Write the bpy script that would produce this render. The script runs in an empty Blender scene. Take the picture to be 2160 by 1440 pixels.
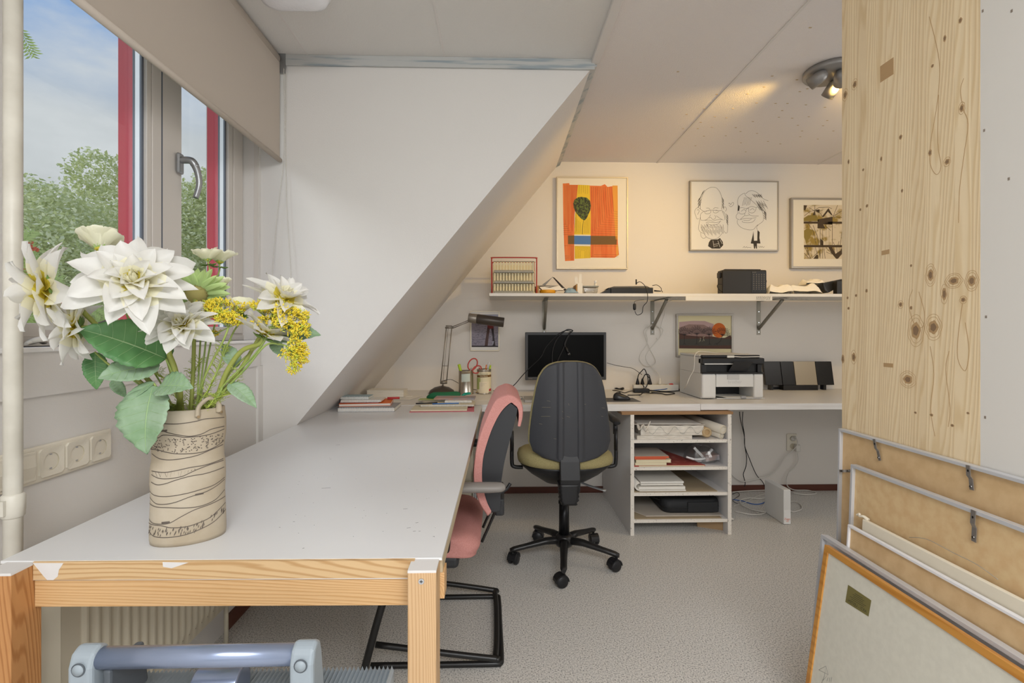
import bpy, bmesh, math, random
from mathutils import Vector, Matrix, noise
random.seed(7)
C = bpy.context.scene.collection
SC = bpy.context.scene
PI = math.pi
R = math.radians
# ------------------------------------------------------------------ camera
F = 1060.0                      # focal length in pixels of a 2160 px wide frame
TH = math.atan(30 / F)          # the camera looks slightly to the right of the room's long axis
H = 1.16                        # camera height
HV = 701.0                      # horizon row
cam_d = bpy.data.cameras.new('camera')
cam = bpy.data.objects.new('camera', cam_d)
C.objects.link(cam)
cam.location = (0, 0, H)
cam.rotation_euler = (R(90), 0, -TH)
cam_d.sensor_fit = 'HORIZONTAL'
cam_d.sensor_width = 36
cam_d.lens = 36 * F / 2160
cam_d.shift_y = (HV - 720) / 2160
cam_d.clip_start = 0.02
cam_d.clip_end = 300
SC.camera = cam
SC.view_settings.view_transform = 'Standard'
SC.view_settings.look = 'None'
SC.view_settings.exposure = 0.0
SC.view_settings.gamma = 1.0
SC.view_settings.use_curve_mapping = False

def P(u, v, X=None, Y=None, Z=None):
    """The point of the room that a sight line of the survey meets on a plane X, Y or Z."""
    a, b = (u - 1080) / F, (HV - v) / F
    s, c = math.sin(TH), math.cos(TH)
    d = Vector((s + a * c, c - a * s, b))
    o = Vector((0, 0, H))
    if X is not None: t = X / d.x
    elif Y is not None: t = Y / d.y
    else: t = (Z - H) / d.z
    return o + d * t

# ------------------------------------------------------------------ world, sun, area lights
w = bpy.data.worlds.new('sky'); SC.world = w
w.use_nodes = True
nt = w.node_tree; nt.nodes.clear()
def N(nt, t, **k):
    n = nt.nodes.new(t)
    for a, b in k.items(): setattr(n, a, b)
    return n
def L(nt, a, b): nt.links.new(a, b)
tc = N(nt, 'ShaderNodeTexCoord')
sep = N(nt, 'ShaderNodeSeparateXYZ'); L(nt, tc.outputs['Generated'], sep.inputs[0])
grad = N(nt, 'ShaderNodeValToRGB'); L(nt, sep.outputs['Z'], grad.inputs[0])
e = grad.color_ramp.elements
e[0].position = 0.0; e[0].color = (0.62, 0.63, 0.62, 1)
e[1].position = 0.62; e[1].color = (0.20, 0.36, 0.72, 1)
for p_, c_ in ((0.16, (0.62, 0.635, 0.64, 1)), (0.31, (0.60, 0.63, 0.66, 1)), (0.44, (0.30, 0.46, 0.76, 1))):
    q = e.new(p_); q.color = c_
mp = N(nt, 'ShaderNodeMapping'); mp.inputs['Scale'].default_value = (1.6, 1.6, 4.0)
L(nt, tc.outputs['Generated'], mp.inputs[0])
ns = N(nt, 'ShaderNodeTexNoise'); ns.inputs['Scale'].default_value = 2.2; ns.inputs['Detail'].default_value = 7
ns.inputs['Roughness'].default_value = 0.55
L(nt, mp.outputs[0], ns.inputs['Vector'])
cr = N(nt, 'ShaderNodeValToRGB'); L(nt, ns.outputs[0], cr.inputs[0])
cr.color_ramp.elements[0].position = 0.46; cr.color_ramp.elements[0].color = (0, 0, 0, 1)
cr.color_ramp.elements[1].position = 0.66; cr.color_ramp.elements[1].color = (1, 1, 1, 1)
mx = N(nt, 'ShaderNodeMixRGB'); L(nt, cr.outputs[0], mx.inputs[0]); L(nt, grad.outputs[0], mx.inputs[1])
mx.inputs[2].default_value = (0.72, 0.74, 0.76, 1)
bg = N(nt, 'ShaderNodeBackground'); bg.inputs[1].default_value = 1.0
L(nt, mx.outputs[0], bg.inputs[0])
out = N(nt, 'ShaderNodeOutputWorld'); L(nt, bg.outputs[0], out.inputs[0])

def light(name, kind, loc, energy, color=(1, 1, 1), target=None, **k):
    d = bpy.data.lights.new(name, kind); d.energy = energy; d.color = color
    for a, b in k.items(): setattr(d, a, b)
    o = bpy.data.objects.new(name, d); C.objects.link(o); o.location = loc
    if target is not None:
        o.rotation_euler = (Vector(target) - Vector(loc)).to_track_quat('-Z', 'Y').to_euler()
    return o
# soft daylight falling through the dormer window
light('daylight_sun', 'SUN', (-6, -3, 6), 1.75, (1.0, 1.0, 0.99), target=(-6 + 1.0, -3 + 0.55, 6 - 0.78), angle=R(28))
# added fill light, unseen behind the camera; stands for no known window
light('rear_fill_light', 'AREA', (0.6, -2.1, 1.5), 18, (1.0, 0.985, 0.965), target=(0.5, 3, 1.15), shape='RECTANGLE', size=3.2, size_y=2.0)

light('top_fill_light', 'AREA', (0.5, -0.9, 2.36), 118, (0.985, 0.99, 1.0), target=(0.65, -0.2, 0.0), shape='RECTANGLE', size=1.6, size_y=1.4)  # added fill under the ceiling, brightens floor and table from above; no roof window
# added fill out of view at the right, lifts the dim back of the room
light('side_fill_light', 'AREA', (2.93, 2.1, 1.55), 11, (1.0, 0.98, 0.95), target=(0.9, 2.9, 1.2), shape='RECTANGLE', size=1.3, size_y=1.1)

# ------------------------------------------------------------------ materials
def lin(h):
    h = h.lstrip('#')
    v = [int(h[i:i + 2], 16) / 255 for i in (0, 2, 4)]
    return tuple(((x / 12.92) if x <= 0.04045 else ((x + 0.055) / 1.055) ** 2.4) for x in v) + (1,)
MATS = {}
def mat(name, col, rough=0.5, metal=0.0, bump=0.0, bscale=60.0, col2=None, vscale=4.0, vlo=0.35, vhi=0.65,
        stretch=(1, 1, 1), spec=0.5, emit=None, estr=0.0, trans=0.0, alpha=1.0, detail=4, sss=0.0, ior=1.45):
    m = bpy.data.materials.new(name); MATS[name] = m
    m.use_nodes = True
    nt = m.node_tree
    b = nt.nodes['Principled BSDF']
    b.inputs['Base Color'].default_value = lin(col)
    b.inputs['Roughness'].default_value = rough
    b.inputs['Metallic'].default_value = metal
    b.inputs['Specular IOR Level'].default_value = spec
    b.inputs['IOR'].default_value = ior
    if trans: b.inputs['Transmission Weight'].default_value = trans
    if alpha < 1: b.inputs['Alpha'].default_value = alpha
    if emit:
        b.inputs['Emission Color'].default_value = lin(emit); b.inputs['Emission Strength'].default_value = estr
    if col2 or bump:
        tc = N(nt, 'ShaderNodeTexCoord'); mp = N(nt, 'ShaderNodeMapping')
        mp.inputs['Scale'].default_value = stretch
        L(nt, tc.outputs['Object'], mp.inputs[0])
    if col2:
        n = N(nt, 'ShaderNodeTexNoise'); n.inputs['Scale'].default_value = vscale; n.inputs['Detail'].default_value = detail
        L(nt, mp.outputs[0], n.inputs['Vector'])
        r = N(nt, 'ShaderNodeValToRGB'); L(nt, n.outputs[0], r.inputs[0])
        r.color_ramp.elements[0].position = vlo; r.color_ramp.elements[0].color = lin(col)
        r.color_ramp.elements[1].position = vhi; r.color_ramp.elements[1].color = lin(col2)
        L(nt, r.outputs[0], b.inputs['Base Color'])
    if bump:
        n = N(nt, 'ShaderNodeTexNoise'); n.inputs['Scale'].default_value = bscale; n.inputs['Detail'].default_value = 3
        L(nt, mp.outputs[0], n.inputs['Vector'])
        u = N(nt, 'ShaderNodeBump'); u.inputs['Strength'].default_value = bump; u.inputs['Distance'].default_value = 0.004
        L(nt, n.outputs[0], u.inputs['Height']); L(nt, u.outputs[0], b.inputs['Normal'])
    return m
def wood(name, c1, c2, axis='X', freq=38.0, rough=0.5, knot='#6b4a2a', knots=2.0, stave=None, stave_axis='Y', contrast=1.0, wobble=1.0):
    """Straight-grained softwood: rings stretched along the axis, bent by noise, a few knots; optional glued staves."""
    m = bpy.data.materials.new(name); MATS[name] = m
    m.use_nodes = True
    nt = m.node_tree; b = nt.nodes['Principled BSDF']
    b.inputs['Roughness'].default_value = rough
    tc = N(nt, 'ShaderNodeTexCoord')
    src = tc.outputs['Object']
    if stave:
        sp = N(nt, 'ShaderNodeSeparateXYZ'); L(nt, src, sp.inputs[0])
        dv = N(nt, 'ShaderNodeMath', operation='DIVIDE'); dv.inputs[1].default_value = stave
        L(nt, sp.outputs[stave_axis], dv.inputs[0])
        fl = N(nt, 'ShaderNodeMath', operation='FLOOR'); L(nt, dv.outputs[0], fl.inputs[0])
        wn = N(nt, 'ShaderNodeTexWhiteNoise', noise_dimensions='1D'); L(nt, fl.outputs[0], wn.inputs['W'])
        ml = N(nt, 'ShaderNodeVectorMath', operation='SCALE'); L(nt, wn.outputs['Color'], ml.inputs[0]); ml.inputs['Scale'].default_value = 7.0
        ad = N(nt, 'ShaderNodeVectorMath', operation='ADD'); L(nt, src, ad.inputs[0]); L(nt, ml.outputs[0], ad.inputs[1])
        src = ad.outputs[0]
    st = {'X': (0.07, 1, 1), 'Y': (1, 0.07, 1), 'Z': (1, 1, 0.07)}[axis]
    mp = N(nt, 'ShaderNodeMapping'); mp.inputs['Scale'].default_value = st; L(nt, src, mp.inputs[0])
    n1 = N(nt, 'ShaderNodeTexNoise'); n1.inputs['Scale'].default_value = 9.0; n1.inputs['Detail'].default_value = 2
    L(nt, mp.outputs[0], n1.inputs['Vector'])
    sc = N(nt, 'ShaderNodeVectorMath', operation='SCALE'); L(nt, n1.outputs['Color'], sc.inputs[0]); sc.inputs['Scale'].default_value = 0.10 * wobble
    ad2 = N(nt, 'ShaderNodeVectorMath', operation='ADD'); L(nt, mp.outputs[0], ad2.inputs[0]); L(nt, sc.outputs[0], ad2.inputs[1])
    wv = N(nt, 'ShaderNodeTexWave', wave_type='BANDS', bands_direction='DIAGONAL')
    wv.inputs['Scale'].default_value = freq; wv.inputs['Distortion'].default_value = 2.2; wv.inputs['Detail'].default_value = 2
    wv.inputs['Detail Scale'].default_value = 1.2
    L(nt, ad2.outputs[0], wv.inputs['Vector'])
    r = N(nt, 'ShaderNodeValToRGB'); L(nt, wv.outputs['Fac'], r.inputs[0])
    r.color_ramp.elements[0].position = 0.0; r.color_ramp.elements[0].color = lin(c1)
    r.color_ramp.elements[1].position = 1.0; r.color_ramp.elements[1].color = lin(c2)
    q = r.color_ramp.elements.new(0.55); q.color = lin(c1)
    col = r.outputs[0]
    # broad tone change between staves / along the board
    n2 = N(nt, 'ShaderNodeTexNoise'); n2.inputs['Scale'].default_value = 3.5; n2.inputs['Detail'].default_value = 1
    L(nt, mp.outputs[0], n2.inputs['Vector'])
    hs = N(nt, 'ShaderNodeMixRGB', blend_type='MULTIPLY'); hs.inputs[0].default_value = 0.45 * contrast
    L(nt, col, hs.inputs[1])
    r2 = N(nt, 'ShaderNodeValToRGB'); L(nt, n2.outputs[0], r2.inputs[0])
    r2.color_ramp.elements[0].position = 0.35; r2.color_ramp.elements[0].color = (0.70, 0.62, 0.52, 1)
    r2.color_ramp.elements[1].position = 0.62; r2.color_ramp.elements[1].color = (1, 1, 1, 1)
    L(nt, r2.outputs[0], hs.inputs[2]); col = hs.outputs[0]
    if knots:
        mk = N(nt, 'ShaderNodeMapping'); mk.inputs['Scale'].default_value = tuple(1.0 if s == 1 else 0.45 for s in st)
        L(nt, src, mk.inputs[0])
        vo = N(nt, 'ShaderNodeTexVoronoi'); vo.inputs['Scale'].default_value = knots
        L(nt, mk.outputs[0], vo.inputs['Vector'])
        kr = N(nt, 'ShaderNodeValToRGB'); L(nt, vo.outputs['Distance'], kr.inputs[0])
        kr.color_ramp.elements[0].position = 0.035; kr.color_ramp.elements[0].color = (1, 1, 1, 1)
        kr.color_ramp.elements[1].position = 0.07; kr.color_ramp.elements[1].color = (0, 0, 0, 1)
        km = N(nt, 'ShaderNodeMixRGB'); L(nt, kr.outputs[0], km.inputs[0]); L(nt, col, km.inputs[1]); km.inputs[2].default_value = lin(knot)
        col = km.outputs[0]
    L(nt, col, b.inputs['Base Color'])
    u = N(nt, 'ShaderNodeBump'); u.inputs['Strength'].default_value = 0.12; u.inputs['Distance'].default_value = 0.002
    L(nt, wv.outputs['Fac'], u.inputs['Height']); L(nt, u.outputs[0], b.inputs['Normal'])
    return m

# ------------------------------------------------------------------ mesh builder
class MB:
    def __init__(s):
        s.v = []; s.f = []; s.m = []; s.mats = []; s.cm = 0; s.M = Matrix.Identity(4); s.sm = []; s.smooth = False
    def use(s, m):
        m = MATS[m] if isinstance(m, str) else m
        if m not in s.mats: s.mats.append(m)
        s.cm = s.mats.index(m); return s
    def add(s, vs, fs, smooth=None):
        o = len(s.v)
        s.v += [tuple(s.M @ Vector(p)) for p in vs]
        for f in fs:
            s.f.append([i + o for i in f]); s.m.append(s.cm); s.sm.append(s.smooth if smooth is None else smooth)
        return s
    def box(s, x0, x1, y0, y1, z0, z1):
        vs = [(x, y, z) for z in (z0, z1) for y in (y0, y1) for x in (x0, x1)]
        return s.add(vs, [(0, 2, 3, 1), (4, 5, 7, 6), (0, 1, 5, 4), (2, 6, 7, 3), (0, 4, 6, 2), (1, 3, 7, 5)], False)
    def cbox(s, c, sz, rot=None):
        x, y, z = [q / 2 for q in sz]
        m = Matrix.Translation(Vector(c)) @ (rot.to_4x4() if rot is not None else Matrix.Identity(4))
        old = s.M; s.M = old @ m; s.box(-x, x, -y, y, -z, z); s.M = old; return s
    def ring_loft(s, rings, cap0=True, cap1=True, smooth=True, closed=True):
        n = len(rings[0]); vs = [p for r in rings for p in r]; fs = []
        for i in range(len(rings) - 1):
            for j in range(n if closed else n - 1):
                k = (j + 1) % n
                fs.append((i * n + j, i * n + k, (i + 1) * n + k, (i + 1) * n + j))
        s.add(vs, fs, smooth)
        if closed:
            o = len(s.v) - len(vs)
            if cap0: s.f.append([o + j for j in range(n)][::-1]); s.m.append(s.cm); s.sm.append(False)
            if cap1: s.f.append([o + (len(rings) - 1) * n + j for j in range(n)]); s.m.append(s.cm); s.sm.append(False)
        return s
    def cyl(s, p0, p1, r0, r1=None, n=20, smooth=True, caps=True):
        r1 = r0 if r1 is None else r1
        return s.tube([p0, p1], [r0, r1], n, interp=0, caps=caps, smooth=smooth)
    def tube(s, pts, r, n=8, interp=5, caps=True, smooth=True, flat=None):
        pts = [Vector(p) for p in pts]
        rs = r if isinstance(r, (list, tuple)) else [r] * len(pts)
        if interp and len(pts) > 2: pts, rs = crom(pts, rs, interp)
        rings = []; up = None
        for i, p in enumerate(pts):
            t = (pts[min(i + 1, len(pts) - 1)] - pts[max(i - 1, 0)])
            t = t.normalized() if t.length > 1e-9 else Vector((0, 0, 1))
            if up is None:
                a = Vector((0, 0, 1)) if abs(t.z) < 0.9 else Vector((1, 0, 0))
                up = (a - t * a.dot(t)).normalized()
            else:
                up = up - t * up.dot(t)
                up = up.normalized() if up.length > 1e-6 else t.orthogonal().normalized()
            sd = t.cross(up)
            ky = flat or 1.0
            rings.append([tuple(p + (sd * math.cos(2 * PI * j / n) + up * ky * math.sin(2 * PI * j / n)) * rs[i]) for j in range(n)])
        return s.ring_loft(rings, caps, caps, smooth)
    def lathe(s, prof, c=(0, 0, 0), n=28, axis=None, smooth=True):
        """prof: (radius, height) pairs about a vertical axis through c."""
        c = Vector(c); rings = []
        q = Matrix.Identity(3) if axis is None else Vector((0, 0, 1)).rotation_difference(Vector(axis)).to_matrix()
        for r, h in prof:
            rings.append([tuple(c + q @ Vector((max(r, 1e-5) * math.cos(2 * PI * j / n), max(r, 1e-5) * math.sin(2 * PI * j / n), h))) for j in range(n)])
        return s.ring_loft(rings, True, True, smooth)
    def ell(s, c, r, n=12, k=8, q=None):
        r = (r, r, r) if not isinstance(r, (tuple, list)) else r
        c = Vector(c); rings = []
        for i in range(k + 1):
            t = PI * i / k
            ring = []
            for j in range(n):
                p = Vector((r[0] * max(math.sin(t), 1e-4) * math.cos(2 * PI * j / n), r[1] * max(math.sin(t), 1e-4) * math.sin(2 * PI * j / n), -r[2] * math.cos(t)))
                ring.append(tuple(c + (q @ p if q is not None else p)))
            rings.append(ring)
        return s.ring_loft(rings, False, False, True)
    def poly(s, pts, d):
        """A flat polygon pts (3D, in order) given thickness by the vector d."""
        n = len(pts); d = Vector(d); a = [tuple(p) for p in pts]; b = [tuple(Vector(p) + d) for p in pts]
        fs = [tuple(range(n))[::-1], tuple(range(n, 2 * n))] + [(i, (i + 1) % n, n + (i + 1) % n, n + i) for i in range(n)]
        return s.add(a + b, fs, False)
    def face(s, pts, smooth=False):
        return s.add(pts, [tuple(range(len(pts)))], smooth)
    def grid(s, fn, nu, nv, smooth=True):
        vs = [tuple(fn(i / nu, j / nv)) for j in range(nv + 1) for i in range(nu + 1)]
        fs = [(j * (nu + 1) + i, j * (nu + 1) + i + 1, (j + 1) * (nu + 1) + i + 1, (j + 1) * (nu + 1) + i) for j in range(nv) for i in range(nu)]
        return s.add(vs, fs, smooth)
    def ribbon(s, pts, w, fn, interp=4):
        """A drawn stroke: 2D points mapped to 3D by fn."""
        pts = [Vector((p[0], p[1], 0)) for p in pts]
        if interp and len(pts) > 2: pts, _ = crom(pts, [0] * len(pts), interp)
        vs = []
        for i, p in enumerate(pts):
            t = pts[min(i + 1, len(pts) - 1)] - pts[max(i - 1, 0)]
            n = Vector((-t.y, t.x, 0)); n = n.normalized() * w / 2 if n.length > 1e-9 else Vector((w / 2, 0, 0))
            vs += [tuple(fn(*(p + n).xy)), tuple(fn(*(p - n).xy))]
        return s.add(vs, [(2 * i, 2 * i + 1, 2 * i + 3, 2 * i + 2) for i in range(len(pts) - 1)], False)
    def text(s, string, size, fn, align='CENTER'):
        cu = bpy.data.curves.new('t', 'FONT'); cu.body = string; cu.size = size; cu.align_x = align; cu.align_y = 'CENTER'
        ob = bpy.data.objects.new('t', cu); C.objects.link(ob)
        me = ob.to_mesh()
        vs = [tuple(fn(p.co.x, p.co.y)) for p in me.vertices]; fs = [tuple(f.vertices) for f in me.polygons]
        ob.to_mesh_clear(); bpy.data.objects.remove(ob); bpy.data.curves.remove(cu)
        return s.add(vs, fs, False)
    def build(s, name, m=None, parent=None, world=True, bevel=0, seg=2, subd=0, solid=0, solid_off=0):
        me = bpy.data.meshes.new(name)
        vs = s.v
        if parent is not None and world:
            iv = parent['_m'] if False else MW[parent.name].inverted()
            vs = [tuple(iv @ Vector(p)) for p in vs]
        me.from_pydata(vs, [], s.f)
        if m is not None:
            for q in (m if isinstance(m, list) else [m]): me.materials.append(MATS[q] if isinstance(q, str) else q)
        else:
            for q in s.mats: me.materials.append(q)
            me.polygons.foreach_set('material_index', s.m)
        me.polygons.foreach_set('use_smooth', s.sm)
        me.validate(); me.update()
        bm = bmesh.new(); bm.from_mesh(me); bmesh.ops.recalc_face_normals(bm, faces=bm.faces); bm.to_mesh(me); bm.free()
        o = bpy.data.objects.new(name, me); C.objects.link(o)
        MW[o.name] = MW[parent.name].copy() if parent is not None else Matrix.Identity(4)
        if parent is not None: o.parent = parent
        if solid:
            md = o.modifiers.new('solid', 'SOLIDIFY'); md.thickness = solid; md.offset = solid_off
        if bevel:
            md = o.modifiers.new('bevel', 'BEVEL'); md.width = bevel; md.segments = seg; md.limit_method = 'ANGLE'; md.angle_limit = R(40)
        if subd:
            md = o.modifiers.new('subd', 'SUBSURF'); md.levels = subd; md.render_levels = subd
        return o
MW = {}
def crom(pts, rs, k):
    o = []; q = []
    n = len(pts)
    for i in range(n - 1):
        p0 = pts[max(i - 1, 0)]; p1 = pts[i]; p2 = pts[i + 1]; p3 = pts[min(i + 2, n - 1)]
        for j in range(k):
            t = j / k; t2 = t * t; t3 = t2 * t
            o.append(0.5 * ((2 * p1) + (p2 - p0) * t + (2 * p0 - 5 * p1 + 4 * p2 - p3) * t2 + (3 * p1 - p0 - 3 * p2 + p3) * t3))
            q.append(rs[i] * (1 - t) + rs[i + 1] * t)
    o.append(pts[-1]); q.append(rs[-1])
    return o, q
def tag(o, label, cat, group=None, kind=None):
    if label: o['label'] = label
    if cat: o['category'] = cat
    if group: o['group'] = group
    if kind: o['kind'] = kind
    return o
def thing(name, label, cat, loc=(0, 0, 0), rotz=0, group=None):
    o = bpy.data.objects.new(name, None); C.objects.link(o)
    o.empty_display_size = 0.05
    o.location = loc; o.rotation_euler = (0, 0, rotz)
    MW[o.name] = Matrix.Translation(Vector(loc)) @ Matrix.Rotation(rotz, 4, 'Z')
    return tag(o, label, cat, group)
def dup(root, loc, rotz=0, label=None):
    r = root.copy(); C.objects.link(r); r.location = loc; r.rotation_euler = (0, 0, rotz)
    if label: r['label'] = label
    for ch in list(root.children):
        c = ch.copy(); C.objects.link(c); c.parent = r
        for g in list(ch.children):
            d = g.copy(); C.objects.link(d); d.parent = c
    return r
def struct(mb, name, m=None, parent=None, **k):
    o = mb.build(name, m, parent, **k)
    if parent is None: o['kind'] = 'structure'
    return o
def B(x0, x1, y0, y1, z0, z1, m=None):
    b = MB()
    if m: b.use(m)
    return b.box(x0, x1, y0, y1, z0, z1)
# ------------------------------------------------------------------ palette
mat('wall_paint', '#dad7d3', 0.75, bump=0.10, bscale=260)
mat('wall_back_paint', '#e0dad2', 0.75, bump=0.10, bscale=220)
mat('ceiling_stipple', '#dcd9d5', 0.85, bump=0.35, bscale=150)
mat('ceiling_stipple_main', '#e4dedb', 0.85, bump=0.55, bscale=170)
mat('slope_stipple', '#e0dcd8', 0.85, bump=0.6, bscale=240)
mat('joint_paint', '#dbd6d2', 0.8)
mat('white_gloss', '#e9e8e6', 0.35, bump=0.03, bscale=40)
mat('frame_pvc', '#d2ccc5', 0.4)
mat('red_pvc', '#c23a48', 0.5)
mat('gasket', '#6d7480', 0.6)
mat('spacer', '#e8ecf0', 0.35, metal=0.3)
mat('metal_grey', '#9fa1a3', 0.35, metal=0.8)
mat('chrome', '#c9cbce', 0.22, metal=1.0)
mat('baseboard_brown', '#5e3426', 0.5)
mat('trim_worn', '#b9bab8', 0.7, col2='#96a0a6', vscale=6, vlo=0.5, vhi=0.62, stretch=(0.6, 3, 9))
mat('blind_fabric', '#bdb2a6', 0.85, bump=0.05, bscale=400)
mat('pipe_paint', '#d8d4c8', 0.4, col2='#c2bdb0', vscale=9)
mat('plastic_cream', '#ddd6c6', 0.35)
mat('plastic_dark', '#2b2c2f', 0.45)
mat('black', '#0b0b0c', 0.35)
m = mat('floor_vinyl', '#8f8f8e', 0.42)
nt = m.node_tree; b = nt.nodes['Principled BSDF']
tc = N(nt, 'ShaderNodeTexCoord')
n1 = N(nt, 'ShaderNodeTexNoise'); n1.inputs['Scale'].default_value = 185; n1.inputs['Detail'].default_value = 2.5; n1.inputs['Roughness'].default_value = 0.7
L(nt, tc.outputs['Object'], n1.inputs['Vector'])
r1 = N(nt, 'ShaderNodeValToRGB'); L(nt, n1.outputs[0], r1.inputs[0])
r1.color_ramp.elements[0].position = 0.34; r1.color_ramp.elements[0].color = lin('#6c6b6a')
r1.color_ramp.elements[1].position = 0.60; r1.color_ramp.elements[1].color = lin('#e2ded8')
q = r1.color_ramp.elements.new(0.45); q.color = lin('#c6c3bd')
L(nt, r1.outputs[0], b.inputs['Base Color'])

# ------------------------------------------------------------------ room shell
XW, YB, YC, ZC = -1.06, 3.64, 2.28, 2.40
struct(B(-1.7, 3.1, -2.2, YB + 0.1, -0.1, 0, 'floor_vinyl'), 'floor')
b = B(XW - 0.2, 0.456, -2.2, YC, ZC, ZC + 0.1, 'ceiling_stipple')
b.use('ceiling_stipple_main').box(0.456, 3.1, -2.2, YB + 0.1, ZC, ZC + 0.1)
b.use('joint_paint')
for x in (1.163, 2.36):                                   # cover strips between the ceiling boards
    b.box(x - 0.006, x + 0.006, -2.2, YB, ZC - 0.003, ZC + 0.01)
for x in (-0.85, -0.24):
    b.box(x - 0.004, x + 0.004, -2.2, YC, ZC - 0.002, ZC + 0.01)
# old nail stains of the ceiling boards
mat('nail_stain', '#b9a37c', 0.8)
b.use('nail_stain')
rr = random.Random(3)
for u, v in ((1430,151),(1512,199),(1577,198),(1612,183),(1629,160),(1486,229),(1546,229),(1596,217),(1636,218),(1661,218),(1448,241),(1508,246),(1532,248),(1650,233),(1700,221),(1703,187),(1681,168),(1687,193),(1478,258),(1502,268),(1441,271),(1472,271),(1552,269),(1588,256),(1643,247),(1671,249),(1706,246),(1745,254),(1467,307),(1562,277),(1563,301),(1531,286),(1485,287),(1597,281),(1620,298),(1646,303),(1692,276),(1688,288),(1683,264),(1709,58),(1749,204),(1740,226),(1736,265),(1725,293),(1758,276),(1573,320)):
    p = P(u, v, Z=ZC)
    b.cbox((p.x, p.y, ZC - 0.0005), (0.011, 0.005, 0.002))
struct(b, 'ceiling')
struct(B(-1.7, 3.1, YB, YB + 0.1, 0, ZC, 'wall_back_paint'), 'wall_back')
# sloped roof: from the ceiling edge down to the floor behind the dormer cheek
sl = lambda x: ZC - (0.457 - x) * 1.218
nv = Vector((-1.218, 0, 1)).normalized() * 0.1
b = MB().use('slope_stipple')
b.poly([(0.457, YC, ZC), (-1.513, YC, 0), (-1.513 + nv.x, YC, nv.z), (0.457 + nv.x, YC, ZC + nv.z)], (0, YB - YC, 0))
struct(b, 'wall_sloped')
struct(MB().use('wall_paint').poly([(-1.30, YC - 0.001, sl(-1.30)), (0.457, YC - 0.001, ZC), (-1.30, YC - 0.001, ZC)], (0, 0.029, 0)), 'wall_dormer')
# window wall
YW0, YW1, ZS, ZT = 1.12, 2.262, 1.127, 2.34
b = MB().use('wall_paint')
b.box(XW - 0.16, XW, -2.2, YC, 0, ZS)
b.box(XW - 0.16, XW, -2.2, YW0, ZS, ZC)
b.box(XW - 0.16, XW, YW0, YC, ZT, ZC)
b.box(XW - 0.16, XW, YW1, YC, ZS, ZT)
b.box(XW, XW + 0.008, -2.2, 2.255, 1.013, ZS - 0.004)      # board under the sill
b.box(XW, XW + 0.010, 2.235, YC, 0, 1.013)
b.box(XW, XW + 0.012, -2.2, 1.05, ZS, ZC)
struct(b, 'wall_left')
struct(B(3.0, 3.1, -2.2, YB, 0, ZC, 'wall_paint'), 'wall_right')
struct(MB().use('wall_paint').box(-1.6, -1.513 + 0.1, YC, YB, 0, 0.16), 'wall_knee')
# partition the picture frames lean on
mat('partition_white', '#e2dfd9', 0.6, bump=0.05, bscale=30)
mat('screw_hole', '#8a7f74', 0.8)
b = B(1.118, 1.20, -0.3, 1.574, 0, ZC, 'partition_white')
b.box(1.1003, 1.118, -0.3, 1.1155, 0, ZC)
b.use('screw_hole')
for u, v in ((2073, 23), (2134, 23), (2076, 275), (2128, 377), (2080, 668), (2078, 880)):
    p = P(u, v, X=1.10); b.cbox((1.1001, p.y, p.z), (0.001, 0.004, 0.006))
struct(b, 'wall_partition')
# brown baseboards
struct(B(-1.5, 3.0, YB - 0.012, YB, 0, 0.042, 'baseboard_brown').box(-1.5, 3.0, YB - 0.018, YB, 0, 0.004), 'baseboard_back')
struct(B(XW, XW + 0.012, 1.98, YC, 0, 0.055, 'baseboard_brown'), 'baseboard_left')
# trims
struct(B(-1.02, 0.44, YC - 0.014, YC - 0.001, ZC - 0.048, ZC, 'trim_worn'), 'trim_1', bevel=0.002)
b = MB().use('joint_paint').box(0.425, 0.462, -2.2, YC - 0.002, ZC - 0.02, ZC)
struct(b, 'trim_2', bevel=0.003)
b = MB().use('trim_worn').poly([(0.425, YC, ZC), (0.455, YC, ZC - 0.0), (0.452, YC, ZC - 0.026), (0.418, YC, ZC - 0.045)], (0, YB - YC, 0))
struct(b, 'trim_3')

# pine board covering the end of the partition
wood('pine_panel', '#f2ddb8', '#e6cda2', 'Z', freq=44, rough=0.55, knots=0, stave=0.0415, stave_axis='Y', contrast=0.5, wobble=1.0)
mat('knot_dark', '#8d7358', 0.6); mat('knot_mid', '#bb9a70', 0.6); mat('knot_ring', '#d8bb8c', 0.6); mat('grain_line', '#c4a273', 0.6)
t = thing('pine_panel', 'tall laminated pine board with knots on the end of the white partition', 'wood panel', (1.11, 1.345, 0))
b = B(1.100, 1.118, 1.116, 1.576, 0, ZC, 'pine_panel')
def knot(u, v, ru, rv, kind=0):
    p = P(u, v, X=1.10); k = p.y / F
    if kind == 0:
        b.use('grain_line')
        for s in (1.45, 1.85) if ru > 4.5 else (1.5,):
            b.ribbon([(p.y + ru * 1.4 * k * s * math.cos(q * PI / 9) * (1 + 0.10 * math.sin(q * 2.1 + u)), p.z + rv * 1.1 * k * s * math.sin(q * PI / 9)) for q in range(19)], 0.0011, lambda y, z: (1.0996, y, z), 2)
    for j, (s, mm) in enumerate(((1.05, 'knot_mid'), (0.62, 'knot_dark'))):
        b.use(mm)
        ry, rz = ru * 1.05 * k * s * 1.35, rv * k * s * (1.25 if s > 1.5 else 1)
        x = 1.0997 - 0.00025 * j
        c = [(x, p.y + ry * (1 + 0.12 * math.sin(q * 1.7 + v)) * math.cos(q * PI / 9), p.z + rz * (1 + 0.1 * math.sin(q * 2.3 + u)) * math.sin(q * PI / 9)) for q in range(18)]
        b.face(c)
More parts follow.
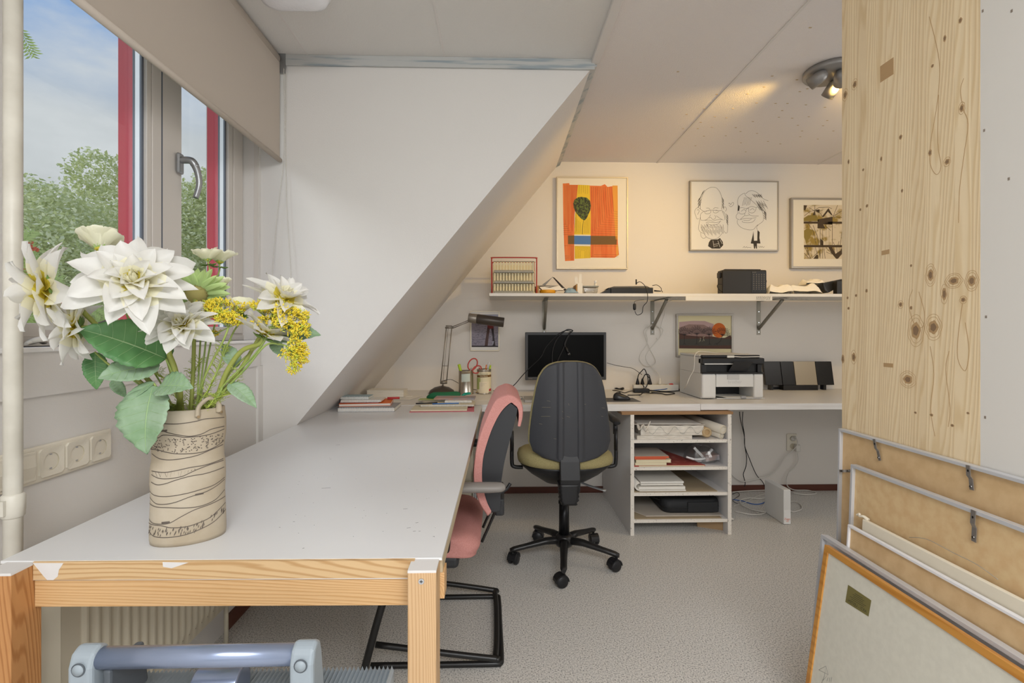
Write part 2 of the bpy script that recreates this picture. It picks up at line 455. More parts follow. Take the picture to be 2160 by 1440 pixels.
for a in ((1783,200,4,8),(1803,178,4,7),(1900,289,3,5),(2029,228,3.5,8),(1967,139,2.5,3.5),(1993,81,2.5,7),(2026,43,3,6),(1962,322,3,7),(1998,341,4,6),(1821,358,2,3),(1903,402,2,4),(1790,341,2,5),(1829,434,2.5,3.5),(1815,442,2,3),
          (1932,697,8,17),(1969,690,8,14),(2012,592,8,8),(2050,592,6,11),(1963,580,5,12),(2032,632,4,5),(1900,642,3.5,5),(1992,620,4,13),(1915,800,8,9),(1801,753,4,9),(1778,757,3,9),(1806,623,2.5,3),(1788,628,2,3),(1790,650,2.5,3),(1828,613,2.5,4),(1965,875,3,3),(2009,897,3,3),(2042,871,2.5,2.5),(1931,870,2.5,2.5),(1922,560,2,3),(1922,649,2.5,4),(1859,335,2,5)):
    knot(*a, kind=0 if a[2] > 3.4 else 1)
b.use('knot_mid')
for u, v, du, dv in ((1871, 148, 14, 8), (1874, 770, 10, 5), (1868, 532, 8, 3)):   # sawn branch marks
    p = P(u, v, X=1.10); q = P(u + du, v + dv, X=1.10); r_ = P(u - du, v - dv, X=1.10)
    b.box(1.0994, 1.0999, q.y, r_.y, q.z, r_.z)
b.use('grain_line')
for pts in ([(1960,35),(1974,90),(1982,140),(1979,200),(1970,260),(1963,300),(1962,345),(1975,368),(1985,350),(1978,300),(1980,200)],
            [(2033,165),(2026,190),(2032,230),(2042,262),(2033,330),(2024,400),(2022,470)],
            [(1925,610),(1917,640),(1927,680),(1946,690),(1950,660),(1938,615)],
            [(2002,740),(1995,780),(2004,860),(2000,900)],
            [(2030,640),(2022,700),(2020,755),(2036,782),(2044,740),(2036,680)],
            [(1962,730),(1970,790),(1963,860),(1972,920)]):
    b.ribbon([tuple(P(u, v, X=1.0996).yz) for u, v in pts], 0.0016, lambda y, z: (1.0996, y, z))
b.build('board', None, t)

# ------------------------------------------------------------------ window: two sashes
mat('glass', '#ffffff', 0.0, trans=1.0, spec=0.5, ior=1.45)
g = MATS['glass']; nt = g.node_tree
# thin clear pane: mostly straight through, with a faint reflection
nt.nodes.clear()
tr = N(nt, 'ShaderNodeBsdfTransparent'); tr.inputs[0].default_value = (0.95, 0.97, 0.97, 1)
gl = N(nt, 'ShaderNodeBsdfGlossy'); gl.inputs['Roughness'].default_value = 0.02
mxs = N(nt, 'ShaderNodeMixShader'); mxs.inputs[0].default_value = 0.04; L(nt, tr.outputs[0], mxs.inputs[1]); L(nt, gl.outputs[0], mxs.inputs[2])
om = N(nt, 'ShaderNodeOutputMaterial'); L(nt, mxs.outputs[0], om.inputs[0])
mat('clear_plastic', '#ffffff', 0.15)
nt = MATS['clear_plastic'].node_tree; nt.nodes.clear()
tr = N(nt, 'ShaderNodeBsdfTransparent'); tr.inputs[0].default_value = (0.93, 0.94, 0.95, 1)
gl = N(nt, 'ShaderNodeBsdfGlossy'); gl.inputs['Roughness'].default_value = 0.15
mxs = N(nt, 'ShaderNodeMixShader'); mxs.inputs[0].default_value = 0.22; L(nt, tr.outputs[0], mxs.inputs[1]); L(nt, gl.outputs[0], mxs.inputs[2])
om = N(nt, 'ShaderNodeOutputMaterial'); L(nt, mxs.outputs[0], om.inputs[0])
XF = -1.130
def sash(name, y0, y1, wl, wr, fixed):
    """frame with glass between y0..y1, stile widths wl, wr."""
    t = bpy.data.objects.new(name, None); C.objects.link(t); MW[t.name] = Matrix.Identity(4); t['kind'] = 'structure'
    za, zb = ZS + 0.022, ZT
    b = MB().use('frame_pvc')
    b.box(XF - 0.012, XF, y0, y0 + wl, za, zb)
    b.box(XF - 0.012, XF, y1 - wr, y1, za, zb)
    b.box(XF - 0.012, XF, y0 + wl, y1 - wr, za, za + 0.034)
    b.box(XF - 0.012, XF, y0 + wl, y1 - wr, zb - 0.05, zb)
    b.box(XF, XF + 0.005, y1 - wr * 0.72, y1 - wr * 0.1, za + 0.006, zb - 0.01)
    b.build('window_frame', None, t, bevel=0.002)
    if not fixed: MB().use('gasket').box(XF - 0.01, XF + 0.001, y0 - 0.005, y0 - 0.0003, za, zb).build('joint_gasket', None, t)
    ga, gb = y0 + wl - 0.004, y1 - wr - 0.008
    b = MB().use('gasket')
    b.box(XF - 0.018, XF - 0.012, gb, gb + 0.02, za + 0.03, zb); b.box(XF - 0.040, XF - 0.034, gb, gb + 0.02, za + 0.03, zb)
    b.box(XF - 0.018, XF - 0.012, ga - 0.01, ga, za + 0.03, zb)
    b.use('spacer').box(XF - 0.034, XF - 0.018, gb + 0.001, gb + 0.02, za + 0.03, zb)
    b.box(XF - 0.034, XF - 0.018, ga, gb, za + 0.022, za + 0.032)
    b.build('gasket_strip', None, t)
    b = MB().use('red_pvc')
    b.box(XF - 0.085, XF - 0.040, gb, gb + 0.05, za - 0.02, zb)
    b.box(XF - 0.085, XF - 0.040, ga - 0.05, ga - 0.003, za - 0.02, zb)
    b.box(XF - 0.085, XF - 0.040, ga, gb, za - 0.02, za + 0.02)
    b.build('outer_frame', None, t)
    b = MB().use('glass')
    b.box(XF - 0.0365, XF - 0.0345, ga - 0.002, gb, za + 0.02, zb)
    b.build('pane', None, t)
    return t
w1 = sash('window_1', YW0, 1.722, 0.05, 0.070, True)
w2 = sash('window_2', 1.727, YW1, 0.103, 0.118, False)
# handle of the right sash
b = MB().use('metal_grey')
hz, hy = P(373, 345, X=XF).z, P(373, 345, X=XF).y
b.cbox((XF + 0.011, hy, hz), (0.013, 0.030, 0.072))
o = b.build('handle_plate', None, w2, bevel=0.006, seg=3)
b = MB().use('metal_grey')
b.tube([(XF + 0.012, hy, hz + 0.012), (XF + 0.045, hy, hz + 0.012), (XF + 0.058, hy + 0.004, hz + 0.0), (XF + 0.066, hy + 0.012, hz - 0.03), (XF + 0.068, hy + 0.016, hz - 0.07), (XF + 0.060, hy + 0.008, hz - 0.118)], [0.012, 0.0125, 0.013, 0.011, 0.010, 0.009], 12, 6)
b.cyl((XF + 0.058, hy - 0.002, hz - 0.006), (XF + 0.074, hy + 0.004, hz - 0.006), 0.006, n=10)
b.build('handle', None, w2)
# sill and reveal trim
b = MB().use('white_gloss').box(XF - 0.02, XW + 0.016, YW0 - 0.04, YW1, ZS - 0.012, ZS)
struct(b, 'trim_4', bevel=0.003)
b = MB().use('frame_pvc')
b.box(XF - 0.03, XF + 0.004, YW0, YW1, ZS, ZS + 0.022)
b.box(XF - 0.03, XW - 0.03, 2.2622, 2.272, ZS, ZT)
b.box(XW - 0.020, XW - 0.002, YW1 - 0.004, YW1 + 0.002, ZS, ZT)
struct(b, 'trim_5')

# roller blind
t = thing('roller_blind', 'half-lowered beige roller blind hanging before the dormer window', 'blind', (-0.97, 1.6, ZC))
B(-0.969, -0.967, 1.10, 2.258, 1.925, 2.385, 'blind_fabric').build('fabric', None, t)
b = MB().use('blind_fabric').cyl((-0.968, 1.10, 1.925), (-0.968, 2.262, 1.925), 0.0105, n=12); b.build('bottom_bar', None, t)
b = MB().use('blind_fabric').cyl((-0.985, 1.10, 2.372), (-0.985, 2.25, 2.372), 0.024, n=20); b.build('roll', None, t)
mat('bead', '#d9d5cc', 0.4)
b = MB().use('bead')
def beads(pts, d=0.0062):
    pts = [Vector(p) for p in pts]; pts, _ = crom(pts, [0] * len(pts), 12)
    acc = 0; last = pts[0]
    for p in pts[1:]:
        seg = (p - last).length; 
        while acc + seg >= d:
            f = (d - acc) / seg; last = last.lerp(p, f); seg = (p - last).length; acc = 0
            b.ell(last, 0.0021, 6, 4)
        acc += seg; last = p
    b.tube(pts, 0.0007, 4, 0)
x0 = -0.948
zz = lambda v, y=2.262: P(590, v, Y=y).z
beads([(x0 - 0.003, 2.262, 2.335), (x0, 2.262, 2.1), (x0 - 0.004, 2.262, 1.92), (x0 - 0.03, 2.262, 1.70), (x0 - 0.050, 2.255, 1.42), (x0 - 0.035, 2.25, 1.33), (x0 + 0.02, 2.255, 1.34), (x0 + 0.028, 2.262, 1.42), (x0 + 0.010, 2.266, 1.70), (x0 + 0.004, 2.268, 1.92), (x0 + 0.004, 2.268, 2.335)])
b.build('chain', None, t)
mat('steel_dark', '#6f7276', 0.4, metal=0.7)
B(-1.0, -0.944, 2.262, 2.27, 2.315, 2.40, 'metal_grey').build('bracket', None, t)

# heating pipe
t = thing('heating_pipe', 'white painted vertical heating pipe with clamps beside the window', 'pipe', (-0.985, 1.05, 0))
b = MB().use('pipe_paint')
px, py = -0.990, 1.055
b.cyl((px, py, 0.0), (px, py, ZC), 0.0155, n=20)
b.build('pipe', None, t)
for k_, (za, zb, r_) in enumerate(((0.782, 0.832, 0.019), (0.545, 0.585, 0.0215), (0.49, 0.51, 0.021), (0.0, 0.49, 0.018))):
    b = MB().use('pipe_paint').lathe([(r_ - 0.004, za), (r_, za + 0.004), (r_, zb - 0.004), (r_ - 0.004, zb)], (px, py, 0)); 
    if k_ == 0:
        b.cbox((px + 0.0, py - 0.0, (za + zb) / 2), (0.008, 0.05, 0.03))
        b.use('steel_dark').cyl((px - 0.01, py - 0.012, 0.808), (XW - 0.001 + 0.012, py - 0.03, 0.808), 0.007, n=10)
    b.build('clamp' if k_ < 3 else 'pipe_sleeve', None, t)

# sockets on the left wall
t = thing('socket_strip', 'cream five-gang strip of switches and wall sockets beside the pipe', 'socket', (XW, 1.35, 0.93))
zc = 0.5 * (P(226, 903, X=XW).z + P(226, 969, X=XW).z)
ys = [P(u, 950, X=XW).y for u in (68, 127, 179, 226)]
pitch = (ys[3] - ys[0]) / 3
ye = ys[3]
b = MB().use('plastic_cream').box(XW, XW + 0.009, ye - 5 * pitch - 0.006, ye + 0.004, zc - 0.042, zc + 0.042)
b.build('back_frame', None, t, bevel=0.004)
mat('socket_inner', '#b9b09a', 0.5)
for k in range(5):
    yc = ye - (k + 0.5) * pitch
    if k < 3:
        b = MB().use('plastic_cream')
        n = 28; hw = 0.0335; ri = 0.0205
        sq = []; ci = []
        for j in range(n):
            a = 2 * PI * j / n; cx, cz = math.cos(a), math.sin(a)
            q = max(abs(cx), abs(cz)); sq.append((hw * cx / q, hw * cz / q)); ci.append((ri * cx, ri * cz))
        rings = [[(XW + 0.006, yc + y, zc + z) for y, z in sq], [(XW + 0.0135, yc + y * 0.97, zc + z * 0.97) for y, z in sq], [(XW + 0.0115, yc + y, zc + z) for y, z in ci]]
        b.ring_loft(rings, False, False, False)
        b.build('socket_plate', None, t)
        b = MB().use('socket_inner')
        b.ring_loft([[(XW + 0.0115, yc + y, zc + z) for y, z in ci], [(XW + 0.001, yc + y * 0.93, zc + z * 0.93) for y, z in ci]], False, True, True)
        b.use('plastic_dark')
        for s in (-1, 1): b.cyl((XW + 0.001, yc + s * 0.0095, zc), (XW + 0.0025, yc + s * 0.0095, zc), 0.0026, n=10)
        b.use('chrome')
        for s in (-1, 1): b.cbox((XW + 0.006, yc, zc + s * 0.0165), (0.008, 0.006, 0.003))
        b.build('socket_well', None, t)
    else:
        b = MB().use('plastic_cream').box(XW + 0.006, XW + 0.013, yc - 0.0335, yc + 0.0335, zc - 0.0335, zc + 0.0335); b.build('switch_surround', None, t, bevel=0.002)
        b = MB().use('plastic_cream').poly([(XW + 0.013, yc - 0.027, zc - 0.027), (XW + 0.014, yc - 0.027, zc + 0.027), (XW + 0.0185, yc - 0.027, zc + 0.0), ], (0, 0.054, 0)); b.build('switch_rocker', None, t)

# radiator
mat('radiator_paint', '#c9c1ad', 0.45)
mat('radiator_dots', '#8a8270', 0.6)
t = thing('radiator', 'cream ribbed panel radiator under the table, fixed below the window', 'radiator', (-1.0, 1.5, 0.15))
y0, y1, zb_, zt_ = 1.15, 1.93, 0.178, 0.66
def rad(uu, vv):
    y = y0 + (y1 - y0) * uu
    ph = (y - y0 - 0.05) / 0.0333
    rib = 0.5 - 0.5 * math.cos(2 * PI * ph) if 0.05 < y - y0 < y1 - y0 - 0.05 else 0
    rib = min(1, max(0, (rib - 0.3) * 2.4)) * (0.007 if 0.06 < vv < 0.94 else 0)
    return (-0.975 + rib, y, zb_ + (zt_ - zb_) * vv)
b = MB().use('radiator_paint')
b.grid(rad, 220, 20, True)
b.box(-1.03, -0.9755, y0, y1, zb_, zt_)
b.use('radiator_dots')
for k in range(22):
    y = y0 + 0.066 + k * 0.0333
    b.cyl((-0.9745, y, zb_ + 0.030), (-0.9735, y, zb_ + 0.030), 0.0035, n=8)
b.build('radiator_panel', None, t)
b = MB().use('radiator_paint').cyl((-1.0, y0 + 0.06, zb_), (-1.0, y0 + 0.06, 0.0), 0.008, n=10)
b.build('supply_pipe', None, t)
MB().use('radiator_paint').cyl((-1.0, y1 - 0.05, zb_), (-1.0, y1 - 0.05, 0.0), 0.008, n=10).build('supply_pipe', None, t)

# ceiling lamp of the dormer
mat('opal', '#eeeef2', 0.25, bump=0.3, bscale=90)
t = thing('ceiling_lamp', 'white opal glass lamp flat on the dormer ceiling', 'lamp', (-0.73, 1.72, ZC))
def rsq(c, hw, hy, r, z, n=8):
    pts = []
    for q, (sx, sy) in enumerate(((1, 1), (-1, 1), (-1, -1), (1, -1))):
        for j in range(n + 1):
            a = (q + j / n) * PI / 2
            pts.append((c[0] + sx * (hw - r) + r * math.cos(a), c[1] + sy * (hy - r) + r * math.sin(a), z))
    return pts
b = MB().use('white_gloss').ring_loft([rsq((-0.73, 1.76), 0.125, 0.125, 0.04, ZC - 0.001), rsq((-0.73, 1.76), 0.125, 0.125, 0.04, ZC - 0.018)]); b.build('lamp_base', None, t)
b = MB().use('opal').ring_loft([rsq((-0.73, 1.76), 0.118, 0.118, 0.045, ZC - 0.018), rsq((-0.73, 1.76), 0.122, 0.122, 0.05, ZC - 0.035), rsq((-0.73, 1.76), 0.112, 0.112, 0.05, ZC - 0.058), rsq((-0.73, 1.76), 0.09, 0.09, 0.045, ZC - 0.070), rsq((-0.73, 1.76), 0.04, 0.04, 0.03, ZC - 0.075)]); b.build('lamp_glass', None, t)

# spot lamp
mat('spot_grey', '#9a9896', 0.38, metal=0.55)
mat('bulb', '#ffd9a0', 0.4, emit='#ffdf9e', estr=9.0)
LX, LY = 1.575, 2.33
t = thing('spot_lamp', 'grey ceiling spot lamp with several barrel heads beside the pine board', 'lamp', (LX, LY, ZC))
MB().use('spot_grey').lathe([(0.115, -0.001), (0.12, -0.004), (0.12, -0.020), (0.114, -0.027), (0.0, -0.027)], (LX, LY, ZC), n=48).build('ceiling_plate', None, t)
WARM = (1.0, 0.63, 0.17)
def head(dx, dy, d, en, sz=100, bl=0.5):
    d = Vector(d).normalized(); base = Vector((LX + dx, LY + dy, ZC - 0.05))
    b = MB().use('spot_grey')
    b.cyl((LX + dx, LY + dy, ZC - 0.026), base, 0.010, n=12)
    r = 0.028; n = 24
    prof = [(0.0, -0.030), (0.012, -0.028), (0.022, -0.020), (0.028, -0.006), (0.029, 0.01), (0.029, 0.052), (0.0265, 0.052), (0.0265, 0.030)]
    q = Vector((0, 0, 1)).rotation_difference(d).to_matrix()
    rings = [[tuple(base + q @ Vector((rr_ * math.cos(2 * PI * j / n), rr_ * math.sin(2 * PI * j / n), h))) for j in range(n)] for rr_, h in [(max(a, 1e-4), c) for a, c in prof]]
    b.ring_loft(rings, True, False, True)
    hd = b.build('spot_head', None, t)
    b = MB().use('bulb').ell(base + d * 0.030, (0.018, 0.018, 0.012), 14, 8, q); b.build('bulb', None, hd)
    lo = light('spot_light', 'SPOT', base + d * 0.058, en, WARM, target=base + d * 2, spot_size=R(sz), spot_blend=bl, shadow_soft_size=0.018)
    return hd
head(-0.075, -0.035, (-0.70, 1.0, -0.50), 34, 96, 1.0)
head(0.015, -0.045, (0.62, 1.0, -0.34), 34, 96, 1.0)
head(0.05, 0.055, (-0.25, 0.8, -0.80), 14, 115, 1.0)
# ------------------------------------------------------------------ outdoors
mat('ground_grass', '#6d8a4a', 0.9, col2='#4f6c38', vscale=1.5)
struct(B(-80, -1.9, -40, 80, -3.3, -3.2, 'ground_grass'), 'ground')
mat('leaf_a', '#ccd294', 0.5, col2='#a9b570', vscale=0.9); mat('leaf_b', '#eaecc4', 0.5); mat('bark', '#5a4c3e', 0.9)  # pale leaf tones: the washed-out outdoor haze is put into the colour
mat('leaf_rowan', '#b9cc78', 0.5); mat('berry_orange', '#e0612a', 0.4)
for k_ in ('leaf_a', 'leaf_b', 'leaf_rowan'):
    nt = MATS[k_].node_tree; pb = nt.nodes['Principled BSDF']; om = [q for q in nt.nodes if q.type == 'OUTPUT_MATERIAL'][0]
    tl = N(nt, 'ShaderNodeBsdfTranslucent'); tl.inputs[0].default_value = pb.inputs['Base Color'].default_value
    ms = N(nt, 'ShaderNodeMixShader'); ms.inputs[0].default_value = 0.45
    L(nt, pb.outputs[0], ms.inputs[1]); L(nt, tl.outputs[0], ms.inputs[2]); L(nt, ms.outputs[0], om.inputs[0])
def crown(blobs, nleaf, size, seed, mats_=('leaf_a', 'leaf_b')):
    rr = random.Random(seed); b = MB()
    tot = sum(r ** 2 for *_, r in blobs)
    for (x, y, z, r) in blobs:
        for _ in range(int(nleaf * r * r / tot)):
            d = Vector((rr.gauss(0, 1), rr.gauss(0, 1), rr.gauss(0, 1))).normalized()
            q = r * (rr.uniform(0.5, 1.03) ** 0.8 + 0.22 * noise.noise(d * 3.2 + Vector((x, y, z))) + 0.10 * noise.noise(d * 9 + Vector((y, x, z))))
            c = Vector((x, y, z)) + Vector((d.x, d.y, d.z * 0.85)) * q
            u = Vector((rr.gauss(0, 1), rr.gauss(0, 1), rr.gauss(0, 0.7))).normalized(); v = u.orthogonal().normalized()
            s = size * rr.uniform(0.6, 1.3)
            b.use(mats_[0] if rr.random() < 0.62 else mats_[1])
            b.add([c - u * s, c + v * s * 0.5, c + u * s, c - v * s * 0.5], [(0, 1, 2, 3)], False)
    return b
def tree(label, x, y, blobs, trunk, n, size, seed):
    t = thing('garden_tree', label, 'tree', (x, y, -3.2), 0, 'trees outside the window')
    MB().use('bark').tube([(x, y, -3.2), (x + 0.1, y, -1), (x, y + 0.1, trunk)], [0.2, 0.14, 0.06], 10).build('trunk', None, t)
    crown([(x + a, y + c, d, r) for a, c, d, r in blobs], n, size, seed).build('crown', None, t)
tree('bushy green tree outside the left pane, nearest the grey pipe', -9.0, 9.8, [(0, 0, 2.1, 1.9), (0.6, -0.9, 0.6, 1.9), (-0.5, 0.8, 3.4, 1.1), (0.2, 0, -0.7, 2.0)], 2.5, 44000, 0.05, 1)
tree('broad green tree outside with pointed top behind the big white flower', -10.0, 12.3, [(0, 0, 3.0, 2.0), (0.3, 0.2, 5.0, 0.7), (-0.8, 1.0, 1.4, 2.2), (0.8, -0.8, 1.0, 2.1), (0, 0, -0.8, 2.2)], 3, 52000, 0.052, 2)
tree('green tree outside seen on both sides of the first red frame strip', -10.5, 15.5, [(0, 0, 3.4, 2.3), (0.6, 0.6, 5.0, 1.1), (0.3, -1.2, 1.2, 2.3), (0, 0.5, -0.6, 2.4)], 3, 46000, 0.06, 3)
tree('green tree outside seen through the pane with the handle', -9.5, 17.0, [(0, 0, 3.8, 2.2), (0.4, -0.4, 5.8, 0.8), (0.5, 1.0, 1.4, 2.3), (0, 0, -0.5, 2.3)], 3, 46000, 0.06, 4)
# rowan close to the window, with orange berries
t = thing('rowan_branch', 'rowan with feathery leaves and orange berries just outside the window', 'tree', (-2.6, 2.3, -3.2))
b = MB().use('bark').tube([(-2.75, 2.25, -3.2), (-2.7, 2.3, -1), (-2.65, 2.35, 0.4), (-2.55, 2.45, 1.25)], [0.06, 0.05, 0.03, 0.012], 8)
b.tube([(-2.65, 2.35, 0.6), (-2.45, 2.9, 1.1), (-2.4, 3.2, 1.25)], [0.02, 0.01, 0.005], 6); b.build('trunk', None, t)
rr = random.Random(5); b = MB().use('leaf_rowan')
def pinnate(b, o, d, ln, n=9, w=0.006):
    d = Vector(d).normalized(); sd = d.cross(Vector((0.3, -0.8, 0.5))).normalized()
    b.tube([o, Vector(o) + d * ln], 0.0012, 4, 0)
    for i in range(n):
        p = Vector(o) + d * ln * (i + 1) / n
        for s in (-1, 1):
            e = (sd * s + d * 0.45).normalized(); q = p + e * ln * 0.32; m_ = p + e * ln * 0.16; n_ = d * w * 1.2
            b.add([p, m_ + n_, q, m_ - n_], [(0, 1, 2, 3)], False)
for _ in range(95):
    u, v = rr.uniform(-20, 115), rr.uniform(505, 690)
    if v < 560 and u > 85: continue
    o = P(u, v, X=-2.4 - rr.uniform(0, 0.4)); pinnate(b, o, (rr.gauss(0, 0.4), rr.gauss(0, 0.6), rr.choice((-1, -0.6, 0.7))), rr.uniform(0.10, 0.16))
for _ in range(22):
    o = P(rr.uniform(105, 215), rr.uniform(600, 690), X=-2.5); pinnate(b, o, (rr.gauss(0, 0.4), rr.gauss(0, 0.6), -0.8), rr.uniform(0.10, 0.14))
b.build('leaves', None, t)
b = MB().use('berry_orange')
for (u, v) in ((62, 515), (70, 522), (78, 527), (60, 570), (80, 580), (115, 645), (122, 650), (128, 655), (135, 648), (118, 668), (112, 640), (133, 642)):
    for _ in range(4):
        b.ell(P(u + rr.gauss(0, 3), v + rr.gauss(0, 3), X=-2.4), 0.008, 6, 4)
b.build('berries', None, t)
t = thing('rowan_twig', 'hanging feathery twig high at the left edge of the window view', 'twig', (-2.5, 2.4, 3.0))
b = MB().use('leaf_rowan')
for (u0, v0, u1, v1, n) in ((38, 58, 74, 112, 9), (44, 66, 66, 118, 8), (30, 50, 60, 80, 7)):
    o = P(u0, v0, X=-2.5); e_ = P(u1, v1, X=-2.5); pinnate(b, o, e_ - o, (e_ - o).length, n, 0.004)
b.use('bark').tube([P(-60, -20, X=-2.5), P(10, 20, X=-2.5), P(44, 66, X=-2.5)], 0.004, 6)
tag(b.build('leaves', None, t), None, None)

# ------------------------------------------------------------------ near table
wood('pine_rail', '#cfa878', '#bf9460', 'X', freq=75, rough=0.5, knots=2.4, knot='#80502a', contrast=0.5)
wood('pine_edge', '#ccac80', '#b58f60', 'X', freq=45, rough=0.7, knots=4.5, knot='#84603c', contrast=0.6, wobble=2.4)
wood('pine_post', '#cdab82', '#bd986c', 'Z', freq=80, rough=0.6, knots=0, contrast=0.5)
mat('table_paint', '#dcdcdc', 0.28, bump=0.02, bscale=30)
mat('old_paint', '#d6d3d0', 0.6, bump=0.1, bscale=80)
mat('scratch', '#6f6f72', 0.6)
mat('table_side', '#c9bda4', 0.6, col2='#b7a587', vscale=20, stretch=(1, 0.1, 1))
TZ = 0.745
t = thing('painted_table', 'long white painted table with peeling pine edge along the window wall', 'table', (-0.5, 1.9, 0))
b = MB().use('table_paint').poly([(-0.903, 0.939, TZ - 0.005), (-0.103, 0.93, TZ - 0.005), (-0.09, 2.866, TZ - 0.005), (-0.903, 2.866, TZ - 0.005)], (0, 0, 0.005))
b.use('table_side').poly([(-0.903, 0.954, TZ - 0.034), (-0.1035, 0.945, TZ - 0.034), (-0.0905, 2.866, TZ - 0.034), (-0.903, 2.866, TZ - 0.034)], (0, 0, 0.029))
b.use('scratch')
rr = random.Random(11)
for u, v, l_, a in ((688, 1029, 18, 0.15), (855, 1073, 9, 0.1), (862, 1113, 8, 0.4), (874, 1120, 6, 0.3), (880, 1102, 5, 0.7), (640, 1156, 4, 0.8), (713, 938, 8, 0.3), (697, 968, 4, 0), (885, 1120, 4, 0.2), (915, 1131, 4, 0.4), (620, 1100, 4, 0), (590, 1112, 3, 0)):
    p = P(u, v, Z=TZ); b.cbox((p.x, p.y, TZ + 0.0001), (l_ * p.y / F, 0.0012, 0.0004), Matrix.Rotation(a, 3, 'Z'))
for _ in range(40):
    p = P(rr.uniform(600, 930), rr.uniform(950, 1165), Z=TZ)
    if -0.9 < p.x < -0.12: b.cbox((p.x, p.y, TZ + 0.0001), (0.0012, 0.0014, 0.0004))
b.build('tabletop', None, t)
YE = lambda x: 0.921 + 0.014 * (-0.152 - x) / 0.69
b = MB().use('pine_edge').poly([(-0.842, YE(-0.842), TZ - 0.034), (-0.152, YE(-0.152), TZ - 0.034), (-0.152, 0.9445, TZ - 0.034), (-0.842, 0.961, TZ - 0.034)], (0, 0, 0.0332))
b.use('old_paint')
fn = lambda x, z: (x, 0.9207, z)
def patch(pts, y=0.9207):
    q = []
    for u, v in pts:
        p = P(u, v, Y=y); p = P(u, v, Y=YE(p.x)); q.append((p.x, YE(p.x) - 0.0003, max(TZ - 0.0338, p.z)))
    b.face(q)
patch([(69, 1187), (80, 1200), (92, 1215), (100, 1226), (112, 1226), (122, 1215), (124, 1202), (134, 1187)])
patch([(343, 1185), (344, 1195), (362, 1198), (380, 1192), (398, 1186)])
patch([(21, 1223.5), (21, 1227), (868, 1221), (868, 1218.5)])
b.build('edge_board', None, t)
struct_ = None
def post(x0, x1, y0, y1, name='leg'):
    b = MB().use('pine_post').box(x0, x1, y0, y1, 0, TZ - 0.006)
    o = b.build(name, None, t, bevel=0.0015)
    b = MB().use('old_paint').box(x0, x1, y0, y1, TZ - 0.0065, TZ - 0.002); b.build('leg_top', None, o)
    return o
p1 = post(-0.158, -0.108, 0.885, 0.944)
b = MB().use('chrome').cyl((-0.134, 0.8855, TZ - 0.021), (-0.134, 0.8835, TZ - 0.021), 0.0055, 0.005, 16)
b.use('plastic_dark').cbox((-0.134, 0.8834, TZ - 0.021), (0.0055, 0.0006, 0.0012)).cbox((-0.134, 0.8834, TZ - 0.021), (0.0012, 0.0006, 0.0055))
b.build('screw', None, p1)
MATS['pine_post2'] = MATS['pine_post']
wood('pine_post_left', '#b98450', '#a26c3a', 'Z', freq=70, rough=0.6, knots=5, knot='#5a341c', contrast=0.5)
b = MB().use('pine_post_left').box(-0.892, -0.8425, 0.894, 0.953, 0, TZ - 0.006); o = b.build('leg', None, t, bevel=0.0015)
B(-0.892, -0.8425, 0.894, 0.953, TZ - 0.0065, TZ - 0.002, 'old_paint').build('leg_top', None, o)
for x in (-0.89, -0.34):
    B(x, x + 0.045, 2.80, 2.845, 0, TZ - 0.08, 'pine_post').build('leg', None, t)
MB().use('pine_rail').poly([(-0.842, 0.938, TZ - 0.084), (-0.158, 0.924, TZ - 0.084), (-0.158, 0.944, TZ - 0.084), (-0.842, 0.962, TZ - 0.084)], (0, 0, 0.0485)).build('front_rail', None, t, bevel=0.001)
wood('pine_rail_y', '#cfa878', '#bf9460', 'Y', freq=75, rough=0.5, knots=2.4, knot='#80502a', contrast=0.5)
B(-0.125, -0.100, 0.9445, 0.985, TZ - 0.083, TZ - 0.0345, 'pine_rail_y').build('side_rail', None, t)
B(-0.890, -0.868, 0.9445, 2.80, TZ - 0.083, TZ - 0.0345, 'pine_rail_y').build('side_rail', None, t)

# ------------------------------------------------------------------ desk along the back wall
mat('desk_paint', '#dcd8d2', 0.4, bump=0.02, bscale=40)
mat('desk_edge', '#e4e2df', 0.55, bump=0.12, bscale=25, col2='#d5d1cd', vscale=14, stretch=(0.2, 1, 3))
YD = 2.89
xs = P(1478, 850, Y=YD).x
t = thing('corner_desktop', 'white desktop slab along the back wall under the monitor', 'desktop', (0.3, 3.25, TZ - 0.04))
b = MB().use('desk_paint').box(-0.862, xs - 0.001, YD + 0.002, YB - 0.001, TZ - 0.04, TZ)
b.use('desk_edge').box(-0.862, xs - 0.001, YD, YD + 0.002, TZ - 0.04, TZ); b.build('slab', None, t, bevel=0.0015)
t = thing('corner_desktop', 'white desktop slab under the printer, right of the seam', 'desktop', (1.9, 3.25, TZ - 0.035))
b = MB().use('desk_paint').box(xs + 0.001, 2.98, YD + 0.002, YB - 0.001, TZ - 0.036, TZ)
b.use('desk_edge').box(xs + 0.001, 2.98, YD, YD + 0.002, TZ - 0.036, TZ); b.build('slab', None, t, bevel=0.0015)

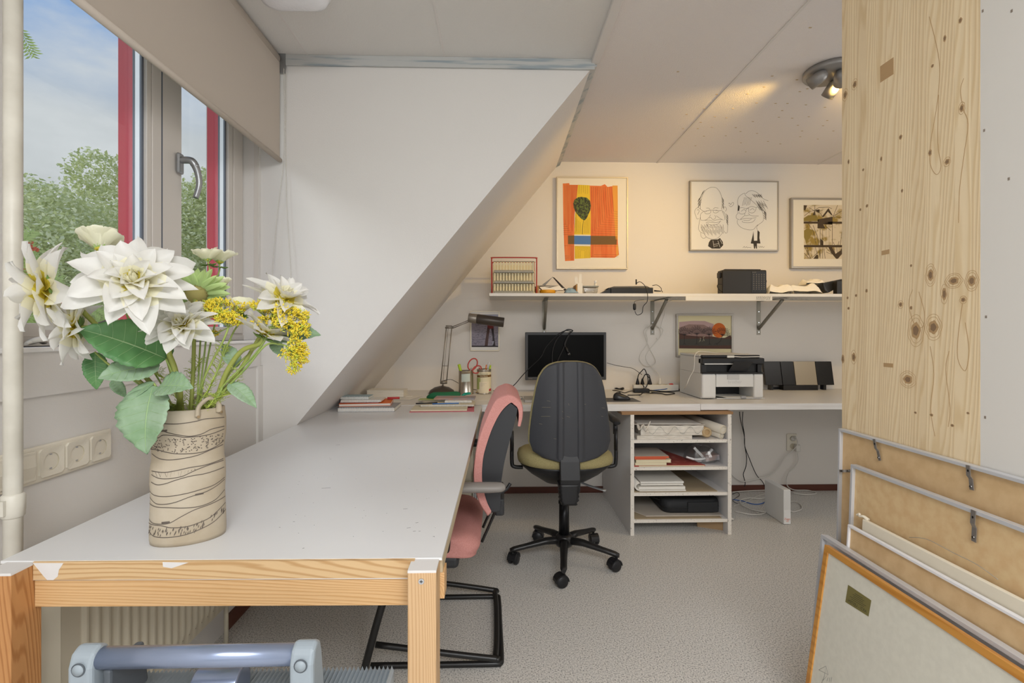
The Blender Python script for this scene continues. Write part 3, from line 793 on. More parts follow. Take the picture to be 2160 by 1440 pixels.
# ------------------------------------------------------------------ open cabinet under the desk
mat('cabinet_paint', '#dedcdb', 0.6, bump=0.04, bscale=30)
mat('chip_edge', '#e2dbd0', 0.8, col2='#7d7468', vscale=110, vlo=0.62, vhi=0.72)
mat('board_brown', '#94704a', 0.6)
YF = 2.85
cx0, cx1 = P(1330, 900, Y=YF).x, P(1543, 900, Y=YF).x
t = thing('open_cabinet', 'white chipped open cabinet with four shelves under the desk', 'cabinet', ((cx0 + cx1) / 2, 3.2, 0))
B(cx0, cx0 + 0.021, YF + 0.001, 3.60, 0, 0.690, 'cabinet_paint').use('chip_edge').box(cx0, cx0 + 0.021, YF, YF + 0.001, 0, 0.690).build('side_panel', None, t)
B(cx1 - 0.021, cx1, YF + 0.001, 3.60, 0, 0.690, 'cabinet_paint').use('chip_edge').box(cx1 - 0.021, cx1, YF, YF + 0.001, 0, 0.690).build('side_panel', None, t)
for zt in (0.545, 0.389, 0.242, 0.088):
    b = B(cx0 + 0.021, cx1 - 0.021, YF + 0.006, 3.60, zt - 0.018, zt, 'cabinet_paint')
    b.use('chip_edge').box(cx0 + 0.021, cx1 - 0.021, YF + 0.005, YF + 0.006, zt - 0.018, zt)
    b.build('shelf', None, t)
B(cx0 - 0.05, cx1 + 0.01, YF - 0.0, 3.60, 0.690, 0.7045, 'board_brown').build('top_board', None, t)
B(cx0 + 0.021, cx1 - 0.15, 3.585, 3.60, 0.09, 0.69, 'cabinet_paint').build('back_panel', None, t)
mat('mdf_brown', '#a98c68', 0.8)
MB().use('mdf_brown').poly([(cx1 - 0.15, YF + 0.12, 0.0), (cx1 - 0.022, YF + 0.06, 0.0), (cx1 - 0.022, YF + 0.06, 0.069), (cx1 - 0.15, YF + 0.12, 0.069)], (0.001, 0.012, 0)).build('support_block', None, t)

# cabinet under the table's far end, behind the pink chair
t = thing('drawer_cabinet', 'narrow cream cabinet under the desk corner behind the pink chair', 'cabinet', (-0.45, 3.3, 0))
mat('cabinet_cream', '#d6cdb8', 0.6)
B(-0.80, -0.155, 3.14, 3.60, 0.0, 0.66, 'cabinet_cream').build('carcass', None, t, bevel=0.002)
for z in (0.05, 0.25, 0.45):
    o = B(-0.79, -0.165, 3.125, 3.14, z, z + 0.185, 'cabinet_cream').build('drawer', None, t, bevel=0.002)
    MB().use('metal_grey').cyl((-0.47, 3.11, z + 0.10), (-0.47, 3.126, z + 0.10), 0.012).build('knob', None, o)

# ------------------------------------------------------------------ wall shelf
ZSh = 1.4106
xl = P(1032, 622, Y=3.2).x
mat('shelf_paint', '#dcd9d4', 0.5)
t = thing('wall_shelf', 'long white wall shelf above the desk on metal brackets', 'shelf', (1.3, 3.4, ZSh - 0.019))
B(xl, 2.98, 3.20, 3.612, ZSh - 0.019, ZSh, 'shelf_paint').build('board', None, t, bevel=0.001)
def bracket(u_back, label, yaw=0.0):
    x = P(u_back, 660, Y=YB).x
    t = thing('shelf_bracket', label, 'bracket', (x, YB, 1.15), 0, 'brackets under the wall shelf')
    zb = P(u_back, 706, Y=YB).z
    B(x - 0.014, x + 0.014, YB - 0.003, YB, zb, ZSh - 0.020, 'bracket_metal').build('wall_leg', None, t)
    c, s = math.cos(yaw), math.sin(yaw)
    e = lambda d, z: (x - s * d, YB - 0.003 - c * d, z)
    b = MB().use('bracket_metal').tube([e(0, ZSh - 0.0232), e(0.37, ZSh - 0.0232)], 0.014, 4, 0, flat=0.12); b.build('arm', None, t)
    b = MB().use('bracket_metal').tube([e(0.0, zb + 0.045), e(0.31, ZSh - 0.030)], [0.011, 0.011], 8, 0); b.build('brace', None, t)
    for z in (zb + 0.02, zb + 0.09, zb + 0.17): MB().use('chrome').cyl((x, YB - 0.003, z), (x, YB - 0.0055, z), 0.004, n=8).build('screw', None, t)
mat('bracket_metal', '#8f8b80', 0.45, metal=0.6)
bracket(1148, 'metal shelf bracket above the left end of the monitor', 0.05)
bracket(1376, 'metal shelf bracket with a white cable looped over it')
bracket(1600, 'metal shelf bracket above the printer, nearest the pine board')

# ------------------------------------------------------------------ office chair
mat('shell_black', '#37383c', 0.5, bump=0.12, bscale=500)
mat('plastic_black', '#1b1b1d', 0.42)
mat('base_black', '#1d1c1c', 0.32)
mat('fabric_olive', '#a3976a', 0.95, bump=0.3, bscale=900, col2='#8b8058', vscale=300)
mat('gas_metal', '#1a1a1c', 0.3, metal=0.5)
mat('scuff', '#7d7660', 0.8)
CX, CY = 0.338, 2.555
t = thing('office_chair', 'black swivel office chair with olive seat, back turned to the room', 'chair', (CX, CY, 0))
b = MB().use('base_black').lathe([(0.018, 0.075), (0.042, 0.078), (0.050, 0.095), (0.042, 0.125), (0.032, 0.135), (0.0, 0.135)], (CX, CY, 0), 24); b.build('hub', None, t)
for k, a in enumerate((-98, -26, 46, 118, 190)):
    a = R(a); dx, dy = math.cos(a), math.sin(a)
    w_ = lambda r, z: (CX + dx * r, CY + dy * r, z)
    b = MB().use('base_black')
    rings = []
    for r, z, hw, hh in ((0.02, 0.105, 0.026, 0.020), (0.10, 0.105, 0.020, 0.017), (0.20, 0.088, 0.016, 0.013), (0.262, 0.078, 0.016, 0.013), (0.282, 0.074, 0.010, 0.010)):
        c = Vector(w_(r, z)); sd = Vector((-dy, dx, 0))
        rings.append([tuple(c + sd * hw * math.cos(2 * PI * j / 12) + Vector((0, 0, 1)) * hh * (math.sin(2 * PI * j / 12))) for j in range(12)])
    b.ring_loft(rings); leg = b.build('leg', None, t)
    b = MB().use('plastic_black'); ca = a + (0.9 if k != 0 else 2.0)
    cd = Vector((math.cos(ca), math.sin(ca), 0)); pd = Vector((-cd.y, cd.x, 0)); c = Vector(w_(0.268, 0.028)) - cd * 0.012
    b.cyl(w_(0.268, 0.05), w_(0.268, 0.078), 0.007, n=10)
    for s in (-1, 1):
        b.lathe([(0.004, -0.008), (0.024, -0.008), (0.0275, -0.004), (0.0275, 0.004), (0.024, 0.008), (0.0, 0.008)], c + pd * 0.015 * s, 22, axis=pd)
    rings = []
    for q in range(9):
        an = PI * (0.0 + q / 8); p = c + cd * math.cos(an) * 0.027 + Vector((0, 0, 1)) * math.sin(an) * 0.027
        rings.append([tuple(p + pd * sx * 0.022 + (p - c).normalized() * sy) for sx, sy in ((-1, 0), (1, 0), (1, 0.006), (-1, 0.006))])
    b.ring_loft(rings, smooth=False); b.build('caster', None, t)
b = MB().use('gas_metal').cyl((CX, CY, 0.12), (CX, CY, 0.30), 0.027, 0.025, 24).cyl((CX, CY, 0.29), (CX, CY, 0.305), 0.030, 0.028, 24); b.build('column_sleeve', None, t)
b = MB().use('gas_metal').cyl((CX, CY, 0.30), (CX, CY, 0.43), 0.020, n=24); b.build('gas_lift', None, t)
# seat: olive cushion over a black shell
def slab(b, c, hx, hy, prof, n=40, e=3.2, dz=None):
    rings = []
    for k, z in prof:
        ring = []
        for j in range(n):
            a = 2 * PI * j / n; cx, sy = math.cos(a), math.sin(a)
            x = hx * k * math.copysign(abs(cx) ** (2 / e), cx); y = hy * k * math.copysign(abs(sy) ** (2 / e), sy)
            ring.append((c[0] + x, c[1] + y, z + (dz(x, y) if dz else 0)))
        rings.append(ring)
    return b.ring_loft(rings)
SY = CY + 0.02
seat_dz = lambda x, y: 0.25 * x * x - 0.02 * (y / 0.24)
b = MB().use('fabric_olive'); slab(b, (CX, SY), 0.238, 0.235, [(0.90, 0.492), (0.99, 0.500), (1.0, 0.518), (0.97, 0.542), (0.86, 0.560), (0.6, 0.566), (0.25, 0.564), (0.02, 0.563)], dz=seat_dz)
b.build('seat', None, t)
b = MB().use('plastic_black'); slab(b, (CX, SY), 0.236, 0.230, [(0.28, 0.395), (0.42, 0.400), (0.74, 0.445), (0.95, 0.485), (0.955, 0.497), (0.9, 0.499)], dz=seat_dz)
b.build('seat_shell', None, t)
# back: shell with two ribs, cushion beyond it
BY = CY - 0.235
zb0, zb1 = 0.555, 1.022
def back_pt(s, tt, off=0.0, grow=0.0):
    """s across -1..1, tt height 0..1 on the superelliptic outline."""
    pass
HW = [(0.555, 0.030), (0.560, 0.080), (0.572, 0.130), (0.60, 0.176), (0.645, 0.192), (0.70, 0.190), (0.80, 0.178), (0.90, 0.160), (0.95, 0.146), (0.985, 0.125), (1.005, 0.103), (1.018, 0.070), (1.023, 0.030)]
def hwz(z):
    for (a, ra), (c, rc) in zip(HW, HW[1:]):
        if z <= c: return ra + (rc - ra) * max(0.0, (z - a)) / (c - a)
    return HW[-1][1]
def back_outline(n=72, k=1.0):
    zs = [HW[0][0] + (HW[-1][0] - HW[0][0]) * (0.5 - 0.5 * math.cos(PI * i / (n // 2 - 1))) for i in range(n // 2)]
    zm = (zb0 + zb1) / 2
    pts = [(hwz(z) * k, zm + (z - zm) * (1 - (1 - k) * 0.45)) for z in zs]
    return pts + [(-x, z) for x, z in pts[::-1]]
bx = P(1206, 870, Y=BY).x
ycurve = lambda x, z: BY + 1.1 * (x * x) + 0.10 * (z - 0.78) ** 2 + 0.02 * (z - 0.6)
def rib(x, z):
    f = 0.0
    for c0 in (-0.052, 0.044):
        d = abs(x - c0 * (1 - 0.12 * (z - 0.6))) / 0.016
        f += -0.006 * max(0.0, 1 - d ** 4) if d < 1 else 0.0
    return f
b = MB().use('shell_black')
nzz = 60; zr_ = [HW[0][0] + (HW[-1][0] - HW[0][0]) * (0.5 - 0.5 * math.cos(PI * i / nzz)) for i in range(nzz + 1)]
b.grid(lambda i, j: (lambda z, x: (bx + x, ycurve(x, z) + rib(x, z) + 0.010 * abs(2 * i - 1) ** 10, z))(zr_[int(round(j * nzz))], (2 * i - 1) * hwz(zr_[int(round(j * nzz))])), 110, nzz)
rings = []
for k, yo in ((1.0, 0.010), (1.006, 0.016), (0.985, 0.024), (0.6, 0.026), (0.05, 0.026)):
    rings.append([(bx + x, ycurve(x, z) + yo, z) for x, z in back_outline(120, k)])
b.ring_loft(rings, False, True)
sh = b.build('back_shell', None, t)
b = MB().use('scuff'); rr = random.Random(2)
for u, v, l_, a in ((1161, 860, 40, 0.02), (1160, 879, 42, 0.0), (1200, 853, 5, 1.2), (1199, 879, 8, 0.2), (1187, 868, 4, 0.6), (1143, 896, 12, 0.2), (1160, 847, 14, 0.2), (1275, 862, 8, 0.1), (1290, 872, 8, 0.5), (1273, 880, 5, 0), (1235, 853, 4, 0.1), (1172, 926, 8, 0.1), (1187, 882, 3, 0.4)):
    p = P(u, v, Y=BY + 0.0); y = ycurve(p.x - bx, p.z) + rib(p.x - bx, p.z) - 0.0004
    b.cbox((p.x, y, p.z), (l_ * 0.0021 * 0.9, 0.0006, 0.0012), Matrix.Rotation(a, 3, 'Y'))
b.build('scuff_marks', None, sh)
b = MB().use('fabric_olive'); rings = []
for k, yo in ((0.97, 0.012), (1.02, 0.024), (1.035, 0.038), (1.02, 0.055), (0.95, 0.072), (0.8, 0.082), (0.5, 0.085), (0.05, 0.085)):
    o = back_outline(72, k); rings.append([(bx + x, ycurve(x, z) + yo, z) for x, z in o])
b.ring_loft(rings); b.build('back_cushion', None, t)
# spine and bellows
b = MB().use('plastic_black')
b.ring_loft([[(bx - 0.008 + sx * w_, y + sy * 0.018, z) for sx, sy in ((-1, -1), (1, -1), (1, 1), (-1, 1))] for z, w_, y in ((0.60, 0.045, BY + 0.026), (0.56, 0.047, BY + 0.016), (0.48, 0.047, BY + 0.0), (0.42, 0.046, BY + 0.006))], smooth=False)
b.build('spine', None, t, bevel=0.004)
b = MB().use('plastic_black'); rings = []
for i in range(11):
    z = 0.46 - i * 0.0095; w_ = 0.050 - 0.0006 * i - (0.004 if i % 2 else 0) - (0.006 if i > 8 else 0)
    rings.append([(x, y, z) for x, y in [(q[0], q[1]) for q in rsq((bx - 0.012, BY + 0.02), w_, 0.040, 0.014, 0, 4)]])
b.ring_loft(rings); b.build('bellows', None, t)
b = MB().use('plastic_black').tube([(bx - 0.012, BY + 0.03, 0.42), (bx - 0.02, BY + 0.10, 0.40), (CX, CY - 0.04, 0.415), (CX, CY + 0.06, 0.42)], 0.022, 10, 4, flat=0.6); b.build('mechanism', None, t)
b = MB().use('metal_grey').tube([(CX + 0.05, CY - 0.06, 0.425), (CX + 0.11, CY - 0.10, 0.408), (CX + 0.185, CY - 0.14, 0.395)], [0.007, 0.009, 0.011], 10, 4, flat=0.5); b.build('height_lever', None, t)
for s in (-1, 1):
    b = MB().use('plastic_black')
    x0 = CX + s * 0.21; x1 = CX + s * 0.266
    b.tube([(x0, CY, 0.475), (x1 - s * 0.012, CY, 0.478), (x1, CY, 0.50), (x1, CY, 0.60)], 0.010, 8, 5)
    b.tube([(x1, CY, 0.56), (x1, CY, 0.66)], 0.016, 10, 0, flat=0.6)
    ar = b.build('arm_support', None, t)
    if s > 0:
        b = MB().use('plastic_black').tube([(x1, CY - 0.03, 0.70), (x1, CY + 0.02, 0.708), (x1, CY + 0.17, 0.708), (x1, CY + 0.20, 0.70)], [0.016, 0.026, 0.026, 0.016], 12, 3, flat=0.55); b.build('arm_pad', None, ar)
        MB().use('plastic_black').cyl((x1, CY + 0.01, 0.64), (x1, CY + 0.01, 0.70), 0.012).build('arm_post', None, ar)

# ------------------------------------------------------------------ pink chair
mat('fabric_pink', '#c88f88', 0.95, bump=0.3, bscale=700, col2='#bf827b', vscale=300)
mat('tube_black', '#1c1b1a', 0.35)
mat('arm_grey', '#85807b', 0.45)
t = thing('pink_chair', 'pink fabric chair with black back shell and tubular frame at the table', 'chair', (-0.2, 1.97, 0))
YN, YFr = 1.775, 2.165
# profile of the backrest in X,Z (seen from the side), top to bottom
cen = [(0.020, 0.915), (-0.002, 0.86), (-0.025, 0.78), (-0.044, 0.70), (-0.050, 0.62), (-0.036, 0.55), (-0.012, 0.512)]
front = [(0.020, 0.938), (-0.010, 0.920), (-0.040, 0.86), (-0.066, 0.79), (-0.083, 0.71), (-0.086, 0.63), (-0.066, 0.555), (-0.036, 0.508)]
split = [(0.046, 0.918), (0.012, 0.885), (-0.018, 0.83), (-0.040, 0.77), (-0.055, 0.71), (-0.058, 0.63), (-0.043, 0.56), (-0.024, 0.518)]
backl = [(0.072, 0.900), (0.068, 0.87), (0.052, 0.81), (0.036, 0.75), (0.022, 0.69), (0.012, 0.62), (0.010, 0.56), (0.006, 0.520)]
def loft_y(b, prof, y0, y1, sq=0.035, n=7, kd=0.16):
    """sweep a closed X,Z profile along Y with rounded ends."""
    cx = sum(p[0] for p in prof) / len(prof); cz = sum(p[1] for p in prof) / len(prof)
    rings = []
    for i in range(n + 1):
        a = PI / 2 * i / n; rings.append((y0 + sq * (1 - math.sin(a)), math.cos(a)))
    st = [(y0 + sq * (1 - math.sin(PI / 2 * (1 - i / n))), 1 - (1 - math.cos(PI / 2 * i / n)) * 0 ) for i in range(1)]
    seq = []
    for i in range(n + 1):
        a = PI / 2 * i / n; seq.append((y0 + sq * (1 - math.sin(a)), 1 - kd * (1 - math.cos(a))))
    mid = (y0 + y1) / 2
    seq += [(mid, 1.0)]
    for i in range(n + 1):
        a = PI / 2 * (1 - i / n); seq.append((y1 - sq * (1 - math.sin(a)), 1 - kd * (1 - math.cos(a))))
    seq = [(y0, 0.84)] + seq[1:-1] + [(y1, 0.84)] if False else seq
    rr_ = []
    for y, k in sorted(seq): rr_.append([(cx + (x - cx) * k - 0.0 * (1 - ((y - mid) / (y1 - mid)) ** 2), y, cz + (z - cz) * k) for x, z in prof])
    return b.ring_loft(rr_)
b = MB().use('plastic_dark'); loft_y(b, crom([Vector((x, z, 0)) for x, z in split], [0] * 8, 4)[0] and [(p.x, p.y) for p in crom([Vector((x, z, 0)) for x, z in split], [0] * 8, 4)[0]] + [(p.x, p.y) for p in crom([Vector((x, z, 0)) for x, z in backl[::-1]], [0] * 8, 4)[0]], YN, YFr, 0.035, 7, 0.05)
b.build('back_shell', None, t)
# pink cover: front pad that folds over the top
fold = front[::-1] + [(0.040, 0.942), (0.066, 0.932), (0.086, 0.908), (0.090, 0.87), (0.082, 0.83)] 
inner = [(0.074, 0.832), (0.078, 0.87), (0.074, 0.898), (0.060, 0.912)] + split
pf = [(p.x, p.y) for p in crom([Vector((x, z, 0)) for x, z in fold], [0] * len(fold), 4)[0]] + [(p.x, p.y) for p in crom([Vector((x, z, 0)) for x, z in inner], [0] * len(inner), 4)[0]]
b = MB().use('fabric_pink'); loft_y(b, pf, YN - 0.006, YFr + 0.006, 0.028, 7, 0.05); b.build('back_cover', None, t)
seatp = [(-0.50, 0.455), (-0.40, 0.470), (-0.25, 0.462), (-0.13, 0.462), (-0.085, 0.445), (-0.062, 0.415), (-0.075, 0.385), (-0.10, 0.372), (-0.3, 0.385), (-0.48, 0.40)]
b = MB().use('fabric_pink'); pp = [(p.x, p.y) for p in crom([Vector((x, z, 0)) for x, z in seatp + seatp[:1]], [0] * 11, 4)[0]][:-1]; loft_y(b, pp, 1.725, 2.205, 0.07, 9, 0.40); b.build('seat', None, t)
b = MB().use('plastic_dark').box(-0.46, -0.135, 1.732, 2.195, 0.345, 0.392); b.build('seat_pan', None, t, bevel=0.015, seg=3)
tb = 0.0105
def T(name, pts, r=tb, k=6): MB().use('tube_black').tube(pts, r, 10, k).build(name, None, t)
ynr, yfr, zf = 1.745, 2.19, 0.011
T('sled_rail', [(-0.437, ynr, zf + 0.001), (-0.03, ynr, zf), (0.004, ynr + 0.006, zf), (0.012, ynr + 0.03, zf), (0.008, (ynr + yfr) / 2, zf), (0.004, yfr - 0.03, zf), (-0.004, yfr - 0.006, zf), (-0.04, yfr, zf), (-0.437, yfr, zf)])
T('brace_rail', [(-0.418, ynr - 0.012, 0.092), (-0.03, ynr - 0.008, 0.036), (-0.008, ynr + 0.012, 0.033), (-0.005, (ynr + yfr) / 2, 0.033), (-0.012, yfr - 0.02, 0.033), (-0.04, yfr + 0.012, 0.036), (-0.418, yfr + 0.012, 0.092)])
T('leg', [(-0.452, 1.70, 0.012), (-0.395, 1.72, 0.226), (-0.34, 1.76, 0.375)], 0.013)
T('leg', [(-0.452, 2.235, 0.012), (-0.395, 2.215, 0.226), (-0.34, 2.18, 0.375)], 0.013)
T('back_strut', [(-0.002, 1.90, 0.53), (-0.012, 1.90, 0.48), (-0.060, 1.90, 0.37)], 0.0055)
T('back_strut', [(-0.002, 2.04, 0.53), (-0.012, 2.04, 0.48), (-0.060, 2.04, 0.37)], 0.0055)
b = MB().use('plastic_dark').box(-0.012, 0.024, 1.86, 2.08, 0.480, 0.545); b.build('tilt_bracket', None, t, bevel=0.008, seg=3)
b = MB().use('plastic_black').tube([(0.045, 1.80, 0.62), (0.03, 1.795, 0.60), (-0.0, 1.79, 0.585)], 0.006, 8, 4); b.build('back_lever', None, t)
for y, z, nm in ((1.715, 0.632, 'n'), (2.245, 0.668, 'f')):
    b = MB().use('arm_grey' if nm == 'n' else 'plastic_dark').tube([(-0.27, y, z - 0.004), (-0.23, y, z), (-0.03, y, z), (0.012, y, z), (0.026, y, z - 0.002)], [0.018, 0.026, 0.028, 0.024, 0.010], 16, 4, flat=0.62)
    ar = b.build('armrest', None, t)
    MB().use('tube_black').tube([(-0.16, y, z - 0.012), (-0.17, y, 0.44), (-0.18, y + (0.05 if nm == 'n' else -0.05), 0.385)], 0.009, 8, 4).build('arm_tube', None, ar)

# ------------------------------------------------------------------ step ladder in front of the table
mat('ladder_tube', '#8b96ae', 0.25, metal=0.6)
mat('ladder_plastic', '#929ca3', 0.45)
mat('ladder_plastic_dark', '#4c5258', 0.5)
t = thing('step_ladder', 'folding step ladder with blue-grey tubular handle in front of the table', 'ladder', (-0.46, 0.74, 0))
YL = 0.74
pa, pb = P(208, 1383, Y=YL), P(628, 1383, Y=YL); zt = pa.z
zt = 0.5 * (pa.z + pb.z)
MB().use('ladder_tube').cyl((pa.x - 0.01, YL, zt), (pb.x + 0.01, YL, zt), 0.0147, n=32).build('handle_tube', None, t)
for s, p in ((-1, pa), (1, pb)):
    x = p.x + s * 0.012
    b = MB().use('ladder_plastic')
    rings = []
    prof = [(YL - 0.020, zt - 0.40), (YL - 0.020, zt - 0.004), (YL - 0.014, zt + 0.014), (YL, zt + 0.021), (YL + 0.014, zt + 0.014), (YL + 0.020, zt - 0.004), (YL + 0.030, zt - 0.06), (YL + 0.034, zt - 0.40)]
    b.poly([(x - 0.017, y, z) for y, z in prof], (0.034, 0, 0))
    br = b.build('side_bracket', None, t, bevel=0.006, seg=3)
    MB().use('ladder_plastic_dark').lathe([(0.0095, 0), (0.0095, 0.001), (0.009, 0.001)], (x, YL - 0.0202, zt - 0.004), 20, axis=(0, -1, 0)).build('rivet_ring', None, br)
    MB().use('ladder_plastic').lathe([(0.008, 0), (0.0075, 0.0022), (0.0, 0.0028)], (x, YL - 0.0202, zt - 0.004), 20, axis=(0, -1, 0)).build('rivet', None, br)
# hub drum in the middle, hinge cheek, ribbed platform, legs
hc = P(468, 1440, Y=YL + 0.06)
b = MB().use('ladder_tube').cyl((hc.x - 0.035, YL + 0.055, hc.z), (hc.x + 0.035, YL + 0.055, hc.z), 0.027, n=32); b.build('hinge_drum', None, t, bevel=0.003)
b = MB().use('ladder_plastic_dark').poly([(pa.x + 0.012, YL - 0.01, zt - 0.012), (pa.x + 0.012, YL + 0.06, zt - 0.012), (pa.x + 0.012, YL + 0.07, zt - 0.08), (pa.x + 0.012, YL - 0.01, zt - 0.08)], (0.012, 0, 0)); b.build('hinge_cheek', None, t, bevel=0.004)
zp = P(600, 1436, Y=YL + 0.10).z
xa, xb = P(262, 1432, Y=YL + 0.12).x, P(822, 1432, Y=YL + 0.10).x
b = MB().use('ladder_plastic').box(xa, xb, YL + 0.037, YL + 0.135, zp - 0.03, zp - 0.008)
n = 62
for i in range(n):
    x = xa + (xb - xa) * (i + 0.5) / n; w_ = (xb - xa) / n * 0.42
    b.poly([(x - w_, YL + 0.037, zp - 0.008), (x + w_, YL + 0.037, zp - 0.008), (x, YL + 0.037, zp + 0.0)], (0, 0.097, 0))
b.build('ribbed_step', None, t)
for x in (pa.x - 0.012, pb.x + 0.012):
    MB().use('ladder_tube').tube([(x, YL + 0.007, zt - 0.38), (x, YL - 0.06, 0.0)], 0.012, 12, 0).build('leg', None, t)
    MB().use('ladder_tube').tube([(x + 0.0, YL + 0.12, zp - 0.03), (x, YL + 0.16, 0.0)], 0.012, 12, 0).build('leg', None, t)
# ------------------------------------------------------------------ picture frames leaning on the partition, seen from behind
mat('alu', '#cdced1', 0.35, metal=0.2)
mat('alu_dull', '#b4b2ae', 0.4, metal=0.5)
mat('hardboard', '#dcbd90', 0.75, col2='#d2b184', vscale=30, bump=0.05, bscale=300)
mat('hardboard_spot', '#d6b486', 0.75, col2='#deC294', vscale=40)
mat('mount_grey', '#dedbcd', 0.8, col2='#d8d5c7', vscale=60)
mat('white_frame', '#e9e8ea', 0.4)
mat('canvas_cream', '#e5dcc8', 0.85, bump=0.1, bscale=90)
wood('wood_orange', '#cf9447', '#c08237', 'Y', freq=20, rough=0.4, knots=0, contrast=0.3)
mat('hook_steel', '#8d8781', 0.35, metal=0.45)
mat('gold_label', '#8c8350', 0.45, metal=0.3)
mat('label_ink', '#4a4630', 0.6)
mat('pencil', '#6b6a66', 0.8)
mat('string_grey', '#a39a8b', 0.8)
class Lean:
    def __init__(s, xb, xt, zt, yf, yn=0.70):
        s.o = Vector((xb, 0, 0)); s.h = math.hypot(xt - xb, zt); s.up = Vector((xt - xb, 0, zt)).normalized()
        s.n = Vector((-s.up.z, 0, s.up.x)); s.yf = yf; s.yn = yn
    def p(s, y, h, d=0): return s.o + Vector((0, y, 0)) + s.up * h + s.n * d
    def px(s, u, v, d=0.0):
        q = P(u, v, Y=1.0); o = Vector((0, 0, H)); r = q - o
        t = ((s.o + s.n * d) - o).dot(s.n) / r.dot(s.n); return o + r * t
    def yh(s, u, v, d=0.0):
        q = s.px(u, v, d) - s.o; return q.y, q.dot(s.up)
    def bar(s, b, y0, y1, h0, h1, d0, d1):
        vs = [tuple(s.p(y, h, d)) for h in (h0, h1) for y in (y0, y1) for d in (d0, d1)]
        return b.add(vs, [(0, 2, 3, 1), (4, 5, 7, 6), (0, 1, 5, 4), (2, 6, 7, 3), (0, 4, 6, 2), (1, 3, 7, 5)], False)
    def frame(s, b, w, dep, lip=0.0):
        s.bar(b, s.yn, s.yf, s.h - w, s.h, -dep, 0); s.bar(b, s.yn, s.yf, 0, w, -dep, 0)
        s.bar(b, s.yf - w, s.yf, w, s.h - w, -dep, 0); s.bar(b, s.yn, s.yn + w, w, s.h - w, -dep, 0)
        return b
def hook(ln, t, u0, v0, u1, v1, w=0.009, d=-0.003):
    """steel hanger strip from the rim down, with a keyhole and a screw."""
    y0, h0 = ln.yh(u0, v0, d); y1, h1 = ln.yh(u1, v1, d)
    b = MB().use('hook_steel'); k = Vector((0, y1 - y0, h1 - h0)); L_ = k.length; k.normalize(); sd = Vector((0, -k.z, k.y))
    f = lambda a, c, dd: tuple(ln.p(y0 + k.y * a + sd.y * c, h0 + k.z * a + sd.z * c, dd))
    segs = [(0, 0.001), (L_ * 0.42, 0.001), (L_ * 0.55, -0.004), (L_, -0.005)]
    vs = []; 
    for a, dd in segs: vs += [f(a, -w / 2, dd), f(a, w / 2, dd), f(a, w / 2, dd + 0.0015), f(a, -w / 2, dd + 0.0015)]
    b.ring_loft([vs[i:i + 4] for i in range(0, 16, 4)], smooth=False)
    b.use('black')
    for q in range(1): 
        c = [f(L_ * 0.22 + 0.003 * math.sin(j * PI / 6), 0.0022 * math.cos(j * PI / 6), 0.0027) for j in range(12)]; b.face(c)
    b.use('chrome').cyl(f(L_ * 0.86, 0, -0.003), f(L_ * 0.86, 0, -0.0005), 0.003, n=10)
    b.build('hanger', None, t)
def leaning(label, ln, w, dep, fm, bm_, rec, name='picture_frame'):
    c = ln.p((ln.yf + ln.yn) / 2, 0, -dep / 2)
    t = thing(name, label, 'picture frame', tuple(c), 0, 'picture frames leaning on the partition')
    ln.frame(MB().use(fm), w, dep).build('frame', None, t, bevel=0.0008)
    b = MB().use(bm_); ln.bar(b, ln.yn + w, ln.yf - w, w, ln.h - w, -rec - 0.004, -rec); 
    return t, b
L1 = Lean(1.060, 1.077, 0.857, 1.56)
t, b = leaning('largest silver-edged frame with brown hardboard back, rearmost against the pine board', L1, 0.008, 0.020, 'alu', 'hardboard', 0.010); b.build('backing_board', None, t)
hook(L1, t, 1847, 926, 1855, 971); hook(L1, t, 2046, 981, 2049, 1033, 0.010); hook(L1, t, 1774, 993, 1794, 993, 0.008)
L2 = Lean(1.022, 1.049, 0.769, 1.466)
t, b = leaning('silver-edged frame with stained hardboard back, second from the pine board', L2, 0.009, 0.018, 'alu', 'hardboard_spot', 0.009); b.build('backing_board', None, t)
hook(L2, t, 2058, 1076, 2053, 1142, 0.011)
pts = [L2.px(u, v, 0.004) for u, v in ((1918, 1133), (1955, 1137), (2010, 1165), (2060, 1190), (2105, 1222))]
MB().use('string_grey').tube(pts, 0.0008, 6).build('hanging_wire', None, t)
LC = Lean(0.998, 1.030, 0.633, 1.392)
t = thing('canvas', 'unframed cream canvas with torn corner tape between hardboard frames', 'canvas', (1.0, 1.05, 0), 0)
b = MB().use('canvas_cream'); LC.bar(b, LC.yn, LC.yf, 0, LC.h, -0.012, 0.0); b.build('stretched_canvas', None, t, bevel=0.002)
rr = random.Random(4)
b = MB().use('canvas_cream'); c = LC.p(LC.yf, LC.h, -0.006)
b.tube([c + Vector((0.004, -0.01, 0.0)), c + Vector((0.0, 0.004, 0.006)), c + Vector((-0.002, 0.016, 0.002)), c + Vector((0.002, 0.022, 0.006)), c + Vector((0, 0.030, 0.001))], [0.006, 0.004, 0.003, 0.004, 0.003], 6); b.build('torn_tape', None, t)
L3 = Lean(0.972, 1.011, 0.606, 1.425)
t, b = leaning('thin white frame with hardboard back, third from the front', L3, 0.0065, 0.012, 'white_frame', 'hardboard', 0.006); b.build('backing_board', None, t)
L4 = Lean(0.930, 0.985, 0.546, 1.505)
t, b = leaning('silver frame with white board, just behind the orange wooden frame', L4, 0.010, 0.021, 'alu', 'white_frame', 0.014); b.build('backing_board', None, t)
L5 = Lean(0.885, 0.961, 0.537, 1.452)
t, b = leaning('orange-brown wooden frame with grey backing and gold label, frontmost', L5, 0.017, 0.014, 'wood_orange', 'mount_grey', 0.004); bk = b.build('backing_board', None, t)
b = MB().use('gold_label')
q = [L5.px(u, v, -0.0035) for u, v in ((1789, 1233), (1838, 1266), (1832, 1300), (1783, 1269))]
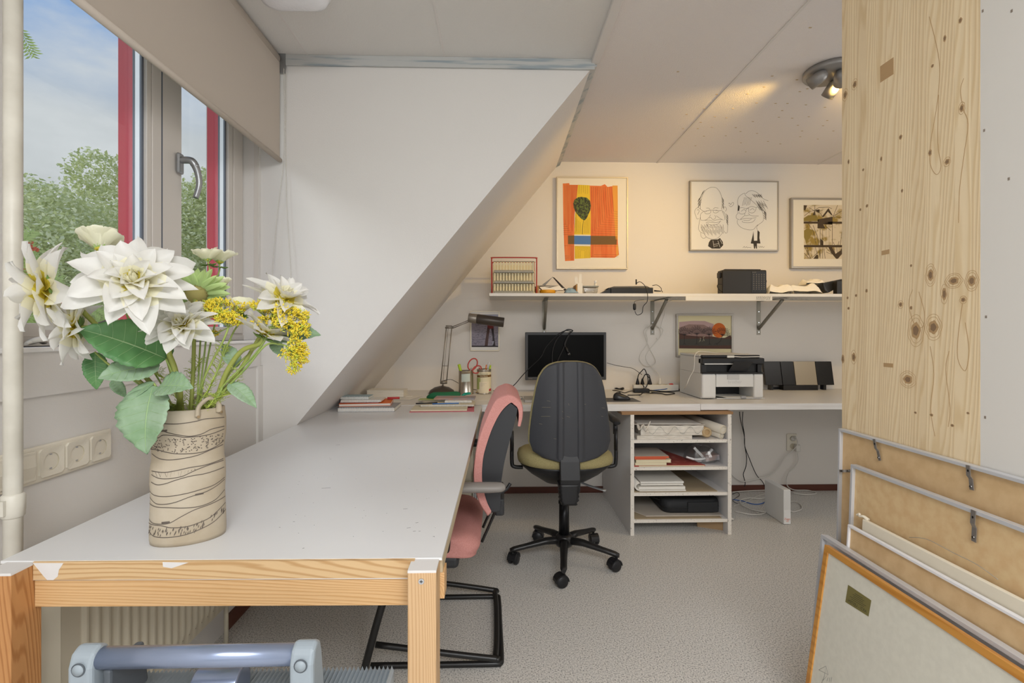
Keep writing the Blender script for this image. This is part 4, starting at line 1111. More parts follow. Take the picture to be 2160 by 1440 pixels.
b.face([tuple(p) for p in q])
b.use('label_ink')
o = q[2]; ex = (q[3] - q[2]); ey = (q[1] - q[2]); ex_, ey_ = ex.normalized(), ey.normalized(); ww, hh = ex.length, ey.length
nn = L5.n * 0.0004
def lab(x, y): return tuple(q[2] + ex_ * (ww / 2 + x) + ey_ * (hh / 2 + y) + nn)
b.text('ARTI - LIJSTEN', ww / 7.8, lambda x, y: lab(x, -(-y) - hh * 0.30))
for i, wd in enumerate((0.55, 0.68, 0.42, 0.5, 0.35)):
    y = -hh * 0.10 + i * hh * 0.11; b.ribbon([(-ww * wd / 2, y), (ww * wd / 2, y)], hh * 0.025, lab, 0)
b.build('maker_label', None, t)
b = MB().use('pencil')
fn = lambda u, v: tuple(L5.px(u, v, -0.0036))
for pts in ([(1727, 1412), (1742, 1404), (1739, 1425), (1733, 1440)], [(1727, 1412), (1747, 1422), (1736, 1434)], [(1742, 1404), (1747, 1422)], [(1747, 1428), (1744, 1436)], [(1751, 1428), (1749, 1437)], [(1755, 1427), (1753, 1437)]):
    b.ribbon([(fn(u, v)[1], fn(u, v)[2]) for u, v in pts], 0.0009, lambda y, z: tuple(L5.p(y, (z) / L5.up.z, -0.0036)), 0)
b.build('pencil_mark', None, t)

# ------------------------------------------------------------------ framed pictures on the back wall
mat('paper_warm', '#e9e2d3', 0.7); mat('paper_white', '#e8e5de', 0.7); mat('paper_cream', '#ddd2a9', 0.7)
mat('ink', '#3a342c', 0.7); mat('ink_soft', '#8a8174', 0.7)
mat('art_orange', '#dd6b34', 0.7, col2='#e58345', vscale=18, stretch=(3, 1, 0.3)); mat('art_yellow', '#e6c437', 0.7); mat('art_amber', '#e5a043', 0.7)
mat('art_green', '#5f6f35', 0.7, col2='#33382a', vscale=70, vlo=0.45, vhi=0.55); mat('art_blue', '#4d79b4', 0.7); mat('art_brown', '#74562e', 0.7); mat('art_line', '#6a3f22', 0.7)
mat('frame_silver', '#a9a39a', 0.4, metal=0.5); mat('frame_pale', '#cfc4ad', 0.4, metal=0.4)
def wallpic(name, label, u0, v0, u1, v1, fm, fw, dep, paper, tilt=0):
    yf = YB - dep
    a, c = P(u0, v0, Y=yf), P(u1, v1, Y=yf)
    # outer frame rectangle from the averaged corners
    x0, x1, z1, z0 = a.x, c.x, a.z, c.z
    t = thing(name, label, 'picture', ((x0 + x1) / 2, YB, z0))
    b = MB().use(fm)
    b.box(x0, x1, yf, YB - 0.001, z1 - fw, z1).box(x0, x1, yf, YB - 0.001, z0, z0 + fw).box(x0, x0 + fw, yf, YB - 0.001, z0 + fw, z1 - fw).box(x1 - fw, x1, yf, YB - 0.001, z0 + fw, z1 - fw)
    b.build('frame', None, t, bevel=0.001)
    yp = yf + 0.006
    b = MB().use(paper).box(x0 + fw, x1 - fw, yp, yp + 0.004, z0 + fw, z1 - fw)
    return t, b, yp
def W(yp, ou, ov, sc, off=0.0004):
    """zoomed-print coordinates to the print's plane."""
    return lambda x, y: tuple(P(ou + x / sc, ov + y / sc, Y=yp - off))
def strokes(b, f, ls, w, interp=3):
    for pts in ls:
        q = [f(x, y) for x, y in pts]; yy = q[0][1]
        b.ribbon([(p[0], p[2]) for p in q], w, lambda x, z: (x, yy, z), interp)
# 1: abstract orange and yellow print
t, b, yp = wallpic('framed_picture', 'framed print of orange and yellow blocks with a dark green leaf shape', 1174, 372, 1325, 567.5, 'frame_pale', 0.0095, 0.032, 'paper_warm')
f = W(yp, 1165, 365, 6.857); g = W(yp, 1165, 365, 6.857, 0.0008); h_ = W(yp, 1165, 365, 6.857, 0.0012)
def pg(b, f, pts): b.face([f(x, y) for x, y in pts])
b.use('art_orange'); pg(b, f, [(152, 150), (245, 145), (250, 168), (372, 170), (355, 330), (320, 600), (318, 1265), (185, 1272), (172, 1050), (160, 700)])
pg(b, f, [(540, 180), (700, 185), (760, 160), (800, 200), (860, 190), (945, 190), (948, 1000), (965, 1180), (900, 1225), (552, 1222), (556, 600)])
b.use('art_yellow'); pg(b, f, [(372, 168), (540, 175), (556, 600), (554, 892), (318, 888), (330, 600), (355, 330)])
pg(b, f, [(322, 1050), (552, 1055), (552, 1228), (325, 1240)]); 
b.use('art_amber'); pg(b, g, [(870, 180), (945, 180), (948, 520), (948, 960), (915, 960), (890, 560)]); pg(b, g, [(925, 1040), (950, 1040), (955, 1195), (925, 1195)])
b.use('paper_warm'); pg(b, g, [(318, 888), (554, 892), (552, 908), (318, 905)]); pg(b, g, [(318, 1030), (554, 1034), (552, 1056), (318, 1052)])
b.use('art_green'); pg(b, g, [(302, 440), (320, 385), (370, 350), (420, 343), (500, 355), (545, 400), (560, 470), (548, 540), (520, 600), (500, 650), (470, 684), (425, 665), (380, 620), (335, 560), (310, 500)])
b.use('art_brown'); pg(b, g, [(226, 902), (318, 902), (318, 1028), (228, 1028)]); pg(b, g, [(554, 906), (936, 910), (930, 1034), (554, 1034)])
b.use('art_blue'); pg(b, g, [(318, 902), (554, 906), (554, 1032), (318, 1028)])
b.use('ink'); strokes(b, h_, [[(452, 675), (440, 780), (435, 884)]], 0.0028); strokes(b, h_, [[(370, 390), (400, 420), (360, 460)], [(440, 430), (500, 470), (440, 500)], [(400, 640), (440, 560), (480, 620)], [(500, 390), (540, 430), (520, 500)], [(350, 520), (400, 600), (420, 650)], [(470, 520), (500, 560), (480, 640)]], 0.0024)
b.use('art_line')
LL = []
for i in range(9): x = 182 + i * 21; LL.append([(x, 175), (x + 6 - i, 740 + (i % 3) * 50), ])
for i in range(6): y = 740 + i * 29; LL.append([(158, y), (200 + i * 18, y + 2)])
for i in range(11): x = 566 + i * 27 + (0 if i < 5 else (i - 4) * 3); k = 870 - i * 32; LL.append([(x, 200), (x + 14 + i * 2, k), (948, k + 12)])
for i in range(5): x = 390 + i * 30; LL.append([(x, 175), (x - 2, 300 - (20 if i == 2 else 0))])
for i in range(4): LL.append([(338 + i * 22, 640 + i * 22), (334 + i * 22, 870)]); LL.append([(470 + i * 22, 700 - i * 20), (465 + i * 20, 870)])
for i in range(4): LL.append([(335 + i * 22, 1225), (335 + i * 24, 1065 + i * 18), (540 - i * 22, 1068 + i * 18), (538 - i * 22, 1225)])
for i in range(3): LL.append([(175, 1048 + 0 * i), (305 - i * 18, 1050), (300 - i * 18, 1240 - i * 20), (180, 1236 - i * 20)])
LL += [[(585, 1200), (585, 1052), (948, 1060)], [(600, 1178), (945, 1180)], [(560, 1205), (955, 1210)]]
strokes(b, h_, LL, 0.0011, 0)
b.build('print', None, t)
# 2: pen drawing of two laughing heads
t, b, yp = wallpic('framed_picture', 'framed pen drawing of a bearded man and a woman with a heart', 1456, 380, 1643, 529, 'frame_silver', 0.0085, 0.030, 'paper_white')
f = W(yp, 1450, 370, 8.725)
b.use('ink')
K = []
K += [[(240, 620), (240, 520), (265, 400), (320, 290), (400, 230), (470, 215), (540, 235), (600, 310), (630, 400), (640, 520), (625, 620)],
      [(250, 620), (300, 658), (420, 640), (470, 640), (600, 650), (640, 630)],
      [(240, 625), (200, 590), (150, 620), (135, 680), (160, 760), (180, 800), (210, 790)], [(175, 640), (200, 625), (215, 660), (185, 720)],
      [(660, 590), (700, 580), (720, 620), (700, 660)], [(640, 650), (690, 700), (715, 800), (740, 900), (735, 1040), (700, 1060), (680, 1020)],
      [(305, 660), (250, 700), (240, 760), (250, 820), (320, 822), (380, 790), (430, 720)], [(240, 760), (215, 880), (205, 980), (240, 1040), (310, 1070)],
      [(245, 1050), (250, 1120), (300, 1160), (345, 1130)], [(310, 1075), (360, 1140), (460, 1170), (560, 1150), (650, 1050)],
      [(400, 785), (430, 770), (460, 808), (500, 800), (520, 765), (500, 730)], [(345, 600), (390, 600), (418, 628)], [(475, 620), (510, 590), (570, 600)],
      [(320, 660), (330, 700), (390, 705), (430, 680), (430, 645)], [(475, 645), (480, 680), (530, 690), (580, 660)], [(340, 660), (400, 640)], [(500, 645), (550, 640)],
      [(340, 870), (380, 855), (420, 860), (500, 870), (580, 855), (620, 835)], [(375, 870), (390, 900), (460, 910), (560, 895), (600, 850)],
      [(350, 880), (370, 940), (350, 900)], [(320, 830), (400, 820), (466, 840), (540, 815), (640, 810)], [(530, 740), (600, 790), (660, 820)], [(640, 660), (680, 740), (690, 820)]]
for i in range(24):     # beard
    x = 250 + i * 18; y0 = 1000 + 40 * math.sin(i / 23 * PI); K.append([(x, y0 - 60 + (i % 3) * 14), (x + 20 - i, y0 + 20 + (i % 4) * 16)])
for i in range(22):
    x = 255 + i * 19; K.append([(x, 900 + (i % 3) * 16), (x + 10, 960 + (i % 4) * 8)])
for i in range(12):     # hair at the sides
    K.append([(200 + i * 7, 480 - i * 15), (240 + i * 7, 400 - i * 12)]); K.append([(190 + (i % 4) * 12, 600 - i * 14), (215 + (i % 4) * 12, 520 - i * 12)])
    K.append([(640 + (i % 4) * 9, 400 + i * 16), (652 + (i % 3) * 9, 470 + i * 14)]); K.append([(715 + (i % 3) * 12, 700 + i * 16), (735 + (i % 3) * 8, 760 + i * 14)])
K += [[(775, 525), (760, 510), (785, 515), (795, 540), (830, 495), (852, 510), (840, 545), (797, 576), (765, 545)]]
K += [[(925, 690), (930, 560), (925, 460), (960, 380), (1050, 325), (1070, 370), (1150, 430), (1290, 560)], [(1070, 340), (1130, 290), (1200, 280), (1290, 320), (1350, 390), (1420, 440), (1490, 465)],
      [(940, 690), (900, 730), (905, 790), (960, 815)], [(920, 815), (920, 880), (980, 950), (1060, 985), (1150, 1003), (1220, 990), (1260, 940), (1300, 905)],
      [(1370, 640), (1400, 740), (1390, 840), (1300, 910), (1275, 960), (1290, 1000)], [(950, 660), (960, 700), (1020, 710), (1070, 680), (1080, 630), (1130, 600), (1130, 670), (1200, 690), (1250, 650), (1270, 590), (1300, 570)],
      [(950, 600), (1010, 590), (1075, 610), (1130, 590), (1180, 570), (1265, 590)], [(990, 660), (1040, 625), (1070, 650)], [(1150, 640), (1200, 610), (1235, 640)],
      [(1060, 700), (1055, 735), (1090, 740), (1140, 720), (1120, 690)], [(970, 810), (1050, 740)], [(1140, 725), (1200, 745), (1310, 745)], [(975, 815), (1050, 790), (1150, 790), (1270, 775)], [(1010, 830), (1020, 860), (1110, 870), (1200, 855), (1250, 800)],
      [(1030, 825), (1120, 830), (1180, 800)], [(1370, 640), (1410, 655), (1415, 700)]]
for i in range(16):
    K.append([(1260 + i * 9, 460 + (i % 5) * 20), (1330 + i * 10, 540 + (i % 6) * 24)]); K.append([(1400 + (i % 5) * 12, 640 + i * 9), (1430 + (i % 4) * 9, 700 + i * 8)]); K.append([(1190 + i * 11, 340 + (i % 3) * 9), (1230 + i * 10, 385 + (i % 4) * 8)])
for x in range(1010, 1150, 26): K.append([(x + 40, 400), (x, 540 + (x % 3) * 8)])
for i in range(6): K.append([(940 + i * 4, 540 + i * 5), (930 + i * 4, 650)]); K.append([(1290 + i * 14, 570), (1340 + i * 13, 640)])
K += [[(1020, 1330), (1050, 1305), (1060, 1330), (1090, 1310), (1100, 1330), (1130, 1320), (1175, 1330)], [(1310, 1300), (1330, 1325), (1345, 1302), (1360, 1325), (1375, 1300), (1390, 1325), (1418, 1308)]]
strokes(b, f, K, 0.0019)
for pts in ([(430, 1180), (560, 1175), (600, 1150), (650, 1220), (660, 1280), (600, 1345), (450, 1345), (380, 1300), (395, 1230)], [(1215, 1020), (1200, 1110), (1165, 1250), (1215, 1255), (1225, 1345), (1245, 1345), (1255, 1290), (1262, 1345), (1282, 1345), (1280, 1250), (1345, 1252), (1325, 1150), (1330, 1040), (1290, 1005), (1285, 1200), (1225, 1200)]):
    b.face([f(x, y) for x, y in pts])
b.use('paper_white')
g = W(yp, 1450, 370, 8.725, 0.0008)
strokes(b, g, [[(470, 1200), (490, 1320)], [(560, 1200), (600, 1320)], [(490, 1265), (570, 1255)], [(600, 1180), (640, 1260)], [(500, 1300), (560, 1290)]], 0.0024)
b.build('drawing', None, t)
# 3: dark branches print, partly hidden
t, b, yp = wallpic('framed_picture', 'framed print of dark angular branches, partly hidden by the pine board', 1669.5, 416.5, 1812, 566, 'frame_silver', 0.014, 0.032, 'paper_warm')
f = W(yp, 1660, 400, 8.0); g = W(yp, 1660, 400, 8.0, 0.0008)
mat('art_tan', '#d8cab0', 0.7, col2='#9c8440', vscale=16, vlo=0.5, vhi=0.62, detail=8); mat('art_dark', '#4a3b28', 0.7); mat('art_olive', '#8c7a3a', 0.7)
b.use('art_tan'); pg(b, f, [(280, 258), (1000, 258), (1000, 1168), (288, 1168)])
b.use('art_olive'); pg(b, g, [(282, 480), (360, 430), (500, 430), (540, 530), (282, 530)]); pg(b, g, [(288, 690), (340, 650), (440, 680), (400, 780), (330, 910), (288, 800)])
b.use('art_dark')
for pts in ([(282, 535), (1000, 540), (1000, 575), (282, 572)], [(286, 932), (1000, 934), (1000, 972), (286, 970)], [(520, 500), (770, 455), (768, 590), (610, 585), (650, 655), (515, 650)], [(410, 465), (470, 350), (490, 470)], [(590, 455), (700, 310), (775, 440), (740, 420), (690, 370), (620, 460)],
            [(565, 825), (615, 870), (612, 945), (565, 945)], [(445, 1165), (500, 1095), (525, 1100), (528, 1165)], [(700, 970), (760, 970), (820, 1080), (900, 1030), (925, 975), (930, 1080), (860, 1165), (830, 1165), (750, 1070)], [(282, 262), (340, 265), (310, 350), (282, 340)], [(470, 345), (550, 330), (548, 385), (520, 380)]):
    pg(b, g, pts)
strokes(b, g, [[(295, 440), (390, 365), (470, 350), (600, 350)], [(470, 262), (470, 360)], [(370, 300), (470, 360), (570, 400), (600, 460)], [(780, 450), (855, 262)], [(780, 450), (930, 355)], [(780, 460), (930, 470)], [(480, 340), (540, 300), (700, 295), (760, 320)], [(340, 640), (360, 570), (440, 690), (490, 910)], [(440, 600), (520, 800), (560, 1150)], [(560, 660), (560, 1160)], [(600, 660), (600, 1160)], [(765, 590), (765, 930)], [(640, 600), (740, 690)], [(300, 970), (400, 1160)], [(340, 970), (390, 1160)], [(290, 1070), (380, 1165)], [(420, 1150), (530, 1050)], [(480, 970), (510, 1090)], [(780, 970), (810, 1070)], [(840, 970), (850, 1060)], [(660, 1050), (760, 1090)], [(660, 980), (760, 1080)], [(780, 880), (800, 935)], [(880, 870), (860, 935)], [(930, 700), (900, 930)], [(620, 960), (645, 1160)]], 0.003, 0)
strokes(b, g, [[(660 + 50 * i, 600), (660 + 50 * i, 930)] for i in range(2)] + [[(350 + 60 * i, 980), (350 + 60 * i, 1160)] for i in range(3)], 0.0012, 0)
b.build('print', None, t)
# 4: sunset print, hanging slightly askew
t, b, yp = wallpic('framed_picture', 'silver-framed print of bare trees and an orange sun above the printer', 1427, 662, 1547, 752.5, 'frame_silver', 0.013, 0.022, 'paper_cream')
f = W(yp, 1410, 640, 11.075); g = W(yp, 1410, 640, 11.075, 0.0008); h_ = W(yp, 1410, 640, 11.075, 0.0012)
mat('art_pink', '#b99b97', 0.7); mat('art_mauve', '#94776f', 0.7); mat('art_earth', '#54382e', 0.7); mat('art_field', '#45413a', 0.7); mat('art_sun', '#c8641f', 0.7); mat('art_tree', '#2a2626', 0.7); mat('art_cream', '#d6cca8', 0.7)
b.use('art_pink'); pg(b, f, [(250, 430), (560, 405), (850, 408), (1060, 480), (1030, 760), (250, 760)])
b.use('art_mauve'); pg(b, g, [(250, 560), (480, 485), (830, 495), (1030, 600), (1030, 770), (250, 770)])
b.use('art_sun'); pg(b, h_, [(1180 + 160 * math.cos(a * PI / 20), 625 + 172 * math.sin(a * PI / 20)) for a in range(40)])
b.use('art_earth'); q_ = W(yp, 1410, 640, 11.075, 0.0015); pg(b, q_, [(248, 685), (420, 740), (700, 765), (1050, 770), (1180, 800), (1320, 800), (1440, 740), (1478, 790), (1478, 1058), (248, 1048)])
b.use('art_field'); r_ = W(yp, 1410, 640, 11.075, 0.0018); pg(b, r_, [(250, 830), (700, 820), (1478, 830), (1478, 975), (900, 985), (250, 975)])
b.use('art_tree'); w_ = W(yp, 1410, 640, 11.075, 0.0022)
rr = random.Random(8)
for (bx_, by_, tx, ty) in ((375, 960, 372, 740), (660, 955, 665, 720), (960, 965, 950, 735), (1110, 955, 1255, 745)):
    strokes(b, w_, [[(bx_, by_), ((bx_ + tx) / 2 + (40 if bx_ == 1110 else 0), (by_ + ty) / 2 + 15), (tx, ty)]], 0.0032)
    strokes(b, w_, [[(bx_ - 40, by_ + 5), (bx_, by_ - 30), (bx_ + 40, by_ + 5)]], 0.002)
    for i in range(9):
        a = -PI / 2 + (i - 4) * 0.30 + (0.35 if bx_ == 1110 else 0); r1 = 105; ex, ey = tx + math.cos(a) * r1, ty + math.sin(a) * r1
        strokes(b, w_, [[(tx, ty), (tx + math.cos(a) * 60, ty + math.sin(a) * 45), (ex, ey)]], 0.0022)
        for s in (-0.45, 0.1, 0.5):
            r2 = rr.uniform(70, 120); strokes(b, w_, [[(ex, ey), (ex + math.cos(a + s) * r2, ey + math.sin(a + s) * r2)]], 0.0017)
b.use('art_cream'); strokes(b, w_, [[(740, 790), (745, 840), (715, 900)], [(745, 840), (755, 885)], [(730, 810), (760, 815)], [(820, 770), (825, 830), (795, 885)], [(825, 830), (840, 875)], [(800, 790), (860, 770)]], 0.0012)
b.use('ink_soft'); strokes(b, f, [[(260 + i * 40, 1078 + (i % 2) * 8), (285 + i * 40, 1074)] for i in range(9)], 0.0008)
b.build('print', None, t)
# 5: small photo behind the lamp
t, b, yp = wallpic('framed_photo', 'small framed photo of a long-legged figure behind the desk lamp', 992, 655.5, 1053.5, 740, 'frame_pale', 0.006, 0.015, 'paper_white')
f = W(yp, 980, 640, 13.09); g = W(yp, 980, 640, 13.09, 0.0008)
mat('photo_sea', '#8e8794', 0.6, col2='#6f6a78', vscale=60, stretch=(1, 1, 3), vlo=0.5, vhi=0.6); mat('photo_dark', '#2c2226', 0.6); mat('photo_brown', '#4d3532', 0.6); mat('photo_red', '#7a2c2c', 0.6); mat('photo_sky', '#9c9cab', 0.6)
b.use('photo_sea'); pg(b, f, [(190, 300), (925, 300), (925, 1195), (195, 1195)])
b.use('photo_sky'); pg(b, g, [(190, 300), (925, 300), (925, 380), (190, 380)])
b.use('photo_dark'); pg(b, g, [(195, 1160), (925, 1165), (925, 1200), (195, 1200)]); pg(b, g, [(735, 700), (800, 640), (815, 900), (855, 1190), (775, 1190), (770, 900)])
b.use('photo_brown'); pg(b, g, [(630, 650), (695, 700), (655, 1000), (635, 1190), (550, 1190), (575, 1000), (610, 800)])
b.use('photo_red'); pg(b, g, [(630, 600), (800, 600), (800, 700), (710, 690), (690, 720), (630, 730)])
b.use('photo_dark'); pg(b, g, [(690, 350), (700, 325), (725, 318), (750, 335), (755, 360), (740, 380), (700, 380)]); pg(b, g, [(650, 390), (790, 390), (800, 600), (630, 600)])
b.use('photo_sky'); W_ = W(yp, 980, 640, 13.09, 0.0012); pg(b, W_, [(770, 1040), (815, 1035), (790, 1130), (765, 1140)])
b.build('photo', None, t)
# ------------------------------------------------------------------ ceramic vase
mat('clay', '#b9ae9b', 0.55, col2='#a89a83', vscale=11, bump=0.06, bscale=50)
mat('clay_dark', '#8f7a5c', 0.8); mat('clay_line', '#5d544c', 0.8); mat('clay_stain', '#b39c78', 0.7)
VC = Vector((-0.628, 1.040, TZ))
vt = Vector((-VC.x, -VC.y, 0)).normalized()          # towards the camera
va = vt.copy(); vr = Vector((-va.y, va.x, 0))        # across; positive to the right as seen
vr = Vector((va.y * -1, va.x, 0));
if vr.x < 0: vr = -vr
rot_v = Matrix.Rotation(R(-8), 3, 'Z')
va, vr = rot_v @ va, rot_v @ vr
t = thing('vase', 'tall oval stoneware vase with carved dark lines on the white table', 'vase', tuple(VC))
VH = 0.262
vprof = [(0.0, 0.0655), (0.01, 0.067), (0.05, 0.066), (0.09, 0.0645), (0.12, 0.066), (0.145, 0.0655), (0.165, 0.0625), (0.185, 0.0635), (0.21, 0.0665), (0.24, 0.0665), (0.252, 0.0648), (VH, 0.0640)]
def vrad(z):
    for (a, ra), (c, rc) in zip(vprof, vprof[1:]):
        if z <= c: return ra + (rc - ra) * max(0, (z - a)) / (c - a)
    return vprof[-1][1]
def vpt(s, z, off=0.0, inner=0.0):
    """angle s (0 = facing the camera), height z"""
    r = vrad(z) - inner; k = 0.74
    return VC + vr * math.sin(s) * (r + off) + va * math.cos(s) * (r * k + off) + Vector((0, 0, z))
n = 56
b = MB().use('clay'); rings = []
for i in range(34): z = VH * i / 33; rings.append([tuple(vpt(2 * PI * j / n, z)) for j in range(n)])
rings.append([tuple(vpt(2 * PI * j / n, VH + 0.001, 0, 0.002)) for j in range(n)])
for i in range(10): z = VH - 0.02 * i - 0.001; rings.append([tuple(vpt(2 * PI * j / n, z, 0, 0.0045)) for j in range(n)])
b.ring_loft(rings)
# carved pattern on the visible front
b.use('clay_line')
def vpx(x, y, off=0.0004):
    """pattern coordinates measured on the front of the vase (x -1..1, height in metres)."""
    s = max(-1, min(1, (x - 400) / 292)) * 1.35
    z = VH - (y - 130) / 1262 * VH
    sag = 0.0
    return vpt(s, max(0.001, min(VH, z)), off)
def vx(x, y): return ((x - 402) / 296 , y)
def vstroke(pts, w=0.0016):
    ps = [Vector(((x - 402) / 300, y, 0)) for x, y in pts]
    ps = crom(ps, [0] * len(ps), 5)[0] if len(ps) > 2 else ps
    vs = []
    for i, p in enumerate(ps):
        s = math.asin(max(-0.995, min(0.995, p.x)))
        zc_ = VH - (p.y - 120 - 16 * math.cos(s)) / 1252 * VH
        for dz in (-w / 2, w / 2): vs.append(tuple(vpt(s, max(0.002, min(VH, zc_ + dz)), 0.00045)))
    b.add(vs, [(2 * i, 2 * i + 1, 2 * i + 3, 2 * i + 2) for i in range(len(ps) - 1)], False)
for pts in ([(112, 245), (200, 240), (350, 250), (480, 238), (560, 222), (690, 228)], [(112, 325), (150, 298), (220, 305), (300, 335), (400, 365), (460, 372), (530, 360), (600, 325), (690, 315)],
            [(112, 355), (150, 375), (200, 372), (240, 348), (330, 358), (400, 378), (520, 380), (600, 370), (690, 342)], [(108, 484), (180, 485), (260, 510), (350, 530), (480, 538), (560, 530), (640, 500), (692, 460)],
            [(125, 525), (190, 565), (280, 582), (400, 575), (500, 560), (600, 525), (692, 495)], [(135, 682), (250, 692), (350, 680), (450, 665), (560, 660), (692, 634)], [(135, 715), (200, 745), (280, 752), (380, 740), (440, 715), (500, 690), (600, 662), (692, 650)],
            [(135, 785), (190, 806), (260, 795), (340, 768), (450, 745), (560, 740), (692, 718)], [(115, 875), (160, 905), (260, 916), (400, 905), (520, 885), (620, 865), (695, 820)], [(110, 935), (170, 980), (240, 988), (330, 975), (440, 940), (560, 915), (640, 880), (695, 840)],
            [(106, 992), (180, 1012), (280, 1020), (400, 1036), (500, 1042), (580, 1030), (640, 1005), (698, 945)], [(110, 1135), (150, 1162), (220, 1168), (290, 1160), (380, 1110), (480, 1065), (600, 1040), (700, 1012)],
            [(106, 1176), (220, 1182), (300, 1205), (420, 1210), (520, 1190), (600, 1160), (700, 1075)], [(106, 1240), (160, 1280), (260, 1292), (400, 1285), (520, 1255), (620, 1215), (705, 1140)]):
    vstroke(pts)
rr = random.Random(6)
for _ in range(190):
    x = rr.uniform(112, 690); lo = 385; hi = 478 + 45 * math.sin((x - 110) / 580 * PI); 
    if x < 220: lo = 395
    y = rr.uniform(lo, hi); vstroke([(x - 4, y), (x + 4, y)], 0.0017)
for _ in range(75):
    x = rr.uniform(112, 690); m_ = 1228 - (max(0, x - 480) / 210) ** 1.3 * 110 + (10 if 200 < x < 480 else 0)
    y = rr.uniform(m_ - 26, m_ + 40); vstroke([(x - 4, y + 10), (x + 4, y - 10)], 0.0034)
for i in range(14):
    x = 145 + i * 26; vstroke([(x, 690), (x + rr.uniform(-12, 22), 735 - max(0, i - 9) * 12)], 0.0013)
for x, y in ((235, 310), (510, 928), (255, 1156)):
    vstroke([(x - 30, y), (x, y - 2), (x + 35, y - 4)], 0.0035)
b.use('clay_stain')
b.build('vase_body', None, t)
for s0, sg in ((0.62, 1), (-0.35 + PI, 1)):
    b = MB().use('clay')
    a = vpt(s0 - 0.30, VH - 0.012, 0.003); c = vpt(s0 + 0.36, VH - 0.008, 0.003); m1 = vpt(s0 + 0.02, VH + 0.022, 0.004)
    q1 = vpt(s0 - 0.26, VH + 0.008, 0.004); q2 = vpt(s0 + 0.30, VH + 0.012, 0.004)
    b.tube([a, q1, m1, q2, c], [0.006, 0.005, 0.0045, 0.005, 0.006], 10, 6, flat=0.8)
    b.use('clay_dark')
    for p in (a, c):
        d = (p - Vector((VC.x, VC.y, p.z))).normalized(); b.cyl(p + d * 0.004, p + d * 0.0062, 0.0028, n=12)
    b.build('vase_handle', None, t)

# ------------------------------------------------------------------ silk flowers
mat('petal_white', '#ecebe7', 0.45, sss=0.0, bump=0.15, bscale=60); mat('petal_cream', '#f6f3dc', 0.45); mat('petal_yellow', '#e8d95a', 0.5)
mat('petal_lemon', '#fcfbe6', 0.45); mat('petal_green', '#c9e29a', 0.5); mat('stem_green', '#7f9650', 0.5, col2='#9fae5c', vscale=18); mat('stem_thick', '#9aa04e', 0.5, col2='#838d45', vscale=12)
mat('leaf_dark', '#4c7a48', 0.5, col2='#5d8a52', vscale=14, bump=0.2, bscale=45); mat('leaf_grey', '#90a68c', 0.6, col2='#76946f', vscale=22, bump=0.2, bscale=45)
mat('leaf_vein', '#93b07f', 0.5); mat('floret', '#e6c926', 0.6, col2='#f0dc4a', vscale=60); mat('floret_green', '#ccd24a', 0.6); mat('seed_brown', '#a39a5e', 0.8); mat('sepal', '#7b9a4e', 0.5, col2='#5c7a3c', vscale=30)
mat('fern_green', '#b3c45a', 0.5)
for k_ in ('petal_white', 'petal_cream', 'petal_lemon', 'petal_green', 'petal_yellow'):   # thin cloth lets some light through
    nt = MATS[k_].node_tree; pb = nt.nodes['Principled BSDF']; om = [q for q in nt.nodes if q.type == 'OUTPUT_MATERIAL'][0]
    tl = N(nt, 'ShaderNodeBsdfTranslucent'); tl.inputs[0].default_value = pb.inputs['Base Color'].default_value
    ms = N(nt, 'ShaderNodeMixShader'); ms.inputs[0].default_value = 0.42
    L(nt, pb.outputs[0], ms.inputs[1]); L(nt, tl.outputs[0], ms.inputs[2]); L(nt, ms.outputs[0], om.inputs[0])
def petal(b, c, Q, az, e0, e1, L_, W_, cup, mats_, r0=0.0, tip=1.0, twist=0.0, rr=random, h0=0.0):
    """one petal in the flower frame Q (Z = facing direction)."""
    nu, nvv = 8, 6
    def pos(u, w):
        e = e0 + (e1 - e0) * u
        r = r0; h = h0; st = 8
        for i in range(st):
            ee = e0 + (e1 - e0) * (u * (i + 0.5) / st); r += math.cos(ee) * u * L_ / st; h += math.sin(ee) * u * L_ / st
        wid = W_ * (math.sin(PI * min(1, u ** 0.75 * 0.97 + 0.03)) ** 0.7) if tip == 1.0 else W_ * min(1, (u * 1.5) ** 0.7) * (1 if u < 0.85 else math.cos((u - 0.85) / 0.15 * 1.1))
        x = w * wid * (1 + 0.0); lift = cup * wid * (w * w) * 1.3 - (0.0026 if L_ > 0.045 else 0.001) * math.cos(w * 7.5) * math.sin(PI * min(1, u + 0.1)) + 0.05 * L_ * math.sin(u * 5 + az * 3) * w
        lr = -math.sin(e) * lift; lh = math.cos(e) * lift
        tw = twist * u; xx = x * math.cos(tw); lh += x * math.sin(tw)
        p = Vector(((r + lr) * math.cos(az) - xx * math.sin(az), (r + lr) * math.sin(az) + xx * math.cos(az), h + lh))
        return c + Q @ p
    vs = [tuple(pos(i / nu, -1 + 2 * j / nvv)) for i in range(nu + 1) for j in range(nvv + 1)]
    o = len(b.v); b.v += vs
    for i in range(nu):
        mm = mats_[0] if i < 2 else (mats_[1] if i < 4 else mats_[2]); b.use(mm)
        for j in range(nvv):
            a = o + i * (nvv + 1) + j; b.f.append([a, a + 1, a + nvv + 2, a + nvv + 1]); b.m.append(b.cm); b.sm.append(True)
def frameQ(d):
    return Vector((0, 0, 1)).rotation_difference(Vector(d).normalized()).to_matrix()
WH = ('petal_yellow', 'petal_cream', 'petal_white')
def stem(root, pts, r0, r1, m='stem_thick'):
    return MB().use(m).tube(pts, [r0 + (r1 - r0) * i / (len(pts) - 1) for i in range(len(pts))], 10, 6).build('stem', None, root)
